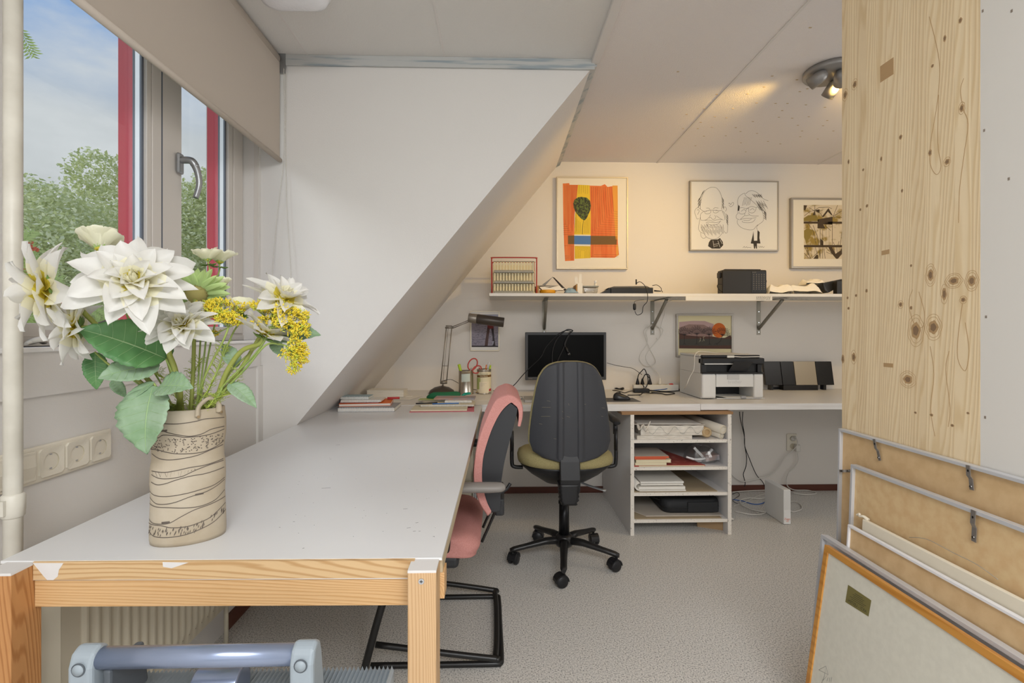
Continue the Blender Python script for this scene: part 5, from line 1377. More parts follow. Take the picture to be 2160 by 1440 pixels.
def sepals(root, c, Q, r, m='sepal', n=6):
    b = MB()
    for i in range(n): petal(b, c, Q, 2 * PI * i / n, R(-25), R(35), r, r * 0.33, 0.4, (m, m, m), 0.003, 1.0, 0, random, -0.006)
    return b.build('sepals', None, root)
def leaf(root, base, tip, hw, up, m='leaf_dark', droop=0.15, fold=0.25, seed=0):
    base, tip = Vector(base), Vector(tip); ax = tip - base; L_ = ax.length; ax.normalize()
    sd = ax.cross(Vector(up)).normalized(); nn = sd.cross(ax).normalized()
    rr = random.Random(seed); nu, nvv = 26, 8
    b = MB().use(m)
    def pos(u, w, off=0.0):
        wid = hw * math.sin(PI * (u ** 0.72)) ** 0.85 * (1 + 0.11 * ((u * 12) % 1.0)) if 0 < u < 1 else 0.0
        z = -droop * L_ * (u - 0.5) ** 2 * 2 + fold * abs(w) * wid + 0.05 * hw * math.sin(u * 40 + abs(w) * 3) * abs(w) * 0.9
        return base + ax * u * L_ + sd * w * wid + nn * (z + off)
    b.grid(lambda i, j: pos(i, -1 + 2 * j), nu, nvv)
    b.use('leaf_vein')
    for of in (0.0006, -0.0006):
        q = [(pos(i / 12 * 0.96, -0.022, of), pos(i / 12 * 0.96, 0.022, of)) for i in range(13)]
        b.add([tuple(p) for pr in q for p in pr], [(2 * i, 2 * i + 1, 2 * i + 3, 2 * i + 2) for i in range(12)], True)
        for k in range(1, 7):
            for s in (-1, 1):
                u0 = k / 8; p = [pos(min(0.97, u0 + 0.10 * a), s * 0.9 * a, of) for a in (0, 0.35, 0.7, 1.0)]
                d = ax * 0.00022
                b.add([tuple(x) for pr in [(z - d, z + d) for z in p] for x in pr], [(2 * i, 2 * i + 1, 2 * i + 3, 2 * i + 2) for i in range(3)], False)
    return b.build('leaf', None, root, solid=0.0006)
rim = lambda u: VC + Vector(((u - 400) * 0.00088, 0.0, VH - 0.02))
foot = lambda u: VC + Vector(((u - 400) * 0.0004, 0.0, 0.04))
def dahlia(label, c, d, r, layers, path, seed, stem_r=0.0055, jit=0.12, centre=0.22, sp=True, name='dahlia'):
    rr = random.Random(seed); c = Vector(c); Q = frameQ(d)
    t = thing(name, label, 'flower', tuple(foot(path[0])), 0, 'silk flowers in the vase')
    b = MB()
    for (n, L_, W_, e0, e1, cup, h0) in layers:
        off = rr.uniform(0, 6)
        for i in range(n):
            s = rr.uniform(0.88, 1.08)
            petal(b, c, Q, off + 2 * PI * i / n + rr.uniform(-jit, jit), R(e0 + rr.uniform(-7, 7)), R(e1 + rr.uniform(-14, 14)), L_ * r * s, W_ * r * rr.uniform(0.92, 1.2), cup, WH, 0.004, 1.0, rr.uniform(-0.35, 0.35), rr, h0 * r)
    b.build('petals', None, t)
    if centre:
        b = MB()
        for i in range(16): petal(b, c, Q, i * 2.4, R(82), R(110), r * 0.30 * rr.uniform(0.8, 1.15), r * 0.055, 0.8, ('petal_yellow', 'petal_cream', 'petal_cream'), r * 0.05 * (i % 4), 1.0, 0.2, rr, 0.06 * r)
        b.build('centre_petals', None, t)
    if sp: sepals(t, c, Q, r * 0.33)
    pts = [foot(path[0]), rim(path[0])] + [Vector(p) for p in path[1:]] + [c - Q @ Vector((0, 0, r * 0.55 if path[-1] is None else 0.02)), c - Q @ Vector((0, 0, 0.004))]
    stem(t, pts, stem_r, stem_r * 0.8)
    return t
Y1_, Y2_ = 0.95, 1.04
pp_ = lambda u, v, y: P(u, v, Y=y)
FULL = [(10, 1.0, 0.235, 6, -12, 0.35, 0.0), (9, 0.88, 0.225, 22, 0, 0.4, 0.02), (8, 0.68, 0.18, 38, 18, 0.45, 0.05), (7, 0.46, 0.13, 55, 40, 0.6, 0.08)]
t = dahlia('largest white dahlia, wide open and facing the camera', pp_(285, 595, 0.885), (0.42, -0.78, 0.44), 0.096, FULL, [385, pp_(372, 815, 1.02), pp_(335, 700, 0.98)], 21, 0.0055)
HALF = [(8, 1.0, 0.24, -10, -30, 0.3, 0.0), (8, 0.95, 0.22, 12, -2, 0.35, 0.02), (6, 0.75, 0.18, 40, 28, 0.5, 0.04)]
dahlia('white dahlia leaning far left, seen from the side', pp_(98, 612, 0.93), (-0.55, -0.50, -0.10), 0.098, HALF, [372, pp_(350, 845, 1.03), pp_(262, 745, 1.0), pp_(180, 662, 0.96)], 5, 0.005, centre=0)
dahlia('small white dahlia low on the left, drooping beside the big green leaf', pp_(162, 690, 0.95), (-0.72, -0.35, 0.05), 0.070, HALF, [362, pp_(345, 850, 1.02), pp_(290, 800, 1.0), pp_(195, 715, 0.97)], 9, 0.004, centre=0)
dahlia('small white dahlia in the middle, upright above the vase', pp_(385, 688, 0.955), (0.12, -0.62, 0.66), 0.067, FULL, [378, pp_(380, 830, 1.0), pp_(368, 775, 0.99), pp_(357, 735, 0.98)], 33, 0.0055)
dahlia('white dahlia on the far right facing up to the right', pp_(597, 632, 1.02), (0.52, -0.30, 0.62), 0.078, [(8, 1.0, 0.20, 2, -14, 0.3, 0.0), (8, 0.9, 0.19, 20, 0, 0.35, 0.02), (8, 0.6, 0.12, 55, 45, 0.5, 0.06)], [430, pp_(450, 850, 1.03), pp_(500, 790, 1.03), pp_(545, 715, 1.03)], 14, 0.0045)
dahlia('small white dahlia seen from below, right of the yellow umbels', pp_(558, 706, 1.0), (0.38, 0.10, 0.80), 0.062, [(8, 1.0, 0.2, 15, -5, 0.3, 0.0), (7, 0.9, 0.18, 38, 20, 0.35, 0.02), (5, 0.5, 0.14, 60, 60, 0.5, 0.05)], [428, pp_(455, 845, 1.03), pp_(478, 785, 1.02), pp_(510, 740, 1.01)], 17, 0.0055)
stem_only = MB().use('stem_thick').tube([foot(390), rim(390), pp_(383, 800, 1.02), pp_(394, 755, 1.02), pp_(392, 720, 1.01)], 0.005, 10, 6)
# cosmos: broad cup-shaped lemon flowers on thin stems
def cosmos(label, c, d, r, path, seed, openn=60, n=8):
    rr = random.Random(seed); c = Vector(c); Q = frameQ(d)
    t = thing('cosmos', label, 'flower', tuple(foot(path[0])), 0, 'silk flowers in the vase')
    b = MB()
    for i in range(n): petal(b, c, Q, 2 * PI * i / n + rr.uniform(-0.1, 0.1), R(openn + rr.uniform(-8, 8)), R(openn - 26), r * rr.uniform(0.9, 1.05), r * 0.46, 0.35, ('petal_green', 'petal_lemon', 'petal_lemon'), 0.002, 0.5, 0, rr)
    b.build('petals', None, t)
    sepals(t, c, Q, r * 0.4, 'sepal', 7)
    MB().use('petal_yellow').ell(c + Q @ Vector((0, 0, 0.006)), (r * 0.2, r * 0.2, 0.005), 10, 6, Q).build('flower_centre', None, t)
    stem(t, [foot(path[0]), rim(path[0])] + [Vector(p) for p in path[1:]] + [c - Q @ Vector((0, 0, 0.02)), c], 0.0018, 0.0016, 'stem_green')
cosmos('pale yellow cosmos behind the largest dahlia, at its top left', pp_(212, 532, 1.02), (-0.15, 0.25, 0.9), 0.052, [370, pp_(300, 740, 1.03), pp_(240, 600, 1.02)], 3, 55)
cosmos('pale yellow cosmos high on the right, left one of the overlapping pair', pp_(439, 552, 1.05), (-0.1, -0.1, 1.0), 0.034, [420, pp_(436, 700, 1.05), pp_(438, 620, 1.05)], 4, 52)
cosmos('pale yellow cosmos high on the right, right one of the overlapping pair', pp_(463, 557, 1.09), (0.12, -0.05, 1.0), 0.040, [418, pp_(425, 690, 1.07), pp_(440, 620, 1.08)], 5, 50)
cosmos('pale yellow cosmos single, below the overlapping pair', pp_(466, 614, 1.07), (0.05, -0.25, 0.9), 0.032, [422, pp_(445, 720, 1.06), pp_(463, 650, 1.07)], 6, 66)
cosmos('pale yellow cosmos between the two yellow umbels, tilted right', pp_(508, 661, 1.03), (0.25, -0.35, 0.9), 0.036, [425, pp_(455, 790, 1.03), pp_(490, 705, 1.03)], 7, 62)
# green gerbera seen from behind
c = pp_(413, 622, 1.03); d = Vector((-0.35, 0.75, 0.55)); Q = frameQ(d)
t = thing('gerbera', 'light green gerbera seen from behind, right of the largest dahlia', 'flower', tuple(foot(405)), 0, 'silk flowers in the vase')
b = MB(); rr = random.Random(12)
for k in range(2):
    for i in range(15): petal(b, c, Q, 2 * PI * (i + 0.5 * k) / 15, R(14 + 12 * k), R(0), 0.056 * rr.uniform(0.9, 1.05), 0.0085, 0.4, ('petal_green',) * 3, 0.006, 1.0, 0, rr)
b.build('petals', None, t)
b = MB().use('seed_brown').lathe([(0.004, -0.018), (0.012, -0.014), (0.019, -0.002), (0.020, 0.004), (0.0, 0.004)], c, 24, axis=tuple(d.normalized()))
for i in range(60):
    a = i * 2.4; q = Q @ Vector((math.cos(a) * 0.019, math.sin(a) * 0.019, rr.uniform(-0.006, 0.004))); b.tube([c + q, c + q * 1.12 + d.normalized() * 0.006], 0.0006, 4, 0)
b.build('calyx', None, t)
stem(t, [foot(405), rim(405), pp_(408, 770, 1.04), pp_(410, 680, 1.02), c - d.normalized() * 0.016], 0.004, 0.0035)
# yellow umbels
def umbel(label, clusters, path, seed):
    rr = random.Random(seed)
    t = thing('yellow_umbel', label, 'flower', tuple(foot(path[0])), 0, 'silk flowers in the vase')
    node = Vector(path[-1]); stem(t, [foot(path[0]), rim(path[0])] + [Vector(p) for p in path[1:]], 0.0022, 0.0018, 'stem_green')
    bs = MB().use('stem_green'); bf = MB()
    for (u, v, y, ru, rv, n) in clusters:
        cc = P(u, v, Y=y); k = y / F; sub = node.lerp(cc, 0.72) + Vector((0, 0, -0.006)); bs.tube([node, node.lerp(sub, 0.5), sub], 0.0012, 5, 2)
        for _ in range(n):
            a = rr.uniform(0, 2 * PI); rd = math.sqrt(rr.random()); p = cc + Vector((math.cos(a) * rd * ru * k, rr.uniform(-0.014, 0.014), math.sin(a) * rd * rv * k))
            if rr.random() < 0.4: bs.tube([sub, p], 0.0004, 3, 0)
            dd = (p - node); dd.normalize()
            bf.use('floret' if rr.random() < 0.8 else 'floret_green')
            for _k in range(5):
                q = p + Vector((rr.gauss(0, 0.0016), rr.gauss(0, 0.0016), rr.gauss(0, 0.0016))); e_ = (dd + Vector((rr.gauss(0, 0.5), rr.gauss(0, 0.5), rr.gauss(0, 0.5)))).normalized()
                bf.tube([q, q + e_ * 0.0055], [0.0005, 0.0009], 4, 0)
    bs.build('rays', None, t); bf.build('florets', None, t)
umbel('flat yellow umbel in the middle, right of the small upright dahlia', [(433, 648, 1.0, 22, 12, 60), (455, 662, 0.99, 24, 12, 60), (480, 672, 0.99, 20, 12, 55), (500, 650, 1.01, 20, 12, 45), (465, 640, 1.01, 22, 8, 40), (497, 676, 1.0, 14, 10, 30), (446, 700, 1.01, 12, 6, 22)], [415, pp_(430, 800, 1.02), pp_(470, 720, 1.0), pp_(482, 690, 1.0)], 1)
umbel('larger yellow umbel on the right under the far right dahlia', [(552, 648, 1.0, 20, 12, 45), (580, 655, 0.99, 22, 14, 55), (605, 660, 0.99, 22, 14, 55), (565, 678, 0.99, 26, 12, 50), (600, 680, 0.98, 20, 14, 50), (632, 665, 1.0, 14, 10, 30), (590, 638, 1.01, 20, 6, 30)], [432, pp_(470, 815, 1.02), pp_(540, 745, 1.0), pp_(572, 692, 0.99)], 2)
umbel('drooping yellow umbel hanging lowest at the right edge of the bouquet', [(640, 695, 0.99, 9, 16, 45), (625, 728, 0.98, 16, 12, 50), (612, 745, 0.98, 14, 12, 45), (632, 750, 0.98, 16, 14, 55), (621, 772, 0.98, 10, 10, 28), (617, 700, 0.99, 10, 14, 35)], [436, pp_(475, 822, 1.02), pp_(520, 775, 1.0), pp_(560, 728, 0.99), pp_(590, 726, 0.985), pp_(605, 730, 0.98)], 3)
# leafy stems
def leafy(label, u0, lv, path):
    t = thing('leafy_stem', label, 'foliage', tuple(foot(u0)), 0, 'silk leaves in the vase')
    stem(t, [foot(u0), rim(u0)] + [Vector(p) for p in path], 0.003, 0.0016, 'stem_green')
    for i, (b0, y0, t0, y1, hw, up, m_) in enumerate(lv):
        leaf(t, P(b0[0], b0[1], Y=y0), P(t0[0], t0[1], Y=y1), hw * y0 / F, up, m_, seed=i)
    return t
UPC = (0.45, -0.72, 0.52)
leafy('leafy stem with the biggest dark green leaf under the largest dahlia', 380, [((352, 752), 0.98, (164, 688), 0.92, 48, (0.25, -0.80, 0.55), 'leaf_dark'), ((336, 766), 0.98, (204, 794), 0.93, 31, (0.2, -0.85, 0.5), 'leaf_grey'), ((354, 756), 1.0, (320, 686), 1.02, 19, (0.7, -0.7, 0.1), 'leaf_dark')], [pp_(368, 800, 1.0), pp_(350, 757, 0.98)])
leafy('leafy stem with a large grey-green leaf hanging beside the vase rim', 366, [((316, 812), 0.96, (301, 958), 0.93, 54, (-0.1, -0.9, 0.35), 'leaf_grey'), ((330, 812), 0.96, (402, 814), 0.93, 29, (0.1, -0.8, 0.6), 'leaf_grey'), ((322, 803), 0.97, (244, 860), 0.95, 11, (0.1, -0.8, 0.6), 'leaf_grey')], [pp_(350, 850, 0.99), pp_(325, 808, 0.965)])
leafy('leafy stem with a folded leaf hanging at the left, behind the big leaves', 362, [((200, 742), 1.0, (203, 822), 1.0, 20, (0.5, -0.8, 0.1), 'leaf_dark'), ((236, 800), 1.0, (266, 838), 1.0, 11, (0.2, -0.8, 0.6), 'leaf_grey')], [pp_(300, 815, 1.01), pp_(232, 770, 1.0), pp_(200, 742, 1.0)])
leafy('leafy stem with a narrow leaf arching down to the right', 432, [((483, 805), 1.01, (542, 857), 1.0, 17, (0.3, -0.6, 0.7), 'leaf_grey'), ((500, 772), 1.03, (470, 722), 1.05, 16, (0.6, -0.8, 0.1), 'leaf_grey'), ((583, 708), 1.03, (674, 702), 1.02, 26, (0.1, -0.7, 0.6), 'leaf_grey'), ((575, 716), 1.03, (596, 752), 1.02, 12, (0.3, -0.9, 0.2), 'leaf_grey')], [pp_(460, 835, 1.02), pp_(490, 780, 1.03), pp_(560, 716, 1.03)])
# feathery filler sprigs
def sprig(label, u0, path, seed, n=34, ln=0.016):
    rr = random.Random(seed); t = thing('fern_sprig', label, 'foliage', tuple(foot(u0)), 0, 'feathery sprigs in the vase')
    pts = [foot(u0), rim(u0)] + [Vector(p) for p in path]; stem(t, pts, 0.0014, 0.0007, 'fern_green')
    cp, _ = crom(pts[1:], [0] * (len(pts) - 1), 20); b = MB().use('fern_green')
    for i in range(n):
        p = cp[int((0.05 + 0.93 * i / n) * (len(cp) - 1))]
        for s in (-1, 1):
            d = Vector((s * rr.uniform(0.5, 1), rr.uniform(-0.6, 0.6), rr.uniform(0.2, 0.9))).normalized(); q = p + d * ln * rr.uniform(0.7, 1.3)
            b.tube([p, q], [0.0006, 0.0003], 3, 0)
            for k in range(3):
                r_ = p.lerp(q, 0.4 + 0.2 * k); b.tube([r_, r_ + (d + Vector((rr.gauss(0, 0.8), rr.gauss(0, 0.8), rr.gauss(0, 0.8)))).normalized() * ln * 0.4], [0.0005, 0.0003], 3, 0)
    b.build('needles', None, t)
sprig('feathery light green sprig rising through the middle of the bouquet', 415, [pp_(440, 820, 1.03), pp_(462, 770, 1.03), pp_(475, 725, 1.03)], 1, 40)
sprig('feathery light green sprig leaning right over the vase rim', 432, [pp_(460, 845, 1.03), pp_(485, 820, 1.03), pp_(508, 775, 1.02)], 2, 36)
sprig('feathery light green sprig near the left of the vase opening', 385, [pp_(375, 845, 1.03), pp_(350, 800, 1.03), pp_(318, 785, 1.03)], 3, 30)
sprig('feathery light green sprig just above the vase handle', 424, [pp_(440, 858, 1.02), pp_(455, 840, 1.02), pp_(490, 830, 1.02)], 4, 30)
sprig('feathery light green sprig standing straight behind the thick stems', 400, [pp_(402, 830, 1.05), pp_(408, 790, 1.05), pp_(425, 755, 1.05)], 5, 34)
for i, (u0, u1, v1) in enumerate(((398, 404, 720), (392, 386, 730))):
    pass
# ------------------------------------------------------------------ things on the desks
D = TZ + 0.0004
mat('paper', '#e3dfd6', 0.7); mat('paper_edge', '#cfc8ba', 0.8, col2='#e5dfd2', vscale=300, stretch=(0.05, 0.05, 3)); mat('orange_card', '#e8701f', 0.5); mat('blue_card', '#9fb6bd', 0.5); mat('red_card', '#b53a3a', 0.5)
mat('pink_card', '#c4626c', 0.5); mat('magazine_cream', '#d9d0b4', 0.5); mat('magazine_photo', '#b98a78', 0.5, col2='#8f8f94', vscale=14); mat('grey_card', '#9a9a9c', 0.5); mat('spiral_wire', '#e8e8ea', 0.3)
mat('green_card', '#a7b06a', 0.5); mat('green_cloth', '#1f6a45', 0.7); mat('teal', '#1f9c84', 0.4); mat('pencil_black', '#232325', 0.4); mat('pencil_blue', '#4f7fc0', 0.4); mat('yellow_p', '#d9b23a', 0.5)
mat('can_steel', '#c0b8ac', 0.28, metal=0.9); mat('can_cream', '#dcd3b4', 0.5); mat('lamp_grey', '#8d867c', 0.4, metal=0.6); mat('lamp_dark', '#4a423b', 0.35, metal=0.3); mat('note_blue', '#c5cfc8', 0.7); mat('note_cream', '#e4d8bd', 0.7)
mat('lime', '#a9c92c', 0.5); mat('red_handle', '#b84a45', 0.5); mat('screen_black', '#020202', 0.35, spec=0.1); mat('monitor_grey', '#3a3b3d', 0.45); mat('cable_black', '#17171a', 0.5); mat('cable_white', '#d8d4cc', 0.5); mat('cable_blue', '#2f5fa8', 0.5)
mat('silver', '#c2c0bd', 0.35, metal=0.5); mat('pad_dark', '#5d5b59', 0.6); mat('mouse_black', '#2a2a2c', 0.35); mat('strip_white', '#dedad0', 0.4); mat('switch_red', '#b8322c', 0.4, emit='#b8322c', estr=0.15)
def slab_box(root, name, c, sz, rz, m, tilt=0, bev=0.0):
    """c: centre of the base; sz: width, depth, height."""
    rot = Matrix.Rotation(rz, 3, 'Z') @ Matrix.Rotation(tilt, 3, 'Y')
    return MB().use(m).cbox((c[0], c[1], c[2] + sz[2] / 2), sz, rot).build(name, None, root, bevel=bev)
def spiral(root, c, w, rz, h, z):
    rot = Matrix.Rotation(rz, 3, 'Z'); b = MB().use('spiral_wire'); n = int(w / 0.0085)
    for i in range(n):
        x = -w / 2 + w * (i + 0.5) / n
        pts = [Vector(c) + rot @ Vector((x, -0.000 - 0.004 * math.sin(a), 0)) + Vector((0, 0, z + h / 2 + (h / 2 + 0.003) * math.cos(a))) for a in [k * PI / 3 for k in range(7)]]
        b.tube(pts, 0.0011, 4, 0)
    return b.build('spiral', None, root)
def book(label, u0, u1, vb, z, depth, h, m, rz=0.0, name='notebook', spir=False, pages=None, group='notebooks and papers on the table', cat='notebook', off=0.0):
    """front lower edge runs from pixel u0 to u1 at row vb, lying at height z."""
    a = P(u0, vb, Z=z); yf = a.y; c = P(u1, vb, Y=yf); w_ = c.x - a.x
    rot = Matrix.Rotation(rz, 3, 'Z'); fc = Vector(((a.x + c.x) / 2, yf, z)); cc = fc + rot @ Vector((0, depth / 2, 0))
    t = thing(name, label, cat, tuple(cc), 0, group)
    if pages:
        slab_box(t, 'cover', cc, (w_, depth, 0.0015), rz, m); slab_box(t, 'page_block', cc + Vector((0, 0, 0.0015)), (w_ - 0.004, depth - 0.004, h - 0.003), rz, pages); slab_box(t, 'cover', cc + Vector((0, 0, h - 0.0015)), (w_, depth, 0.0015), rz, m)
    else: slab_box(t, 'sheets', cc, (w_, depth, h), rz, m)
    if spir: spiral(t, tuple(fc + Vector((0, 0, 0)) - Vector((0, 0, z))), w_ - 0.01, rz, h, z)
    return t
book('spiral notebook with clear wire and grey cover, lowest of the left stack', 712, 832, 868.5, D, 0.20, 0.020, 'grey_card', 0.02, spir=True, pages='paper')
book('bright orange folder in the left stack of notebooks', 716, 823, 856.5, D + 0.0205, 0.20, 0.014, 'orange_card', 0.12, 'folder', pages='paper', cat='folder')
book('thin notebook with pinkish edge on the orange folder', 717, 798, 850, D + 0.035, 0.15, 0.006, 'pink_card', 0.03, pages='paper')
book('spiral notebook with cream cover under the blue one', 719, 803, 848, D + 0.0415, 0.14, 0.010, 'paper', 0.05, spir=True)
book('blue-covered spiral notebook on top of the left stack', 717, 778, 842, D + 0.052, 0.11, 0.013, 'blue_card', 0.02, spir=True, pages='paper')
c = P(828, 845, Z=D + 0.036)
t = thing('pencil_case', 'small dark red case on the orange folder', 'case', tuple(c)); MB().use('red_card').tube([c + Vector((-0.035, 0.03, 0.010)), c + Vector((0.03, 0.045, 0.010))], [0.009, 0.008], 12, 0, flat=0.8).build('pouch', None, t)
t = thing('loose_papers', 'loose white papers under the thick paperback', 'paper', tuple(P(800, 838, Z=D)))
for i, (u, v, rz) in enumerate(((790, 838, 0.15), (830, 839, -0.25), (812, 836, 0.4))):
    c = P(u, v, Z=D); slab_box(t, 'sheet', (c.x, c.y + 0.02, D + 0.001 * i), (0.30, 0.20, 0.001), rz, 'paper')
book('thick white paperback lying at the back of the left desk corner', 773, 852, 837.5, D + 0.004, 0.12, 0.043, 'paper', -0.03, 'paperback', pages='paper_edge', cat='book')
# right stack
book('pink card folder, lowest of the right stack by the table corner', 864, 1000, 869, D, 0.19, 0.003, 'pink_card', 0.05, 'folder', cat='folder')
book('cream magazine with curled corner on the pink folder', 866, 985, 867, D + 0.0035, 0.17, 0.007, 'magazine_cream', 0.03, 'magazine', cat='magazine')
book('spiral pad with photo cover in the middle of the right stack', 886, 1000, 857, D + 0.012, 0.14, 0.008, 'magazine_cream', 0.0, spir=True, pages='paper')
book('white spiral pad near the top of the right stack', 938, 995, 849, D + 0.022, 0.10, 0.010, 'paper', 0.0, spir=True)
book('rolled magazine with pink and grey photo cover on top of the right stack', 915, 1001, 843, D + 0.033, 0.12, 0.008, 'magazine_photo', -0.02, 'magazine', cat='magazine')
book('green flyer under the rolled magazine', 882, 925, 844, D + 0.016, 0.08, 0.002, 'green_card', 0.0, 'flyer', cat='flyer')
c0 = P(877, 851, Z=D + 0.026); c1 = P(915, 849, Z=D + 0.026)
t = thing('pencil', 'black pencil sticking out left of the right stack', 'pencil', tuple(c0)); MB().use('pencil_black').cyl(c0 + Vector((0, 0, 0.0)), c1 + Vector((0.02, 0, 0.0)), 0.004, n=6).build('shaft', None, t)
c0 = P(912, 851.5, Z=D + 0.024); c1 = P(968, 850, Z=D + 0.024)
t = thing('pencil', 'blue pencil on the right stack of papers', 'pencil', tuple(c0)); MB().use('pencil_blue').cyl(c0, c1, 0.0035, n=6).build('shaft', None, t)
c = P(930, 838, Z=D + 0.04); c = Vector((c.x, 3.02, D))
t = thing('pencil_case', 'dark green cloth pencil case between stack and desk lamp', 'case', tuple(c))
a0, a1 = P(902, 838, Y=3.05), P(966, 828, Y=3.05)
b = MB().use('green_cloth').tube([(a0.x, 3.06, D + 0.020), (a0.x + 0.04, 3.04, D + 0.032), (a0.x + 0.11, 3.05, D + 0.030), (a1.x - 0.015, 3.08, D + 0.030), (a1.x, 3.09, D + 0.026)], [0.012, 0.026, 0.028, 0.028, 0.022], 14, 4, flat=0.9)
b.build('case_body', None, t)
c0, c1 = P(975, 832, Z=D + 0.03), P(992, 823, Y=3.1)
t = thing('hair_clip', 'small teal clip beside the steel pen tin', 'clip', (c0.x, 3.1, D))
b = MB().use('teal').tube([(P(973, 830, Y=3.1).x, 3.1, D + 0.018), (P(980, 825, Y=3.1).x, 3.11, D + 0.034), (P(992, 822, Y=3.1).x, 3.1, D + 0.040)], [0.010, 0.012, 0.009], 10, 4, flat=0.7).build('clip_body', None, t)
book('loose sheet of white paper at the table corner beside the pink chair', 1002, 1060, 853, D, 0.16, 0.001, 'paper', 0.35, 'paper_sheet', cat='paper')
book('second sheet of paper further back near the pen tins', 1005, 1070, 846, D + 0.0015, 0.14, 0.001, 'paper', -0.2, 'paper_sheet', cat='paper')
c0, c1 = P(1054, 836, Z=D + 0.004), P(1064, 838, Z=D + 0.004)
t = thing('pen', 'black pen on the paper sheets near the pink chair', 'pen', tuple(c0)); MB().use('pencil_black').cyl(c0, c1 + Vector((0.02, 0, 0)), 0.004, n=8).build('pen_body', None, t)
c = P(1097, 843, Z=D)
t = thing('small_glass', 'tiny clear glass beside the closed silver laptop', 'glass', tuple(c)); MB().use('clear_plastic').lathe([(0.014, 0), (0.016, 0.001), (0.016, 0.022), (0.0145, 0.022), (0.0145, 0.003)], c, 20).build('glass_body', None, t)
c = P(1107, 849, Z=D)
t = thing('laptop', 'closed silver laptop half hidden behind the office chair', 'laptop', (c.x + 0.14, c.y + 0.1, D))
B(c.x, c.x + 0.30, c.y, c.y + 0.20, D, D + 0.009, 'silver').build('base', None, t, bevel=0.003)
B(c.x, c.x + 0.30, c.y, c.y + 0.20, D + 0.0095, D + 0.015, 'silver').build('lid', None, t, bevel=0.002)
book('small papers behind the office chair back', 1122, 1180, 834, D, 0.08, 0.001, 'paper', 0.2, 'paper_sheet', cat='paper')

# desk lamp
lb = P(932, 832, Z=D)
LYp = 3.42; lx = P(932, 820, Y=LYp).x
t = thing('desk_lamp', 'grey jointed desk lamp with cylindrical brown head on the left of the desk', 'lamp', (lx, LYp, D))
MB().use('lamp_dark').lathe([(0.088, 0.0), (0.090, 0.004), (0.080, 0.024), (0.050, 0.043), (0.015, 0.052), (0.0, 0.053)], (lx, LYp, D), 36).build('lamp_base', None, t)
pz = lambda u, v: P(u, v, Y=LYp)
j0, j1 = pz(935, 806), pz(946, 691)
b = MB().use('lamp_grey').cyl((j0.x - 0.004, LYp, D + 0.05), j0, 0.006).cyl(j0 + Vector((-0.020, 0, 0.0)), j0 + Vector((0.026, 0, 0.0)), 0.011); b.build('joint', None, t)
for nm, dx in (('arm_rod', -0.018), ('arm_rod', -0.004), ('arm_rod', 0.022)):
    MB().use('lamp_grey').cyl(j0 + Vector((dx, 0, 0.0)), j1 + Vector((dx * 0.9 + 0.002, 0, 0)), 0.0035 if dx != -0.004 else 0.0015, n=10).build(nm, None, t)
m_ = j0.lerp(j1, 0.30); MB().use('lamp_grey').cyl(m_ + Vector((-0.018, 0, 0)), m_ + Vector((0.022, 0, 0)), 0.002, n=8).build('arm_rod', None, t)
b = MB().use('lamp_grey').cyl(j1 + Vector((-0.022, 0, 0)), j1 + Vector((0.034, 0, 0.0)), 0.006).cyl(j1 + Vector((-0.018, 0, 0.012)), j1 + Vector((0.025, 0, 0.012)), 0.004); b.build('joint', None, t)
j2 = pz(990, 676); j2.y -= 0.01
for dz in (0.004, -0.007):
    MB().use('lamp_grey').cyl(j1 + Vector((0.02, 0, dz)), j2 + Vector((0, 0, dz)), 0.003, n=10).build('arm_rod', None, t)
h0, h1, h2 = pz(988, 670), pz(1006, 672.5), pz(1063, 680)
for q in (h0, h1, h2): q.y -= 0.02
hd = MB().use('lamp_grey').cyl(h0, h1, 0.031, 0.033, 24).build('lamp_collar', None, t, bevel=0.004)
MB().use('lamp_dark').cyl(h1, h2, 0.034, 0.033, 28).build('lamp_head', None, t, bevel=0.004)
MB().use('cable_black').tube([j0 + Vector((0, 0, 0.01)), pz(950, 800), pz(962, 805), P(985, 818, Y=3.5), P(1005, 822, Y=3.52)], 0.0018, 6).build('cord', None, t)
# pen tins
c = P(983, 827, Z=D); c.y = 3.40; c.x = P(983, 800, Y=3.40).x
t = thing('pen_tin', 'plain steel tin of pens with scissors and a blue note', 'pen holder', (c.x, 3.40, D))
hT = P(983, 782, Y=3.35).z - D
MB().use('can_steel').lathe([(0.050, 0), (0.052, 0.003), (0.050, 0.006), (0.050, hT - 0.004), (0.052, hT - 0.002), (0.050, hT), (0.048, hT), (0.048, 0.01)], (c.x, 3.40, D), 32).build('tin_body', None, t)
def note(b, cx, cy, r, a0, a1, z0, z1, m, off=0.0006):
    b.use(m); n = max(6, int(abs(a1 - a0) * 7)); vs = []
    for i in range(n + 1):
        a = a0 + (a1 - a0) * i / n
        for z in (z0, z1): vs.append((cx + math.sin(a) * (r + off), cy - math.cos(a) * (r + off), z + 0.004 * (i / n)))
    return b.add(vs, [(2 * i, 2 * i + 2, 2 * i + 3, 2 * i + 1) for i in range(n)], True)
b = note(MB(), c.x, 3.40, 0.051, -0.55, 0.60, D + hT - 0.075, D + hT - 0.022, 'note_blue', 0.001); b.build('sticky_note', None, t)
c2x = P(1021, 800, Y=3.42).x; h2_ = P(1021, 779, Y=3.37).z - D
t2 = thing('pen_tin', 'cream paint tin used for pens with a handwritten note', 'pen holder', (c2x, 3.42, D))
MB().use('can_steel').lathe([(0.048, 0), (0.049, 0.003), (0.048, 0.008), (0.048, h2_ - 0.016), (0.050, h2_ - 0.004), (0.050, h2_), (0.046, h2_), (0.046, 0.01)], (c2x, 3.42, D), 32).build('tin_body', None, t2)
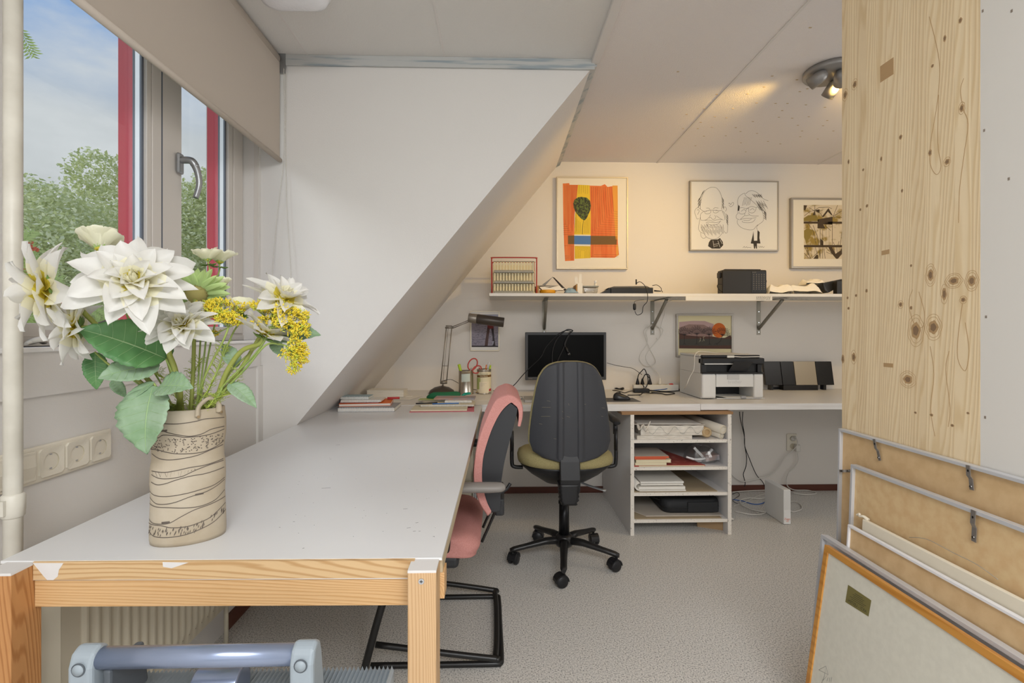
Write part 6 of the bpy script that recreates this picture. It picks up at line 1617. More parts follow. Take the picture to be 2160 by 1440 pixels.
b = MB(); note(b, c2x, 3.42, 0.048, -PI, PI, D + 0.012, D + h2_ - 0.02, 'can_cream', 0.0004); note(b, c2x, 3.42, 0.048, -1.2, 1.5, D + h2_ - 0.055, D + h2_ - 0.04, 'art_brown', 0.0008); note(b, c2x, 3.42, 0.048, 0.5, 1.5, D + 0.018, D + 0.034, 'red_card', 0.0008); note(b, c2x, 3.42, 0.048, -1.4, -0.5, D + 0.03, D + h2_ - 0.06, 'green_card', 0.0007)
cf = lambda x, y, k, off: (c2x + math.sin(x / 0.048) * (0.048 + off), 3.42 - math.cos(x / 0.048) * (0.048 + off), D + h2_ - k + y)
b.use('ink').text('Levensver', 0.013, lambda x, y: cf(x + 0.002, y, 0.031, 0.0012)); b.use('can_cream').text('kleurbeits', 0.0135, lambda x, y: cf(x, y, 0.046, 0.0016)); b.build('printed_label', None, t2)
b = MB(); note(b, c2x, 3.42, 0.048, -0.65, 0.75, D + 0.006, D + 0.082, 'note_cream', 0.002)
b.use('ink_soft')
for i in range(3): b.ribbon([(-0.022 + k * 0.004, 0.0015 * (k % 2)) for k in range(11 - i * 3)], 0.0008, lambda x, y, i=i: cf(x, y - i * 0.008, h2_ - 0.072, 0.003), 0)
b.build('sticky_note', None, t2)
def pen(label, base, tip, r, m, name='pen', cat='pen'):
    t = thing(name, label, cat, tuple(base), 0, 'pens in the tins'); MB().use(m).cyl(base, tip, r, r, 10).build('pen_body', None, t, bevel=r * 0.3)
zz_ = lambda u, v, y: P(u, v, Y=y)
pen('thick lime green marker leaning left in the steel tin', Vector((c.x - 0.01, 3.40, D + 0.05)), zz_(968, 768, 3.39), 0.010, 'lime', 'marker', 'marker')
pen('grey pen standing tallest in the paint tin', Vector((c2x + 0.005, 3.42, D + 0.05)), zz_(1032, 763, 3.42), 0.0055, 'silver')
pen('orange pencil in the paint tin', Vector((c2x, 3.43, D + 0.05)), zz_(1026, 769, 3.43), 0.004, 'orange_card', 'pencil', 'pencil')
pen('lime pen at the right rim of the paint tin', Vector((c2x + 0.01, 3.42, D + 0.05)), zz_(1035, 770, 3.41), 0.006, 'lime')
pen('short red pen at the left rim of the paint tin', Vector((c2x - 0.02, 3.42, D + 0.05)), zz_(1011, 775, 3.42), 0.004, 'red_card')
t = thing('scissors', 'scissors with red and grey handles in the steel tin', 'scissors', (c.x, 3.39, D + 0.05))
for (cu, cv, ru, rv, rot_) in ((997, 768, 9, 13, 0.5), (1006, 779, 7, 10, 1.0)):
    o = zz_(cu, cv, 3.39); pts = []
    for k in range(17):
        a = 2 * PI * k / 16; x, y = math.cos(a) * ru, math.sin(a) * rv; pts.append(o + Vector(((x * math.cos(rot_) + y * math.sin(rot_)) * 0.0032, 0, (-x * math.sin(rot_) + y * math.cos(rot_)) * 0.0032)))
    MB().use('red_handle').tube(pts, 0.0045, 8, 0).build('finger_ring', None, t)
MB().use('grey_card').tube([zz_(990, 785, 3.39), zz_(995, 776, 3.39)], 0.005, 8, 0).use('chrome').cyl((c.x, 3.39, D + 0.04), zz_(992, 784, 3.39), 0.006, n=8).build('blade', None, t)
c0, c1 = P(1004, 827, Z=D + 0.003), P(1018, 828, Z=D + 0.003)
t = thing('pencil', 'short yellow pencil lying before the paint tin', 'pencil', tuple(c0)); MB().use('yellow_p').cyl(c0, c1, 0.0035, n=8).build('shaft', None, t)

# monitor and its cables
YM = 3.46
m0, m1 = P(1108, 700.5, Y=YM), P(1279, 801, Y=YM)
t = thing('monitor', 'black flat monitor with dark screen behind the office chair', 'monitor', ((m0.x + m1.x) / 2, YM + 0.05, D))
x0, x1, z1, z0 = m0.x, m1.x, m0.z, m1.z
B(x0, x1, YM, YM + 0.03, z0, z1, 'monitor_grey').build('housing', None, t, bevel=0.004)
bz = 0.018
B(x0 + bz, x1 - bz, YM - 0.001, YM + 0.001, z0 + 0.022, z1 - bz, 'screen_black').build('screen', None, t)
b = MB().use('ink_soft').text('lenovo', 0.010, lambda x, y: (x0 + 0.035 + x, YM - 0.0008, z0 + 0.011 + y)); b.build('brand_mark', None, t)
B((x0 + x1) / 2 - 0.03, (x0 + x1) / 2 + 0.03, YM + 0.03, YM + 0.05, D + 0.01, z0 + 0.12, 'monitor_grey').build('stand_neck', None, t)
MB().use('monitor_grey').ring_loft([rsq(((x0 + x1) / 2, YM + 0.03), 0.12, 0.09, 0.04, D + 0.0), rsq(((x0 + x1) / 2, YM + 0.03), 0.12, 0.09, 0.04, D + 0.010)]).build('stand_base', None, t)
ym = YM - 0.006
q = lambda u, v, y=None: P(u, v, Y=y or ym)
t = thing('black_cable', 'black cable draped over the monitor running down to the left', 'cable', tuple(q(1190, 700)))
MB().use('cable_black').tube([q(1041, 824, 3.50), q(1062, 822, 3.5), q(1082, 814, 3.48), q(1100, 794, 3.45), q(1115, 778), q(1140, 754), q(1152, 732), q(1168, 714), q(1180, 703), q(1190, 698, YM + 0.0), q(1197, 697, YM + 0.02), q(1204, 699, YM + 0.035), q(1208, 705, YM + 0.045)], 0.0028, 8, 5).build('cord', None, t)
t = thing('black_cable', 'black cable loop with two-pin plug hanging over the monitor', 'cable', tuple(q(1195, 700)))
b = MB().use('cable_black').tube([q(1165, 768, ym - 0.004), q(1165, 745, ym - 0.004), q(1171, 722, ym - 0.004), q(1184, 704, ym), q(1197, 695, YM + 0.01), q(1208, 697, YM + 0.01), q(1203, 702, ym - 0.002), q(1196, 716, ym - 0.004), q(1188, 736, ym - 0.004), q(1180, 752, ym - 0.004), q(1174, 768, ym - 0.004)], 0.0038, 8, 5)
b.tube([q(1203, 700, ym - 0.004), q(1196, 713, ym - 0.006), q(1191, 725, ym - 0.006), q(1194, 734, ym - 0.008)], 0.0045, 8, 4).build('cord', None, t)
b = MB().use('cable_black').tube([q(1193, 731, ym - 0.008), q(1196, 737, ym - 0.010), q(1199, 744, ym - 0.012)], [0.006, 0.013, 0.010], 12, 2, flat=0.7)
b.use('chrome').cyl(q(1198, 744, ym - 0.012), q(1199.5, 749, ym - 0.013), 0.0018, n=6).cyl(q(1201, 743, ym - 0.012), q(1202, 748.5, ym - 0.013), 0.0018, n=6)
b.build('plug', None, t)
t = thing('black_cable', 'thin black cable from monitor to power strip', 'cable', tuple(q(1300, 770)))
MB().use('cable_black').tube([q(1280, 765, 3.50), q(1298, 770, 3.5), q(1320, 774, 3.5), q(1335, 777, 3.5), q(1350, 787, 3.5), q(1354, 790, 3.5)], 0.002, 6).build('cord', None, t)

# mouse, pad
c = P(1270, 847.5, Z=D); c1 = P(1352, 846.5, Y=c.y)
t = thing('mouse_pad', 'dark grey mouse pad on the desk edge under the mouse', 'mouse pad', ((c.x + c1.x) / 2, c.y + 0.1, D))
MB().use('pad_dark').poly([(c.x - 0.03, c.y, D), (c1.x, c.y, D), (c1.x - 0.005, c.y + 0.17, D), (c.x - 0.03, c.y + 0.17, D)], (0, 0, 0.002)).build('pad', None, t)
mu = P(1312, 843, Z=D + 0.003)
t = thing('mouse', 'black computer mouse on the grey pad', 'mouse', (mu.x, mu.y, D + 0.0024))
b = MB().use('mouse_black'); rings = []
for k, z in ((0.90, 0.003), (1.0, 0.009), (1.0, 0.016), (0.93, 0.025), (0.78, 0.034), (0.5, 0.041), (0.1, 0.043)):
    rings.append([(mu.x - 0.006 * z / 0.04 + 0.052 * k * math.copysign(abs(math.cos(a)) ** 0.8, math.cos(a)), mu.y + 0.032 * k * math.copysign(abs(math.sin(a)) ** 0.8, math.sin(a)), D + z * (1 - 0.22 * math.cos(a) * (1 if k < 1 else 0.4))) for a in [2 * PI * j / 28 for j in range(28)]])
b.ring_loft(rings).build('mouse_body', None, t)
b = MB().use('plastic_black'); slab(b, (mu.x, mu.y), 0.050, 0.031, [(1, D + 0.0024), (1, D + 0.005)], 28, 2.4); b.build('mouse_foot', None, t)

# power strip with plugs
YS = 3.52
s0, s1 = P(1337, 819, Y=YS), P(1432, 817, Y=YS)
t = thing('power_strip', 'long white power strip with red switch at the back of the desk', 'power strip', ((s0.x + s1.x) / 2, YS + 0.02, D))
hs_ = 0.045
B(s0.x, s1.x, YS, YS + 0.045, D, D + hs_, 'strip_white').build('strip_housing', None, t, bevel=0.004)
for u in (1345, 1358, 1371, 1391, 1405):
    x = P(u, 807, Y=YS).x; MB().use('socket_inner').cyl((x, YS + 0.022, D + hs_ - 0.001), (x, YS + 0.022, D + hs_ + 0.0006), 0.019, n=20).build('socket', None, t)
x = P(1418, 807, Y=YS).x; MB().use('switch_red').poly([(x - 0.014, YS + 0.012, D + hs_), (x + 0.014, YS + 0.012, D + hs_), (x + 0.008, YS + 0.012, D + hs_ + 0.008), (x - 0.010, YS + 0.012, D + hs_ + 0.006)], (0, 0.02, 0)).build('switch', None, t)
yc = YS + 0.022
def plug(label, u, m, path, r=0.0033):
    x = P(u, 807, Y=yc).x; z = D + hs_ + 0.001
    t = thing('plug_cable', label, 'cable', (x, yc, z), 0, 'plugs in the power strip')
    MB().use(m).lathe([(0.014, 0), (0.0145, 0.006), (0.011, 0.018), (0.0075, 0.032), (0.005, 0.042)], (x, yc, z), 14).build('plug', None, t)
    MB().use(m).tube([Vector((x, yc, z + 0.035))] + [Vector(p) for p in path], r, 8, 6).build('cord', None, t)
g_ = lambda u, v, y=3.50: P(u, v, Y=y)
plug('black plug and cord, leftmost in the power strip', 1345, 'cable_black', [g_(1347, 790), g_(1353, 783), g_(1359, 778), g_(1364, 788), g_(1367, 800), g_(1365, 812, 3.49), g_(1361, 819, 3.47), P(1360, 824, Z=D + 0.004)])
plug('black plug and cord, second in the power strip', 1355, 'cable_black', [g_(1357, 796), g_(1361, 790), g_(1366, 789), g_(1370, 793), g_(1371, 800, 3.51)])
plug('black plug and cord, third in the power strip', 1371, 'cable_black', [g_(1369, 796), g_(1362, 789), g_(1357, 797, 3.49), g_(1355, 807, 3.49), g_(1358, 815, 3.48), P(1362, 821, Z=D + 0.004), P(1385, 821.5, Z=D + 0.004), P(1400, 816, Z=D + 0.012), P(1420, 818, Z=D + 0.006), P(1442, 823, Z=D + 0.004)])
plug('white plug with a white cord looped up over the shelf bracket', 1392, 'cable_white', [g_(1390, 790, 3.56), g_(1378, 777, 3.6), g_(1366, 764, 3.62), g_(1362, 752, 3.62), g_(1368, 740, 3.62), g_(1380, 725, 3.62), g_(1390, 714, 3.62), g_(1398, 700, 3.62), g_(1397, 692, 3.62), g_(1388, 690, 3.62), g_(1386, 686, 3.6)], 0.0022)
t = thing('cable_bundle', 'white cable hung in a figure-eight from the middle bracket', 'cable', tuple(g_(1376, 690, 3.62)))
MB().use('cable_white').tube([g_(1376, 684, 3.61), g_(1364, 690, 3.61), g_(1358, 700, 3.62), g_(1362, 712, 3.62), g_(1366, 724, 3.62), g_(1372, 738, 3.62), g_(1380, 752, 3.62), g_(1383, 764, 3.62), g_(1374, 771, 3.62), g_(1360, 771, 3.62), g_(1350, 760, 3.62), g_(1351, 746, 3.62), g_(1362, 730, 3.62), g_(1366, 716, 3.615), g_(1363, 700, 3.62), g_(1372, 688, 3.61), g_(1384, 686, 3.61), g_(1392, 694, 3.62), g_(1394, 706, 3.62), g_(1388, 716, 3.62), g_(1385, 712, 3.62)], 0.0024, 8, 6).build('loops', None, t)
t = thing('extension_lead', 'thin white cable running from the shelf down to the middle bracket', 'cable', tuple(g_(1400, 640, 3.5)))
MB().use('cable_white').tube([g_(1446, 630, 3.22), g_(1430, 631, 3.3), g_(1415, 634, 3.4), g_(1402, 643, 3.5), g_(1402, 660, 3.6), g_(1397, 676, 3.62), g_(1393, 692, 3.62)], 0.0018, 6).build('cord', None, t)
# adapter brick and cable tangle
a0, a1 = P(1338, 828.5, Z=D), P(1371, 828.5, Z=D)
t = thing('power_adapter', 'black laptop power brick lying before the power strip', 'adapter', ((a0.x + a1.x) / 2, a0.y + 0.025, D))
B(a0.x, a1.x, a0.y, a0.y + 0.048, D, D + 0.028, 'plastic_black').build('adapter_body', None, t, bevel=0.005, seg=3)
G = lambda u, v, h=0.004: P(u, v, Z=D + h)
MB().use('cable_black').tube([Vector((a0.x + 0.003, a0.y + 0.02, D + 0.012)), G(1328, 825), G(1318, 828), G(1310, 826), G(1303, 824), G(1292, 823)], 0.0028, 6).build('input_cord', None, t)
MB().use('cable_black').tube([Vector((a1.x - 0.003, a0.y + 0.025, D + 0.014)), G(1384, 824, 0.008), G(1396, 825), G(1412, 825), G(1428, 824), G(1441, 822), G(1436, 817, 0.008), G(1415, 814, 0.02), G(1402, 815, 0.02), G(1400, 818, 0.006), G(1422, 819)], [0.006] + [0.0032] * 10, 8, 6).build('output_cord', None, t)
B(P(1391, 826, Z=D).x, P(1405, 826, Z=D).x, P(1391, 826, Z=D).y, P(1391, 826, Z=D).y + 0.012, D + 0.004, D + 0.011, 'paper').build('cable_tag', None, t)
t = thing('black_cable', 'black cable loop lying in front of the power brick', 'cable', tuple(G(1400, 830)))
MB().use('cable_black').tube([G(1324, 833), G(1350, 832.5), G(1356, 828.6, 0.031), G(1372, 829), G(1395, 830), G(1405, 832), G(1416, 831), G(1423, 829.5), G(1418, 827.5), G(1400, 826.5), G(1374, 827)], 0.0032, 8, 6).build('cord', None, t)
t = thing('network_cable', 'blue cable across the power strip cords', 'cable', tuple(G(1400, 820)))
MB().use('cable_blue').tube([G(1378, 823, 0.012), G(1398, 821, 0.014), G(1415, 818, 0.02), G(1428, 814, 0.024), G(1434, 812, 0.02)], 0.003, 6).build('cord', None, t)
t = thing('cable_tie_bundle', 'small black bundled cable in clear film beside the chair back', 'cable', tuple(G(1305, 818)))
MB().use('cable_black').tube([G(1294, 816), G(1299, 819, 0.01), G(1306, 820, 0.006), G(1313, 818, 0.012), G(1319, 816, 0.008), G(1312, 821, 0.006), G(1300, 818, 0.014)], 0.0045, 6).build('bundle', None, t)

# printer
mat('printer_white', '#d9d8d5', 0.45); mat('printer_shade', '#c3c2c0', 0.5)
YPf = 3.08
r0, r1 = P(1481, 837, Y=YPf), P(1611, 837, Y=YPf)
zt = P(1500, 765, Y=YPf).z
t = thing('printer', 'white laser printer with black scanner lid and open paper tray', 'printer', ((r0.x + r1.x) / 2, YPf + 0.17, D))
x0, x1 = r0.x, r1.x; yb = 3.46; xb0 = P(1445, 830, Y=yb - 0.06).x
top = P(1460, 748, Y=YPf + 0.05).z
W_ = x1 - x0
z_tray0, z_tray1 = P(1520, 834, Y=YPf).z, P(1520, 816, Y=YPf).z
zw = P(1500, 788, Y=YPf).z
xa_, xc_ = P(1511, 800, Y=YPf).x, P(1590, 800, Y=YPf).x
b = B(x0, x1, YPf + 0.02, yb, z_tray1, zw, 'printer_white').box(x0, xa_, YPf + 0.02, yb, D + 0.004, z_tray1).box(xc_, x1, YPf + 0.02, yb, D + 0.004, z_tray1).box(xa_, xc_, YPf + 0.2, yb, D + 0.004, z_tray1); b.build('body', None, t)
xa_, xc_ = P(1511, 800, Y=YPf).x, P(1590, 800, Y=YPf).x
b = B(x0, xa_, YPf, YPf + 0.03, D + 0.006, zw, 'printer_white'); b.build('front_corner', None, t, bevel=0.012, seg=4)
b = B(xc_, x1, YPf, YPf + 0.03, D + 0.006, zw, 'printer_white'); b.build('front_corner', None, t, bevel=0.012, seg=4)
b = B(xa_ + 0.001, xc_ - 0.001, YPf + 0.004, YPf + 0.02, z_tray1, zw - 0.003, 'printer_white'); fd = b.build('front_door', None, t, bevel=0.002)
B(P(1535, 790, Y=YPf).x, P(1560, 790, Y=YPf).x, YPf + 0.001, YPf + 0.006, P(1540, 800, Y=YPf).z, P(1540, 790, Y=YPf).z, 'printer_shade').build('door_grip', None, fd, bevel=0.001)
B(xa_, xc_, YPf + 0.190, YPf + 0.1995, D + 0.006, z_tray1, 'plastic_black').build('tray_slot', None, t)
# upper black part: U-shaped frame and the scanner lid
B(x0 - 0.0, x1 + 0.001, YPf + 0.03, yb, zw, top - 0.012, 'printer_white').build('upper_body', None, t, bevel=0.004)
zl0, zl1 = P(1540, 768, Y=YPf).z, P(1540, 755, Y=YPf).z
B(x0, x1 + 0.002, YPf - 0.004, YPf + 0.031, zw - 0.001, zw + 0.008, 'plastic_black').build('output_shelf', None, t, bevel=0.003)
B(x0, x0 + 0.030, YPf + 0.002, YPf + 0.031, zw + 0.007, zl0, 'plastic_black').build('pillar', None, t, bevel=0.003)
B(x1 - 0.035, x1 - 0.008, YPf + 0.006, YPf + 0.031, zw + 0.007, zl0, 'plastic_black').build('pillar', None, t, bevel=0.003)
B(x0 + 0.03, x1 - 0.036, YPf + 0.022, YPf + 0.0305, zw + 0.007, zl0, 'black').build('output_recess', None, t)
B(x0, x1 + 0.002, YPf - 0.008, YPf + 0.06, zl0, zl1, 'plastic_black').build('control_panel', None, t, bevel=0.006, seg=3)
B(x0 + 0.001, x1 - 0.02, YPf + 0.004, yb - 0.01, zl1, top, 'plastic_black').build('scanner_lid', None, t, bevel=0.006, seg=3)
B(x0 - 0.002, x1 - 0.025, YPf + 0.03, yb - 0.006, top - 0.011, top + 0.001, 'printer_white').build('lid_rim', None, t, bevel=0.002)
b = MB().use('silver').box(x0 + 0.012, x0 + 0.27, YPf - 0.0085, YPf - 0.006, zl0 - 0.001, zl0 + 0.006); b.build('panel_strip', None, t)
b = MB().use('plastic_dark').poly([P(1536, 784, Y=YPf + 0.01), P(1575, 784, Y=YPf + 0.01), P(1589, 763, Y=YPf - 0.035), P(1549, 763, Y=YPf - 0.035)], (0, 0.003, 0)); b.build('paper_support', None, t)
# tray with paper
xa2, xb2 = P(1529, 840.5, Z=D + 0.003), P(1612, 839.5, Z=D + 0.003)
MB().use('printer_white').poly([(xa_ + 0.004, YPf + 0.0, D + 0.004), (xc_ - 0.004, YPf, D + 0.004), (xb2.x - 0.01, xa2.y - 0.01, D + 0.004), (xa2.x, xa2.y - 0.01, D + 0.004)], (0, 0, 0.004)).build('paper_tray', None, t)
MB().use('paper').poly([(xa_ + 0.012, YPf + 0.185, D + 0.0085), (xc_ - 0.03, YPf + 0.185, D + 0.0085), (xb2.x - 0.045, xa2.y, D + 0.0085), (xa2.x + 0.006, xa2.y, D + 0.0085)], (0, 0, 0.003)).build('paper_stack', None, t)
gx = P(1567, 838, Y=xa2.y).x
MB().use('grey_card').box(gx - 0.016, gx + 0.016, xa2.y - 0.012, xa2.y - 0.004, D + 0.004, D + 0.020).build('paper_guide', None, t, bevel=0.002)
b = MB().use('printer_shade').text('brother', 0.028, lambda x, y: ((xa_ + xc_) / 2 + x, YPf + 0.0035, P(1550, 805.5, Y=YPf).z + y)); b.build('brand_mark', None, t)
t = thing('usb_cable', 'white cable with plug lying over the printer lid and down its left side', 'cable', (x0, YPf, top))
MB().use('cable_white').tube([G(1441, 823), P(1448, 812, Y=3.16), P(1455, 795, Y=3.14), P(1463, 780, Y=3.12), P(1465, 760, Y=3.11), P(1466, 748.5, Y=3.13), P(1475, 741, Y=3.18), P(1500, 743, Y=3.3), P(1530, 746, Y=3.4), P(1560, 745.5, Y=3.42), P(1580, 745, Y=3.40)], 0.0025, 8, 6).build('cord', None, t)
zc2 = zl1 + 0.006
B(P(1534, 752, Y=YPf).x, P(1549, 752, Y=YPf).x, YPf - 0.002, YPf + 0.012, zc2 - 0.004, zc2 + 0.010, 'strip_white').build('cable_plug', None, t, bevel=0.002)
MB().use('cable_white').tube([(P(1549, 752, Y=YPf).x, YPf + 0.004, zc2 + 0.003), (P(1565, 754, Y=YPf).x, YPf + 0.002, zc2), (P(1585, 753, Y=YPf).x, YPf + 0.002, zc2 + 0.001), (P(1608, 752, Y=YPf).x, YPf + 0.004, zc2 + 0.002)], 0.0032, 8, 4).build('cord_end', None, t)

# flat stereo with dark panels
mat('panel_black', '#1d1b1a', 0.3); mat('panel_silver', '#a89c88', 0.35, metal=0.4); mat('box_blue', '#2c55a8', 0.5)
YH = 3.555
t = thing('stereo', 'slim stereo with three dark panels and one silver panel right of the printer', 'stereo', (P(1685, 820, Y=YH).x, YH + 0.06, D))
zb_ = P(1650, 812, Y=YH).z; ztp = P(1650, 762, Y=YH + 0.03).z
def panel(nm, ua, ub, m):
    a, c_ = P(ua, 790, Y=YH), P(ub, 790, Y=YH)
    MB().use(m).poly([(a.x, YH, zb_), (c_.x, YH, zb_), (c_.x - 0.014, YH + 0.012, ztp), (a.x - 0.014, YH + 0.012, ztp)], (0, 0.028, 0)).build(nm, None, t, bevel=0.002)
panel('speaker_panel', 1616, 1651, 'panel_black'); panel('front_panel', 1652, 1679, 'panel_black'); panel('disc_door', 1680, 1725, 'panel_silver'); panel('speaker_panel', 1726, 1760, 'panel_black')
B(P(1652, 800, Y=YH).x, P(1725, 800, Y=YH).x, YH - 0.004, YH + 0.05, D, zb_ - 0.001, 'panel_black').build('stereo_base', None, t, bevel=0.002)
b = MB().use('panel_black')
for u in (1630, 1742): x = P(u, 800, Y=YH).x; MB().use('panel_black').box(x - 0.01, x + 0.01, YH + 0.01, YH + 0.05, D, zb_).build('foot', None, t)
c0 = P(1630, 821, Z=D); c1 = P(1655, 821, Z=D)
t = thing('remote_control', 'black remote control lying before the stereo', 'remote', (c0.x + 0.04, c0.y + 0.02, D)); B(c0.x, c1.x, c0.y, c0.y + 0.04, D + 0.002, D + 0.014, 'plastic_black').build('remote_body', None, t, bevel=0.003)
c0 = P(1688, 820, Z=D); c1 = P(1722, 820, Z=D)
t = thing('blue_box', 'small flat blue box before the stereo', 'box', (c0.x + 0.05, c0.y + 0.02, D)); B(c0.x, c1.x, c0.y, c0.y + 0.05, D + 0.0015, D + 0.014, 'box_blue').build('box_body', None, t, bevel=0.002)
book('thin white papers under the blue box before the stereo', 1664, 1735, 821.5, D, 0.06, 0.001, 'paper', 0.05, 'paper_sheet', cat='paper')
# ------------------------------------------------------------------ things on the wall shelf
S = ZSh + 0.0004
YS1 = 3.26
s_ = lambda u, v, y=YS1: P(u, v, Y=y)
mat('wire_red', '#a8362b', 0.4); mat('tray_cream', '#d8cba4', 0.6); mat('tray_grey', '#a3a49f', 0.6); mat('radio_black', '#211e1b', 0.45); mat('yellow_tape', '#d79a1c', 0.5); mat('card_brown', '#a57e4a', 0.7); mat('cloth_blue', '#8ea9bd', 0.8)
# letter trays in a red wire frame
a, c = s_(1036, 617), s_(1133, 542.5)
t = thing('letter_tray', 'red wire rack with three cream slotted trays on the left of the shelf', 'letter tray', ((a.x + c.x) / 2, YS1 + 0.12, S))
x0, x1, z0, z1 = a.x, c.x, S, c.z
for y in (YS1, YS1 + 0.22):
    MB().use('wire_red').tube([(x0 + 0.004, y, z0 + 0.004), (x0 + 0.003, y, z1 - 0.03), (x0 + 0.006, y, z1 - 0.010), (x0 + 0.022, y, z1 - 0.003), (x1 - 0.022, y, z1 - 0.003), (x1 - 0.006, y, z1 - 0.010), (x1 - 0.003, y, z1 - 0.03), (x1 - 0.004, y, z0 + 0.004)], 0.0042, 8, 5).build('wire_frame', None, t)
for zz1, zz0 in (((1.0), 0.63), (0.70, 0.34), (0.40, 0.06)):
    za, zb2 = z0 + (z1 - z0) * (zz0 - 0.03), z0 + (z1 - z0) * (zz1 - 0.10)
    b = MB().use('tray_cream'); n = 14
    b.box(x0 + 0.012, x1 - 0.012, YS1 + 0.02, YS1 + 0.21, za, za + 0.003)
    b.poly([(x0 + 0.012, YS1 + 0.204, za), (x1 - 0.012, YS1 + 0.204, za), (x1 - 0.010, YS1 + 0.204, zb2), (x0 + 0.010, YS1 + 0.204, zb2)], (0, 0.006, 0))
    for i in range(n):
        x = x0 + 0.014 + (x1 - x0 - 0.028) * (i + 0.5) / n; b.box(x - 0.007, x + 0.007, YS1 + 0.018, YS1 + 0.022, za + 0.006, zb2)
    b.box(x0 + 0.012, x1 - 0.012, YS1 + 0.018, YS1 + 0.022, zb2 - 0.004, zb2)
    b.box(x0 + 0.012, x1 - 0.012, YS1 + 0.016, YS1 + 0.022, za - 0.001, za + 0.006)
    b.use('tray_grey').poly([(x0 + 0.020, YS1 - 0.004, za + 0.001), (x0 + 0.020, YS1 + 0.016, za + 0.014), (x0 + 0.020, YS1 + 0.018, za + 0.010), (x0 + 0.020, YS1 - 0.003, za - 0.004)], (x1 - x0 - 0.045, 0, 0))
    b.build('tray', None, t)
# tape, leaflets, cloth
def sthing(name, label, cat, u, y=3.3, group=None): return thing(name, label, cat, (s_(u, 617, y).x, y, S), 0, group)
t = sthing('wooden_box', 'flat open brown cardboard tray of odds and ends on the shelf', 'box', 1180)
B(s_(1133, 617).x, s_(1222, 617).x, YS1 + 0.01, YS1 + 0.20, S, S + 0.006, 'card_brown').build('box_floor', None, t)
B(s_(1133, 617).x, s_(1137, 617).x, YS1 + 0.01, YS1 + 0.20, S + 0.006, S + 0.055, 'card_brown').build('box_side', None, t)
t = thing('tape_roll', 'roll of yellow tape lying in the cardboard tray', 'tape', (s_(1157, 615).x, 3.31, S + 0.007))
MB().use('yellow_tape').lathe([(0.030, 0.0), (0.052, 0.0), (0.053, 0.002), (0.053, 0.020), (0.052, 0.022), (0.030, 0.022)], (s_(1157, 615).x, 3.325, S + 0.007), 32).build('roll', None, t)
t = thing('folded_leaflet', 'dark folded card standing tent-like over the yellow tape', 'card', (s_(1165, 600).x, 3.35, S + 0.03))
b = MB().use('pad_dark').poly([s_(1165, 584, 3.36), s_(1170, 586, 3.34), s_(1196, 612, 3.31), s_(1190, 613, 3.34)], (0, 0.004, 0.002)); b.build('leaf', None, t)
b = MB().use('grey_card').poly([s_(1143, 601, 3.34), s_(1166, 584, 3.36), s_(1150, 602, 3.36)], (0, 0.003, 0.001)); b.build('leaf', None, t)
t = thing('paper_scraps', 'crumpled white papers over the tape in the cardboard tray', 'paper', (s_(1165, 608).x, 3.33, S + 0.03), 0)
for i, (u0, v0, u1, v1, u2, v2, mm) in enumerate(((1138, 605, 1180, 602, 1190, 612, 'paper'), (1150, 604, 1195, 608, 1175, 613, 'paper'), (1140, 602, 1180, 602, 1160, 606, 'pad_dark'))):
    p = [s_(u0, v0, 3.30 + 0.01 * i), s_(u1, v1, 3.32), s_(u2, v2, 3.30)]; p.append(p[0] + (p[2] - p[1]) * 0.6)
    MB().use(mm).poly(p, (0, 0.08, 0.003)).build('scrap', None, t)
t = thing('cloth', 'small crumpled light blue cloth beside the cards on the shelf', 'cloth', (s_(1205, 610).x, 3.32, S + 0.01))
b = MB().use('cloth_blue')
def clothf(i, j):
    x = s_(1190, 610, 3.32).x + (s_(1218, 610, 3.32).x - s_(1190, 610, 3.32).x) * i; y = 3.27 + 0.10 * j
    e = math.sin(PI * i) ** 0.5 * math.sin(PI * j) ** 0.5 if 0 < i < 1 and 0 < j < 1 else 0
    return (x, y, S + 0.008 + e * (0.035 + 0.012 * noise.noise(Vector((i * 5, j * 5, 0)))))
b.grid(clothf, 18, 12); b.build('cloth_body', None, t)
t = sthing('card_box', 'upright cardboard holder with white cards sticking out', 'box', 1222)
B(s_(1219, 617).x, s_(1230, 617).x, YS1 + 0.02, YS1 + 0.12, S, S + 0.070, 'paper').build('holder', None, t, bevel=0.001)
B(s_(1216, 617).x, s_(1218.8, 617).x, YS1 + 0.02, YS1 + 0.14, S, S + 0.062, 'card_brown').build('divider', None, t)
for u0, u1, vt, tl in ((1213, 1219, 585, -0.12), (1221, 1227, 578.5, 0.03)):
    MB().use('paper').cbox((s_((u0 + u1) / 2, 600, 3.33).x, 3.33, S + 0.085 + (0.018 if u0 > 1215 else 0.0)), (0.020, 0.002, 0.07), Matrix.Rotation(tl, 3, 'Y')).build('card', None, t)
t = sthing('plastic_container', 'clear plastic food box with lid on the shelf', 'container', 1247)
xa, xb = s_(1230, 617).x, s_(1264, 617).x
b = MB().use('clear_plastic').ring_loft([rsq(((xa + xb) / 2, 3.33), (xb - xa) / 2 * k, 0.05 * k, 0.012, z) for k, z in ((0.86, S), (0.92, S + 0.03), (1.0, S + 0.048))], False, False); b.build('container_body', None, t, solid=0.001)
MB().use('tray_grey').ring_loft([rsq(((xa + xb) / 2, 3.33), (xb - xa) / 2 * 1.06, 0.054, 0.014, z) for z in (S + 0.049, S + 0.056)]).build('container_lid', None, t, bevel=0.001)
MB().use('paper').box((xa + xb) / 2 - 0.03, (xa + xb) / 2 + 0.02, 3.30, 3.35, S + 0.003, S + 0.022).build('contents', None, t)
bc = s_(1256, 600, 3.33)
t = thing('small_bottle', 'tiny bottle with white cap standing on the clear food box', 'bottle', (bc.x, 3.33, S + 0.0565))
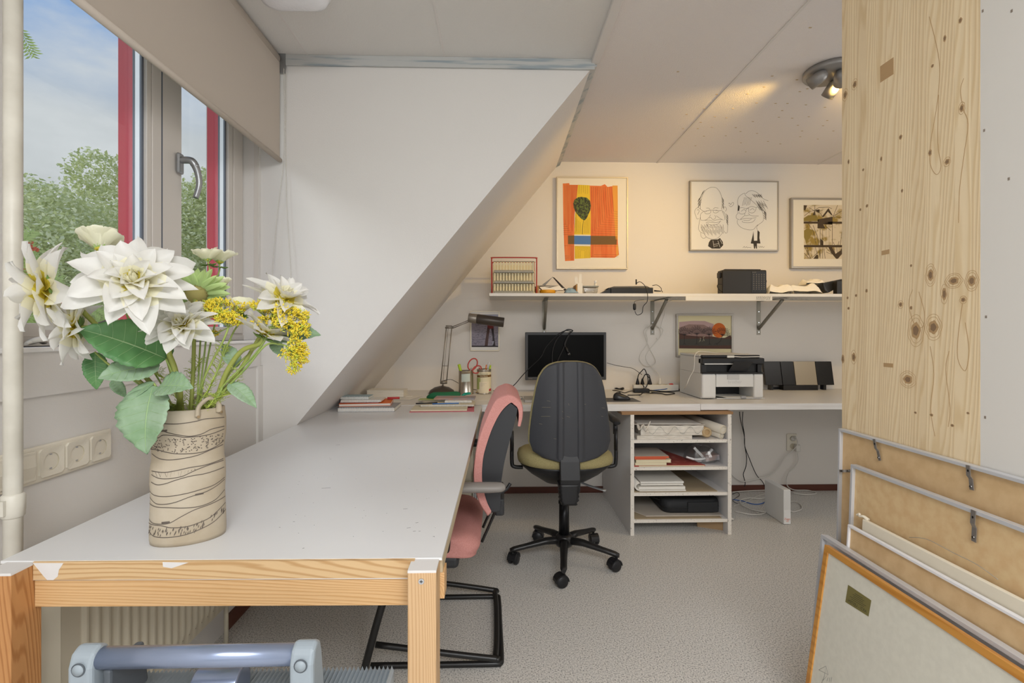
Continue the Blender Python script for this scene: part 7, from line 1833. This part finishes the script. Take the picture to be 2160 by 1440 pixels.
MB().use('paper').lathe([(0.009, 0), (0.010, 0.002), (0.010, 0.016), (0.007, 0.019)], (bc.x, 3.33, S + 0.0566), 16).build('bottle_body', None, t)
MB().use('white_gloss').lathe([(0.008, 0.0195), (0.008, 0.038), (0.0, 0.038)], (bc.x, 3.33, S + 0.0566), 16).build('bottle_cap', None, t)
# flat black device with cable
t = sthing('scanner', 'flat black electronic device with silver papers on top, on the shelf', 'device', 1320)
xa, xb = s_(1290, 617).x, s_(1380, 617).x
B(xa, xb, YS1 + 0.02, YS1 + 0.20, S, S + 0.045, 'plastic_black').build('device_body', None, t, bevel=0.004)
MB().use('plastic_black').poly([(s_(1266, 617).x, YS1 + 0.03, S), (xa, YS1 + 0.03, S), (xa + 0.0, YS1 + 0.03, S + 0.043)], (0, 0.14, 0)).build('device_wedge', None, t)
MB().use('pad_dark').poly([(xa - 0.02, YS1 + 0.02, S + 0.040), (xa + 0.02, YS1 + 0.02, S + 0.052), (xb - 0.04, YS1 + 0.03, S + 0.056), (xb - 0.02, YS1 + 0.03, S + 0.0465), (xa + 0.01, YS1 + 0.03, S + 0.0465)], (0, 0.15, 0)).build('top_folder', None, t)
t = thing('audio_cable', 'thin black cable with a small barrel hanging over the shelf edge', 'cable', tuple(s_(1345, 597)))
b = MB().use('cable_black').cyl(s_(1342, 600, 3.24), s_(1342, 589, 3.24), 0.0045, n=8)
b.tube([s_(1342, 598, 3.24), s_(1350, 594, 3.22), s_(1360, 602, 3.2), s_(1364, 612, 3.188), s_(1366, 622, 3.185), s_(1365, 636, 3.19), s_(1357, 646, 3.2), s_(1354, 660, 3.21), s_(1344, 664, 3.21), s_(1339, 656, 3.21)], 0.0022, 6).build('cord', None, t)
MB().use('plastic_black').lathe([(0.005, 0), (0.009, 0.006), (0.010, 0.012), (0.010, 0.036), (0.007, 0.042)], s_(1338.5, 654, 3.21), 16).build('barrel', None, t)
MB().use('cable_black').tube([s_(1338.5, 642, 3.21), s_(1338.5, 636, 3.21), s_(1345, 633.5, 3.25), s_(1358, 632, 3.3)], 0.0014, 6).build('upper_cord', None, t)
t = thing('black_cable', 'short black cable arching from the flat device to its plug', 'cable', tuple(s_(1385, 605)))
MB().use('cable_black').tube([s_(1376, 602, 3.3), s_(1386, 601, 3.28), s_(1394, 607, 3.27), s_(1395, 612, 3.27), s_(1398, 616, 3.27)], 0.0022, 6).build('cord', None, t)
MB().use('cable_black').cyl(s_(1380, 613, 3.27), s_(1394, 614, 3.27), 0.005, 0.003, 8).build('plug', None, t)
# radio
xa, xb = s_(1525, 617).x, s_(1621, 617).x; zt = s_(1560, 568).z
t = sthing('radio', 'black portable radio with tuning panel on the shelf', 'radio', 1572)
B(xa + 0.006, xb, YS1 + 0.02, YS1 + 0.10, S, zt, 'radio_black').build('radio_body', None, t, bevel=0.008, seg=3)
b = MB().use('plastic_black').box(s_(1588, 600).x, xb - 0.004, YS1 + 0.018, YS1 + 0.021, S + 0.012, zt - 0.012)
b.use('ink_soft')
for i in range(5):
    x = s_(1592 + i * 5.5, 600).x
    for k in range(9): b.box(x, x + 0.006, YS1 + 0.0172, YS1 + 0.0182, S + 0.035 + k * 0.012, S + 0.0385 + k * 0.012)
b.text('PHILIPS', 0.008, lambda x, y: (s_(1594, 600).x + x, YS1 + 0.0175, zt - 0.017 + y)); b.build('tuning_panel', None, t)
b = MB().use('black')
for i in range(5): x = s_(1592 + i * 6, 600).x; b.box(x, x + 0.012, YS1 + 0.0165, YS1 + 0.0185, S + 0.018, S + 0.024)
b.build('button_row', None, t)
B(xa + 0.03, xb - 0.03, YS1 + 0.04, YS1 + 0.06, zt + 0.0, zt + 0.007, 'plastic_black').build('carry_handle', None, t, bevel=0.002)
B(xa - 0.006, xa + 0.006, YS1 + 0.04, YS1 + 0.08, zt - 0.05, zt - 0.015, 'plastic_black').build('knob', None, t, bevel=0.003)
MB().use('plastic_black').cyl((xb, YS1 + 0.05, S + 0.09), (xb + 0.008, YS1 + 0.05, S + 0.09), 0.014).build('tuning_knob', None, t)
MB().use('cable_black').tube([s_(1526, 600), s_(1516, 599), s_(1513, 604), s_(1518, 612), s_(1526, 616, 3.3)], 0.0022, 6).build('cord', None, t)
# papers at the right end of the shelf
book_s = []
mat('paper_pile', '#e9e4da', 0.8)
def crumple(label, u0, u1, v0, h, y0, dep, seed, m='paper_pile', name='paper_bag', cat='paper'):
    x0_, x1_ = s_(u0, 617, y0).x, s_(u1, 617, y0).x; zb__ = S + v0
    t = thing(name, label, cat, ((x0_ + x1_) / 2, y0 + dep / 2, zb__), 0, 'papers at the right end of the shelf')
    def f(i, j, off=0):
        e = min(1, 6 * min(i, 1 - i, j * 1.0 + 0.02, 1 - j)) ** 0.6 if 0 < i < 1 and 0 <= j < 1 else 0
        return (x0_ + (x1_ - x0_) * i, y0 + dep * j, zb__ + 0.0015 + e * h * (0.72 + 0.55 * noise.noise(Vector((i * 3 + seed, j * 3, seed * 1.7)))))
    b = MB().use(m); b.grid(lambda i, j: f(i, j), 26, 12, False); b.add([f(0, 0), f(1, 0), f(1, 1), f(0, 1)], [(0, 1, 2, 3)], False); b.build('sheets', None, t)
crumple('cream paper stack right of the radio', 1622, 1676, 0.0, 0.075, YS1 + 0.0, 0.14, 1)
crumple('crumpled white paper bag on the shelf, right of the paper stack', 1664, 1738, 0.0, 0.080, YS1 + 0.02, 0.16, 5)
crumple('crumpled tissue lying highest on the papers', 1700, 1742, 0.070, 0.045, YS1 + 0.05, 0.10, 9)
t = sthing('camera_bag', 'dark box leaning at the right end of the shelf by the pine board', 'box', 1765)
b = MB().use('plastic_dark').poly([s_(1736, 597, 3.30), s_(1790, 586, 3.34), s_(1790, 594, 3.34), s_(1748, 617, 3.30), s_(1740, 612, 3.30)], (0, 0.08, 0)); b.build('box_lid', None, t, bevel=0.001)
B(s_(1757, 617, 3.30).x, s_(1805, 617, 3.3).x, 3.26, 3.30, S, s_(1770, 592, 3.26).z, 'radio_black').build('box_body', None, t, bevel=0.003)
# white board taped under the shelf
mat('tape_clear', '#b9c0c4', 0.2); mat('board_white', '#e2ddd3', 0.5)
zA, zB_ = P(1500, 625, Y=3.19).z, P(1500, 634, Y=3.19).z
t = thing('led_panel', 'long white board taped under the shelf front with a printed label', 'board', (P(1540, 630, Y=3.19).x, 3.19, zB_))
B(P(1446, 630, Y=3.19).x, P(1628, 630, Y=3.19).x, 3.184, 3.198, zB_, zA, 'board_white').build('board', None, t, bevel=0.001)
b = MB().use('paper').box(P(1592, 630, Y=3.19).x, P(1626, 630, Y=3.19).x, 3.1832, 3.184, zB_ + 0.003, zA - 0.001)
b.use('ink')
rr = random.Random(3)
for i in range(4):
    z = zB_ + 0.006 + i * 0.006; x = P(1594, 630, Y=3.19).x
    while x < P(1622, 630, Y=3.19).x: w_ = rr.uniform(0.003, 0.012); b.box(x, x + w_, 3.1828, 3.1833, z, z + 0.0022); x += w_ + 0.003
b.build('printed_label', None, t)
def film(name, us, vs, label):
    t = thing(name, label, 'plastic film', (P(sum(us) / len(us), 632, Y=3.2).x, 3.2, zB_), 0)
    b = MB().use('clear_plastic')
    b.grid(lambda i, j: (P(us[0] + (us[1] - us[0]) * i, 630, Y=3.2).x, 3.182 + 0.05 * j + 0.004 * math.sin(i * 17), P(1500, vs[0] + (vs[1] - vs[0]) * i, Y=3.19).z - 0.012 * abs(math.sin(i * 7 + j * 5)) * (1 - j)), 20, 6, False)
    b.build('film', None, t)
film('plastic_film', (1400, 1446), (627, 630), 'crumpled clear plastic tape left of the white board under the shelf')
film('plastic_film', (1630, 1702), (627, 629), 'crumpled clear plastic tape right of the white board under the shelf')
# ------------------------------------------------------------------ contents of the open cabinet
mat('wrap_paper', '#ddd6ca', 0.7, col2='#cfc6b8', vscale=20); mat('wrap_dot', '#5e6660', 0.7); mat('roll_brown', '#b79a70', 0.7); mat('roll_white', '#ddd5c5', 0.7); mat('book_orange', '#c85a38', 0.5); mat('book_red', '#a34b42', 0.5, col2='#bd7468', vscale=22, vlo=0.55, vhi=0.75)
mat('page_cream', '#dcd0b0', 0.8); mat('portfolio_tan', '#a8977c', 0.7); mat('bag_black', '#232426', 0.65, bump=0.1, bscale=200); mat('folder_grey', '#bfb5a8', 0.7)
sh = [0.545, 0.389, 0.242, 0.088]; YF1 = YF + 0.012
xL, xR = cx0 + 0.022, cx1 - 0.022
k_ = lambda u, v, y=YF1: P(u, v, Y=y)
# top shelf
z = sh[0] + 0.0005
t = thing('wrapped_parcel', 'flat parcel in dotted white paper lying on the top cabinet shelf', 'parcel', (k_(1390, 928).x, YF1 + 0.15, z))
a, c = k_(1344, 928), k_(1460, 928)
b = B(a.x, c.x, YF1 + 0.002, YF1 + 0.30, z, z + 0.022, 'wrap_paper'); b.use('wrap_dot'); rr = random.Random(5)
for i in range(36):
    x = a.x + 0.01 + (c.x - a.x - 0.02) * i / 35; zz1 = z + 0.003 + 0.016 * abs(((i / 7) % 2) - 1); b.box(x, x + 0.003, YF1 + 0.0015, YF1 + 0.002, zz1, zz1 + 0.0012)
b.build('parcel_body', None, t, bevel=0.0)
t = thing('wrapped_parcel', 'thicker crumpled parcel in dotted paper with torn corner, on the flat one', 'parcel', (k_(1410, 915).x, YF1 + 0.15, z + 0.023))
a, c = k_(1352, 915), k_(1485, 915); z2 = z + 0.0232; h_p = 0.056
def par(i, j):
    return (a.x + (c.x - a.x) * i + 0.004 * noise.noise(Vector((i * 6, j * 6, 2))), YF1 + 0.004 + 0.004 * noise.noise(Vector((i * 8, j * 5, 0))), z2 + h_p * j * (1 + 0.05 * noise.noise(Vector((i * 9, 0, 4)))))
b = MB().use('wrap_paper').grid(par, 30, 6, False)
b.box(a.x + 0.003, c.x - 0.003, YF1 + 0.009, YF1 + 0.30, z2, z2 + h_p - 0.003)
b.use('wrap_dot')
for i in range(100):
    q = i / 99; p = par(q, 0.5 + 0.36 * math.sin(q * 26)); b.cbox((p[0], p[1] - 0.001, p[2]), (0.003, 0.001, 0.0016))
b.build('parcel_body', None, t)
b = MB().use('wrap_paper'); o = k_(1350, 905)
b.tube([k_(1344, 892, YF1 + 0.03), k_(1350, 905, YF1 + 0.0), k_(1356, 895, YF1 - 0.004), k_(1362, 908, YF1), k_(1372, 888, YF1 + 0.01)], [0.006, 0.014, 0.010, 0.013, 0.004], 6, 3, flat=0.4).build('torn_wrap', None, t)
t = thing('drawing_sheets', 'large grey-white drawing sheets on the parcels in the top compartment', 'paper', (k_(1410, 900).x, YF1 + 0.2, z2 + h_p))
zz_s = z2 + h_p + 0.003
MB().use('folder_grey').poly([(xL + 0.002, YF1 + 0.02, zz_s), (k_(1487, 900).x, YF1 + 0.002, zz_s), (k_(1465, 900).x, YF1 + 0.45, zz_s + 0.01), (xL + 0.002, YF1 + 0.45, zz_s + 0.01)], (0, 0, 0.003)).build('sheet', None, t)
MB().use('paper').poly([(xL + 0.03, YF1 + 0.03, zz_s + 0.004), (k_(1480, 900).x, YF1 + 0.006, zz_s + 0.004), (k_(1460, 900).x, YF1 + 0.45, zz_s + 0.014), (xL + 0.05, YF1 + 0.45, zz_s + 0.014)], (0, 0, 0.002)).build('sheet', None, t)
def roll(label, u, v, r, dx, m, yb_=YF1 + 0.0, tilt=0.0):
    p = P(u, v, Y=yb_); e = p + Vector((dx, 0.42, tilt)); d = (e - p).normalized()
    t = thing('paper_roll', label, 'roll', tuple(p), 0, 'rolled papers in the cabinet')
    MB().use(m).lathe([(r * 0.55, 0.008), (r * 0.62, 0), (r, 0), (r, 0.42), (r * 0.62, 0.42), (r * 0.55, 0.41)], p, 28, axis=tuple(d)).build('outer_roll', None, t)
    b = MB().use('paper'); pts = []
    q = Vector((0, 0, 1)).rotation_difference(d).to_matrix()
    for i in range(26): aa = i * 0.5; rr2 = r * (0.60 + 0.38 * i / 26); pts.append(p + q @ Vector((math.cos(aa) * rr2, math.sin(aa) * rr2, -0.0006)))
    b.use('page_cream').tube(pts, 0.0007, 4, 0).build('roll_spiral', None, t)
roll('brown cardboard tube roll beside the wrapped parcels', 1491.5, 912, 0.0275, -0.03, 'roll_brown')
roll('largest white paper roll lying over the smaller one', 1525.5, 906, 0.0265, -0.13, 'roll_white', tilt=0.030)
roll('small cream roll, lowest at the right of the top shelf', 1522, 919, 0.0165, -0.10, 'roll_white', YF1 + 0.01)
# second shelf
z = sh[1] + 0.0005
def cbk(label, u0, u1, zz0, h, m, dep=0.22, name='book', pages='page_cream', dy=0.0, spine=True):
    a, c = P(u0, 980, Y=YF1 + dy), P(u1, 980, Y=YF1 + dy); xx0 = max(a.x, xL + 0.001)
    t = thing(name, label, 'book', ((xx0 + c.x) / 2, YF1 + dep / 2, zz0), 0, 'books in the second compartment')
    if spine: B(xx0, c.x, YF1 + dy, YF1 + dy + dep, zz0, zz0 + h, m).use('folder_grey').box(xx0, c.x, YF1 + dy + 0.002, YF1 + dy + dep, zz0 + h, zz0 + h + 0.0004).build('cover', None, t)
    else:
        B(xx0, c.x, YF1 + dy, YF1 + dy + dep, zz0, zz0 + 0.0015, m).build('cover', None, t); B(xx0, c.x - 0.002, YF1 + dy + 0.002, YF1 + dy + dep, zz0 + 0.0017, zz0 + h - 0.0017, pages).build('page_block', None, t); B(xx0, c.x, YF1 + dy, YF1 + dy + dep, zz0 + h - 0.0015, zz0 + h, m).build('cover', None, t)
    return t
t = thing('calendar', 'large red calendar lying under the books in the second compartment', 'calendar', (k_(1420, 982).x, YF1 + 0.2, z))
MB().use('book_red').poly([(xL + 0.001, YF1, z), (k_(1488, 982).x, YF1 + 0.004, z), (k_(1440, 960).x, YF1 + 0.40, z), (xL + 0.001, YF1 + 0.40, z)], (0, 0, 0.008)).use('page_cream').box(xL + 0.03, k_(1487, 982).x - 0.003, YF1 - 0.0006, YF1, z + 0.001, z + 0.006).build('calendar_body', None, t)
cbk('cream paperback, lowest in the stack of small books', 1340, 1406, z + 0.0085, 0.013, 'page_cream')
cbk('cream paperback with yellowed pages sticking out to the right', 1342, 1416, z + 0.022, 0.018, 'page_cream', dy=0.003, spine=False)
cbk('thin orange booklet second from the top of the book stack', 1339, 1405, z + 0.0405, 0.008, 'book_orange', dy=0.002)
cbk('orange-spined book on top of the book stack', 1339, 1411, z + 0.049, 0.010, 'book_orange', dy=0.0)
t = thing('plastic_bag', 'clear plastic bag with white cable clips in the second compartment', 'bag', (k_(1500, 980).x, YF1 + 0.1, z + 0.009))
bx0, bx1 = k_(1452, 980).x, k_(1524, 980).x
b = MB().use('clear_plastic')
rings = []
for kk, zz2 in ((0.85, 0.009), (1.0, 0.02), (0.98, 0.045), (0.8, 0.075), (0.4, 0.095), (0.05, 0.098)):
    rings.append([((bx0 + bx1) / 2 + 0.02 + (bx1 - bx0) / 2 * kk * math.cos(aa) * (1 + 0.12 * noise.noise(Vector((math.cos(aa) * 3, math.sin(aa) * 3, zz2 * 40)))), YF1 + 0.11 + 0.09 * kk * math.sin(aa), z + zz2 + 0.012 * noise.noise(Vector((math.cos(aa) * 4, math.sin(aa) * 4, 7)))) for aa in [2 * PI * j / 30 for j in range(30)]])
b.ring_loft(rings, True, True, False).build('bag_film', None, t)
b = MB().use('white_gloss').cbox(((bx0 + bx1) / 2 + 0.0, YF1 + 0.09, z + 0.055), (0.09, 0.012, 0.014), Matrix.Rotation(0.8, 3, 'Y')).cbox(((bx0 + bx1) / 2 + 0.05, YF1 + 0.08, z + 0.055), (0.07, 0.012, 0.012), Matrix.Rotation(-0.8, 3, 'Y')); b.build('white_clip', None, t)
MB().use('white_gloss').tube([(bx0 + 0.01, YF1 + 0.06, z + 0.04), (bx0 + 0.06, YF1 + 0.05, z + 0.028), (bx0 + 0.12, YF1 + 0.06, z + 0.03), (bx0 + 0.16, YF1 + 0.08, z + 0.045)], 0.006, 8, 4).build('cable_coil', None, t)
t = thing('small_card', 'pink-brown box inside the clear bag, right of the clips', 'box', (bx1 - 0.02, YF1 + 0.1, z + 0.012)); MB().use('magazine_photo').cbox((bx1 - 0.035, YF1 + 0.10, z + 0.035), (0.08, 0.10, 0.03), Matrix.Rotation(-0.12, 3, 'Y')).build('box_body', None, t)
# third shelf
z = sh[2] + 0.0005
t = thing('portfolio', 'large tan cardboard portfolio flat on the third cabinet shelf', 'portfolio', (k_(1430, 1035).x, YF1 + 0.2, z))
MB().use('portfolio_tan').poly([(xL + 0.001, YF1, z), (k_(1514, 1035).x, YF1 + 0.003, z), (k_(1500, 1035).x, YF1 + 0.5, z), (xL + 0.001, YF1 + 0.5, z)], (0, 0, 0.004)).build('board', None, t)
t = thing('newspapers', 'pile of folded newsprint sheets with rounded left fold', 'paper', (k_(1390, 1030).x, YF1 + 0.15, z + 0.005))
xf, xg = xL + 0.004, k_(1447, 1030).x
for i, (zz0, thk, xe) in enumerate(((0.006, 0.006, 0.0), (0.014, 0.016, -0.002), (0.036, 0.008, -0.012), (0.046, 0.010, -0.006))):
    B(xf + 0.028 + (0.012 if i > 1 else 0), xg + xe, YF1 + 0.006 * i, YF1 + 0.35, z + zz0, z + zz0 + thk, 'paper').build('folded_sheet', None, t)
b = MB().use('paper'); rings = []
for kk in range(11):
    aa = PI / 2 + PI * kk / 10; rings.append([(xf + 0.030 + math.cos(aa) * r, y, z + 0.032 + math.sin(aa) * r * 0.9) for r, y in ((0.0265, YF1), (0.0265, YF1 + 0.35), (0.020, YF1 + 0.35), (0.020, YF1))])
b.ring_loft(rings).build('fold', None, t)
t = thing('cardboard_piece', 'torn brown cardboard standing at the back of the third compartment', 'cardboard', (k_(1490, 1000, 3.5).x, 3.5, z)); MB().use('mdf_brown').box(k_(1400, 1000, 3.5).x, k_(1496, 1000, 3.5).x, 3.50, 3.504, z + 0.005, z + 0.115).build('board', None, t)
# bottom shelf
z = sh[3] + 0.0005
t = thing('portfolio', 'lower brown portfolio with rounded corner on the bottom shelf', 'portfolio', (k_(1430, 1098).x, YF1 + 0.2, z), 0)
b = MB().use('portfolio_tan'); b.poly([(xL + 0.012, YF1, z), (xL + 0.001, YF1 + 0.02, z), (xL + 0.001, YF1 + 0.5, z), (xR - 0.03, YF1 + 0.5, z), (xR - 0.03, YF1, z)], (0, 0, 0.004)).build('board', None, t)
t = thing('portfolio', 'upper tan portfolio under the black laptop bag', 'portfolio', (k_(1430, 1090).x, YF1 + 0.2, z + 0.005), 0)
MB().use('folder_grey').poly([(k_(1366, 1095).x, YF1 + 0.03, z + 0.0045), (k_(1341, 1095).x, YF1 + 0.14, z + 0.0045), (k_(1341, 1095).x, YF1 + 0.5, z + 0.0045), (xR - 0.012, YF1 + 0.5, z + 0.0045), (xR - 0.012, YF1 + 0.03, z + 0.0045)], (0, 0, 0.005)).build('board', None, t)
t = thing('laptop_bag', 'black padded laptop bag lying on the bottom cabinet shelf', 'bag', (k_(1460, 1085).x, YF1 + 0.2, z + 0.010))
zb__ = z + 0.0105
xb0_, xb1_ = P(1399, 1085, Y=YF1 + 0.06).x, P(1522, 1085, Y=YF1 + 0.06).x
b = MB().use('bag_black').ring_loft([rsq(((xb0_ + xb1_) / 2, YF1 + 0.24), (xb1_ - xb0_) / 2 * q1, 0.18 * q2, 0.05, zb__ + zz3) for q1, q2, zz3 in ((0.96, 0.96, 0.0), (1.0, 1.0, 0.010), (1.0, 1.0, 0.055), (0.97, 0.97, 0.072), (0.9, 0.9, 0.080))]); b.build('bag_body', None, t)
b = MB().use('plastic_black').ring_loft([rsq(((xb0_ + xb1_) / 2 - 0.003, YF1 + 0.238), (xb1_ - xb0_) / 2 + 0.002, 0.182, 0.05, zb__ + zz3) for zz3 in (0.030, 0.034)], False, False); b.build('zipper', None, t, solid=0.001)
B((xb0_ + xb1_) / 2 - 0.03, xb1_ - 0.02, YF1 + 0.052, YF1 + 0.066, zb__ + 0.006, zb__ + 0.066, 'bag_black').build('front_pocket', None, t, bevel=0.005)
MB().use('plastic_black').tube([(xb0_ + 0.02, YF1 + 0.12, zb__ + 0.06), (xb0_ - 0.02, YF1 + 0.16, zb__ + 0.06), (xb0_ - 0.05, YF1 + 0.24, zb__ + 0.07), (xb0_ - 0.02, YF1 + 0.32, zb__ + 0.07)], 0.010, 8, 4, flat=0.5).build('strap', None, t)

# ------------------------------------------------------------------ magazines beside the cream cabinet
xm = -0.150
for i, (lab_, m_, hgt) in enumerate((('white magazine standing nearest the cream cabinet behind the pink chair', 'paper', 0.30), ('dark blue magazine standing second from the cream cabinet', 'cable_blue', 0.31), ('black-and-white patterned magazine outermost beside the cream cabinet', 'magazine_photo', 0.24))):
    t = thing('magazine', lab_, 'magazine', (xm + 0.012 * i + 0.006, 3.2, 0), 0, 'magazines standing beside the cream cabinet')
    b = MB().use(m_).box(xm + 0.012 * i, xm + 0.012 * i + 0.009, 3.08 - 0.02 * i, 3.28, 0.0005, hgt)
    b.use('paper').box(xm + 0.012 * i + 0.001, xm + 0.012 * i + 0.008, 3.079 - 0.02 * i, 3.08 - 0.02 * i, 0.003, hgt - 0.003); b.build('magazine_body', None, t)

# ------------------------------------------------------------------ wall socket, router and floor cables
xs_, zs_ = P(1669, 932, Y=YB).x, P(1669, 932, Y=YB).z
t = thing('wall_socket', 'cream double wall socket with a white plug low on the back wall', 'socket', (xs_, YB, zs_))
B(xs_ - 0.037, xs_ + 0.037, YB - 0.010, YB, zs_ - 0.062, zs_ + 0.062, 'plastic_cream').build('socket_plate', None, t, bevel=0.003)
for s in (-1, 1): MB().use('socket_inner').cyl((xs_ + 0.004, YB - 0.011, zs_ + s * 0.028), (xs_ + 0.004, YB - 0.0105, zs_ + s * 0.028), 0.020, n=24).build('socket_well', None, t)
w_ = lambda u, v, y=3.60: P(u, v, Y=y)
t = thing('plug_cable', 'white plug in the low wall socket with a cord dropping to the router', 'cable', (xs_ + 0.03, YB - 0.03, zs_ - 0.03))
MB().use('cable_white').box(xs_ + 0.012, xs_ + 0.045, YB - 0.045, YB - 0.0115, zs_ - 0.062, zs_ - 0.012).build('plug', None, t, bevel=0.006, seg=3)
MB().use('cable_white').tube([w_(1682, 955), w_(1684, 970), w_(1676, 985), w_(1664, 997), w_(1659, 1012), w_(1662, 1026), P(1676, 1033, Z=0.008), P(1705, 1034, Z=0.006), P(1722, 1040, Z=0.006), P(1700, 1043, Z=0.006), P(1672, 1039, Z=0.006)], 0.0038, 8, 6).build('cord', None, t)
t = thing('plug_cable', 'white cord from the upper wall socket sagging left to behind the cabinet', 'cable', (xs_ + 0.01, YB - 0.03, zs_ + 0.03))
MB().use('cable_white').lathe([(0.017, 0), (0.018, 0.008), (0.012, 0.022), (0.006, 0.028)], (xs_ + 0.004, YB - 0.0115, zs_ + 0.028), 16, axis=(0, -1, 0)).build('plug', None, t)
MB().use('cable_white').tube([(xs_ + 0.004, YB - 0.036, zs_ + 0.028), w_(1678, 920, 3.58), w_(1683, 935, 3.58), w_(1672, 950), w_(1655, 965), w_(1642, 985), w_(1625, 1001), w_(1600, 1009), w_(1570, 1015), w_(1555, 1010), w_(1538, 996, 3.62)], 0.0038, 8, 6).build('cord', None, t)
for lab_, pts in (('black cable hanging behind the desk, left of the pair', [(1560, 868), (1562, 885), (1570, 920), (1571, 940), (1575, 965), (1573, 985), (1568, 1000), (1572, 1018), (1570, 1026)]), ('black cable hanging behind the desk, right of the pair', [(1567, 868), (1566, 890), (1570, 915), (1571, 940), (1580, 965), (1595, 1000), (1608, 1015), (1614, 1028)])):
    t = thing('black_cable', lab_, 'cable', tuple(w_(pts[0][0], pts[0][1], 3.61)), 0, 'black cables hanging below the desk')
    MB().use('cable_black').tube([w_(u, v, 3.61) for u, v in pts], 0.0026, 6, 4).build('cord', None, t)
# router
rx0, rx1 = P(1653, 1106, Z=0).x, P(1668.5, 1106, Z=0).x; ry = P(1653, 1106, Z=0).y
zr = P(1660, 1033, Y=ry).z
t = thing('router', 'tall slim white modem box with orange lettering standing on the floor', 'router', ((rx0 + rx1) / 2, ry + 0.11, 0))
mat('router_white', '#dcdbd8', 0.35); mat('ziggo_orange', '#d9682a', 0.5)
xq = P(1627, 1020, Y=ry + 0.22).x
b = MB().use('router_white').poly([(rx0, ry, 0.001), (rx1, ry, 0.001), (rx1 - 0.004, ry + 0.21, 0.001), (rx0 - 0.004, ry + 0.21, 0.001)], (0, 0, zr)); b.build('router_body', None, t, bevel=0.004, seg=3)
b = MB().use('white_gloss').box(rx0 + 0.002, rx1 - 0.002, ry - 0.001, ry, 0.004, zr * 0.42)
b.use('ziggo_orange').text('Ziggo', 0.017, lambda x, y: ((rx0 + rx1) / 2 + x, ry - 0.0014, zr * 0.16 + y)).box((rx0 + rx1) / 2 - 0.008, (rx0 + rx1) / 2 + 0.008, ry - 0.0014, ry - 0.001, zr * 0.085, zr * 0.095)
b.build('front_label', None, t)
fl = lambda u, v, h=0.005: P(u, v, Z=h)
t = thing('network_cable', 'blue network cable on the floor from the modem to the cabinet', 'cable', tuple(fl(1590, 1060)))
MB().use('cable_blue').tube([fl(1545, 1053), fl(1565, 1056), fl(1585, 1062), fl(1600, 1063), fl(1615, 1058), fl(1625, 1048), fl(1629, 1038, 0.03)], 0.003, 8, 5).build('cord', None, t)
for lab_, pts, r_ in (('white cable in a wide loop on the floor left of the modem', [(1545, 1038), (1560, 1036), (1600, 1034), (1626, 1035), (1612, 1050), (1580, 1050), (1563, 1054), (1562, 1062), (1580, 1072), (1605, 1078), (1628, 1078)], 0.0035),
                      ('white cable running to the lower plug by the cabinet', [(1550, 1078), (1570, 1082), (1590, 1085), (1612, 1082), (1622, 1070), (1628, 1050)], 0.0035),
                      ('cream cable arching right of the modem on the floor', [(1668, 1057), (1680, 1058), (1690, 1065), (1690, 1074), (1675, 1079), (1668, 1077)], 0.0035),
                      ('thin white cable curling across the floor loops', [(1548, 1066), (1570, 1060), (1600, 1045), (1622, 1042), (1612, 1062), (1600, 1080), (1592, 1078)], 0.002)):
    t = thing('floor_cable', lab_, 'cable', tuple(fl(*pts[0])), 0, 'cables on the floor by the modem')
    MB().use('cable_white').tube([fl(u, v, 0.005 + 0.004 * (i % 2)) for i, (u, v) in enumerate(pts)], r_, 8, 5).build('cord', None, t)
t = thing('floor_cable', 'black tangled cord on the floor beside the cabinet', 'cable', tuple(fl(1550, 1050)), 0, 'cables on the floor by the modem')
MB().use('cable_black').tube([fl(u, v, 0.006) for u, v in ((1545, 1042), (1555, 1038), (1560, 1044), (1552, 1050), (1546, 1056), (1556, 1062))], 0.002, 6, 4).build('cord', None, t)
p = fl(1556, 1096)
t = thing('plug_block', 'white extension block with black plug on the floor by the cabinet side', 'power strip', (p.x - 0.02, p.y + 0.03, 0))
B(cx1 + 0.003, cx1 + 0.05, p.y, p.y + 0.16, 0.001, 0.042, 'strip_white').build('block', None, t, bevel=0.005)
MB().use('plastic_black').box(cx1 + 0.004, cx1 + 0.045, p.y + 0.04, p.y + 0.10, 0.0425, 0.10).build('black_plug', None, t, bevel=0.008, seg=3)
MB().use('cable_white').tube([(cx1 + 0.05, p.y + 0.02, 0.02), (cx1 + 0.08, p.y + 0.0, 0.018), (cx1 + 0.11, p.y - 0.0, 0.008)], [0.012, 0.009, 0.006], 10, 4).build('cord_end', None, t)
# crumpled tissue on the window sill
a = P(50, 722, X=-1.09); c = P(92, 722, X=-1.09)
t = thing('crumpled_tissue', 'crumpled white tissue on the window sill beside the pipe', 'tissue', (-1.09, (a.y + c.y) / 2, ZS))
b = MB().use('paper'); b.tube([(-1.085, a.y, ZS + 0.006), (-1.09, a.y * 0.7 + c.y * 0.3, ZS + 0.010), (-1.08, a.y * 0.45 + c.y * 0.55, ZS + 0.016), (-1.09, c.y, ZS + 0.010)], [0.004, 0.008, 0.011, 0.008], 8, 4, flat=0.7); b.build('tissue_body', None, t)
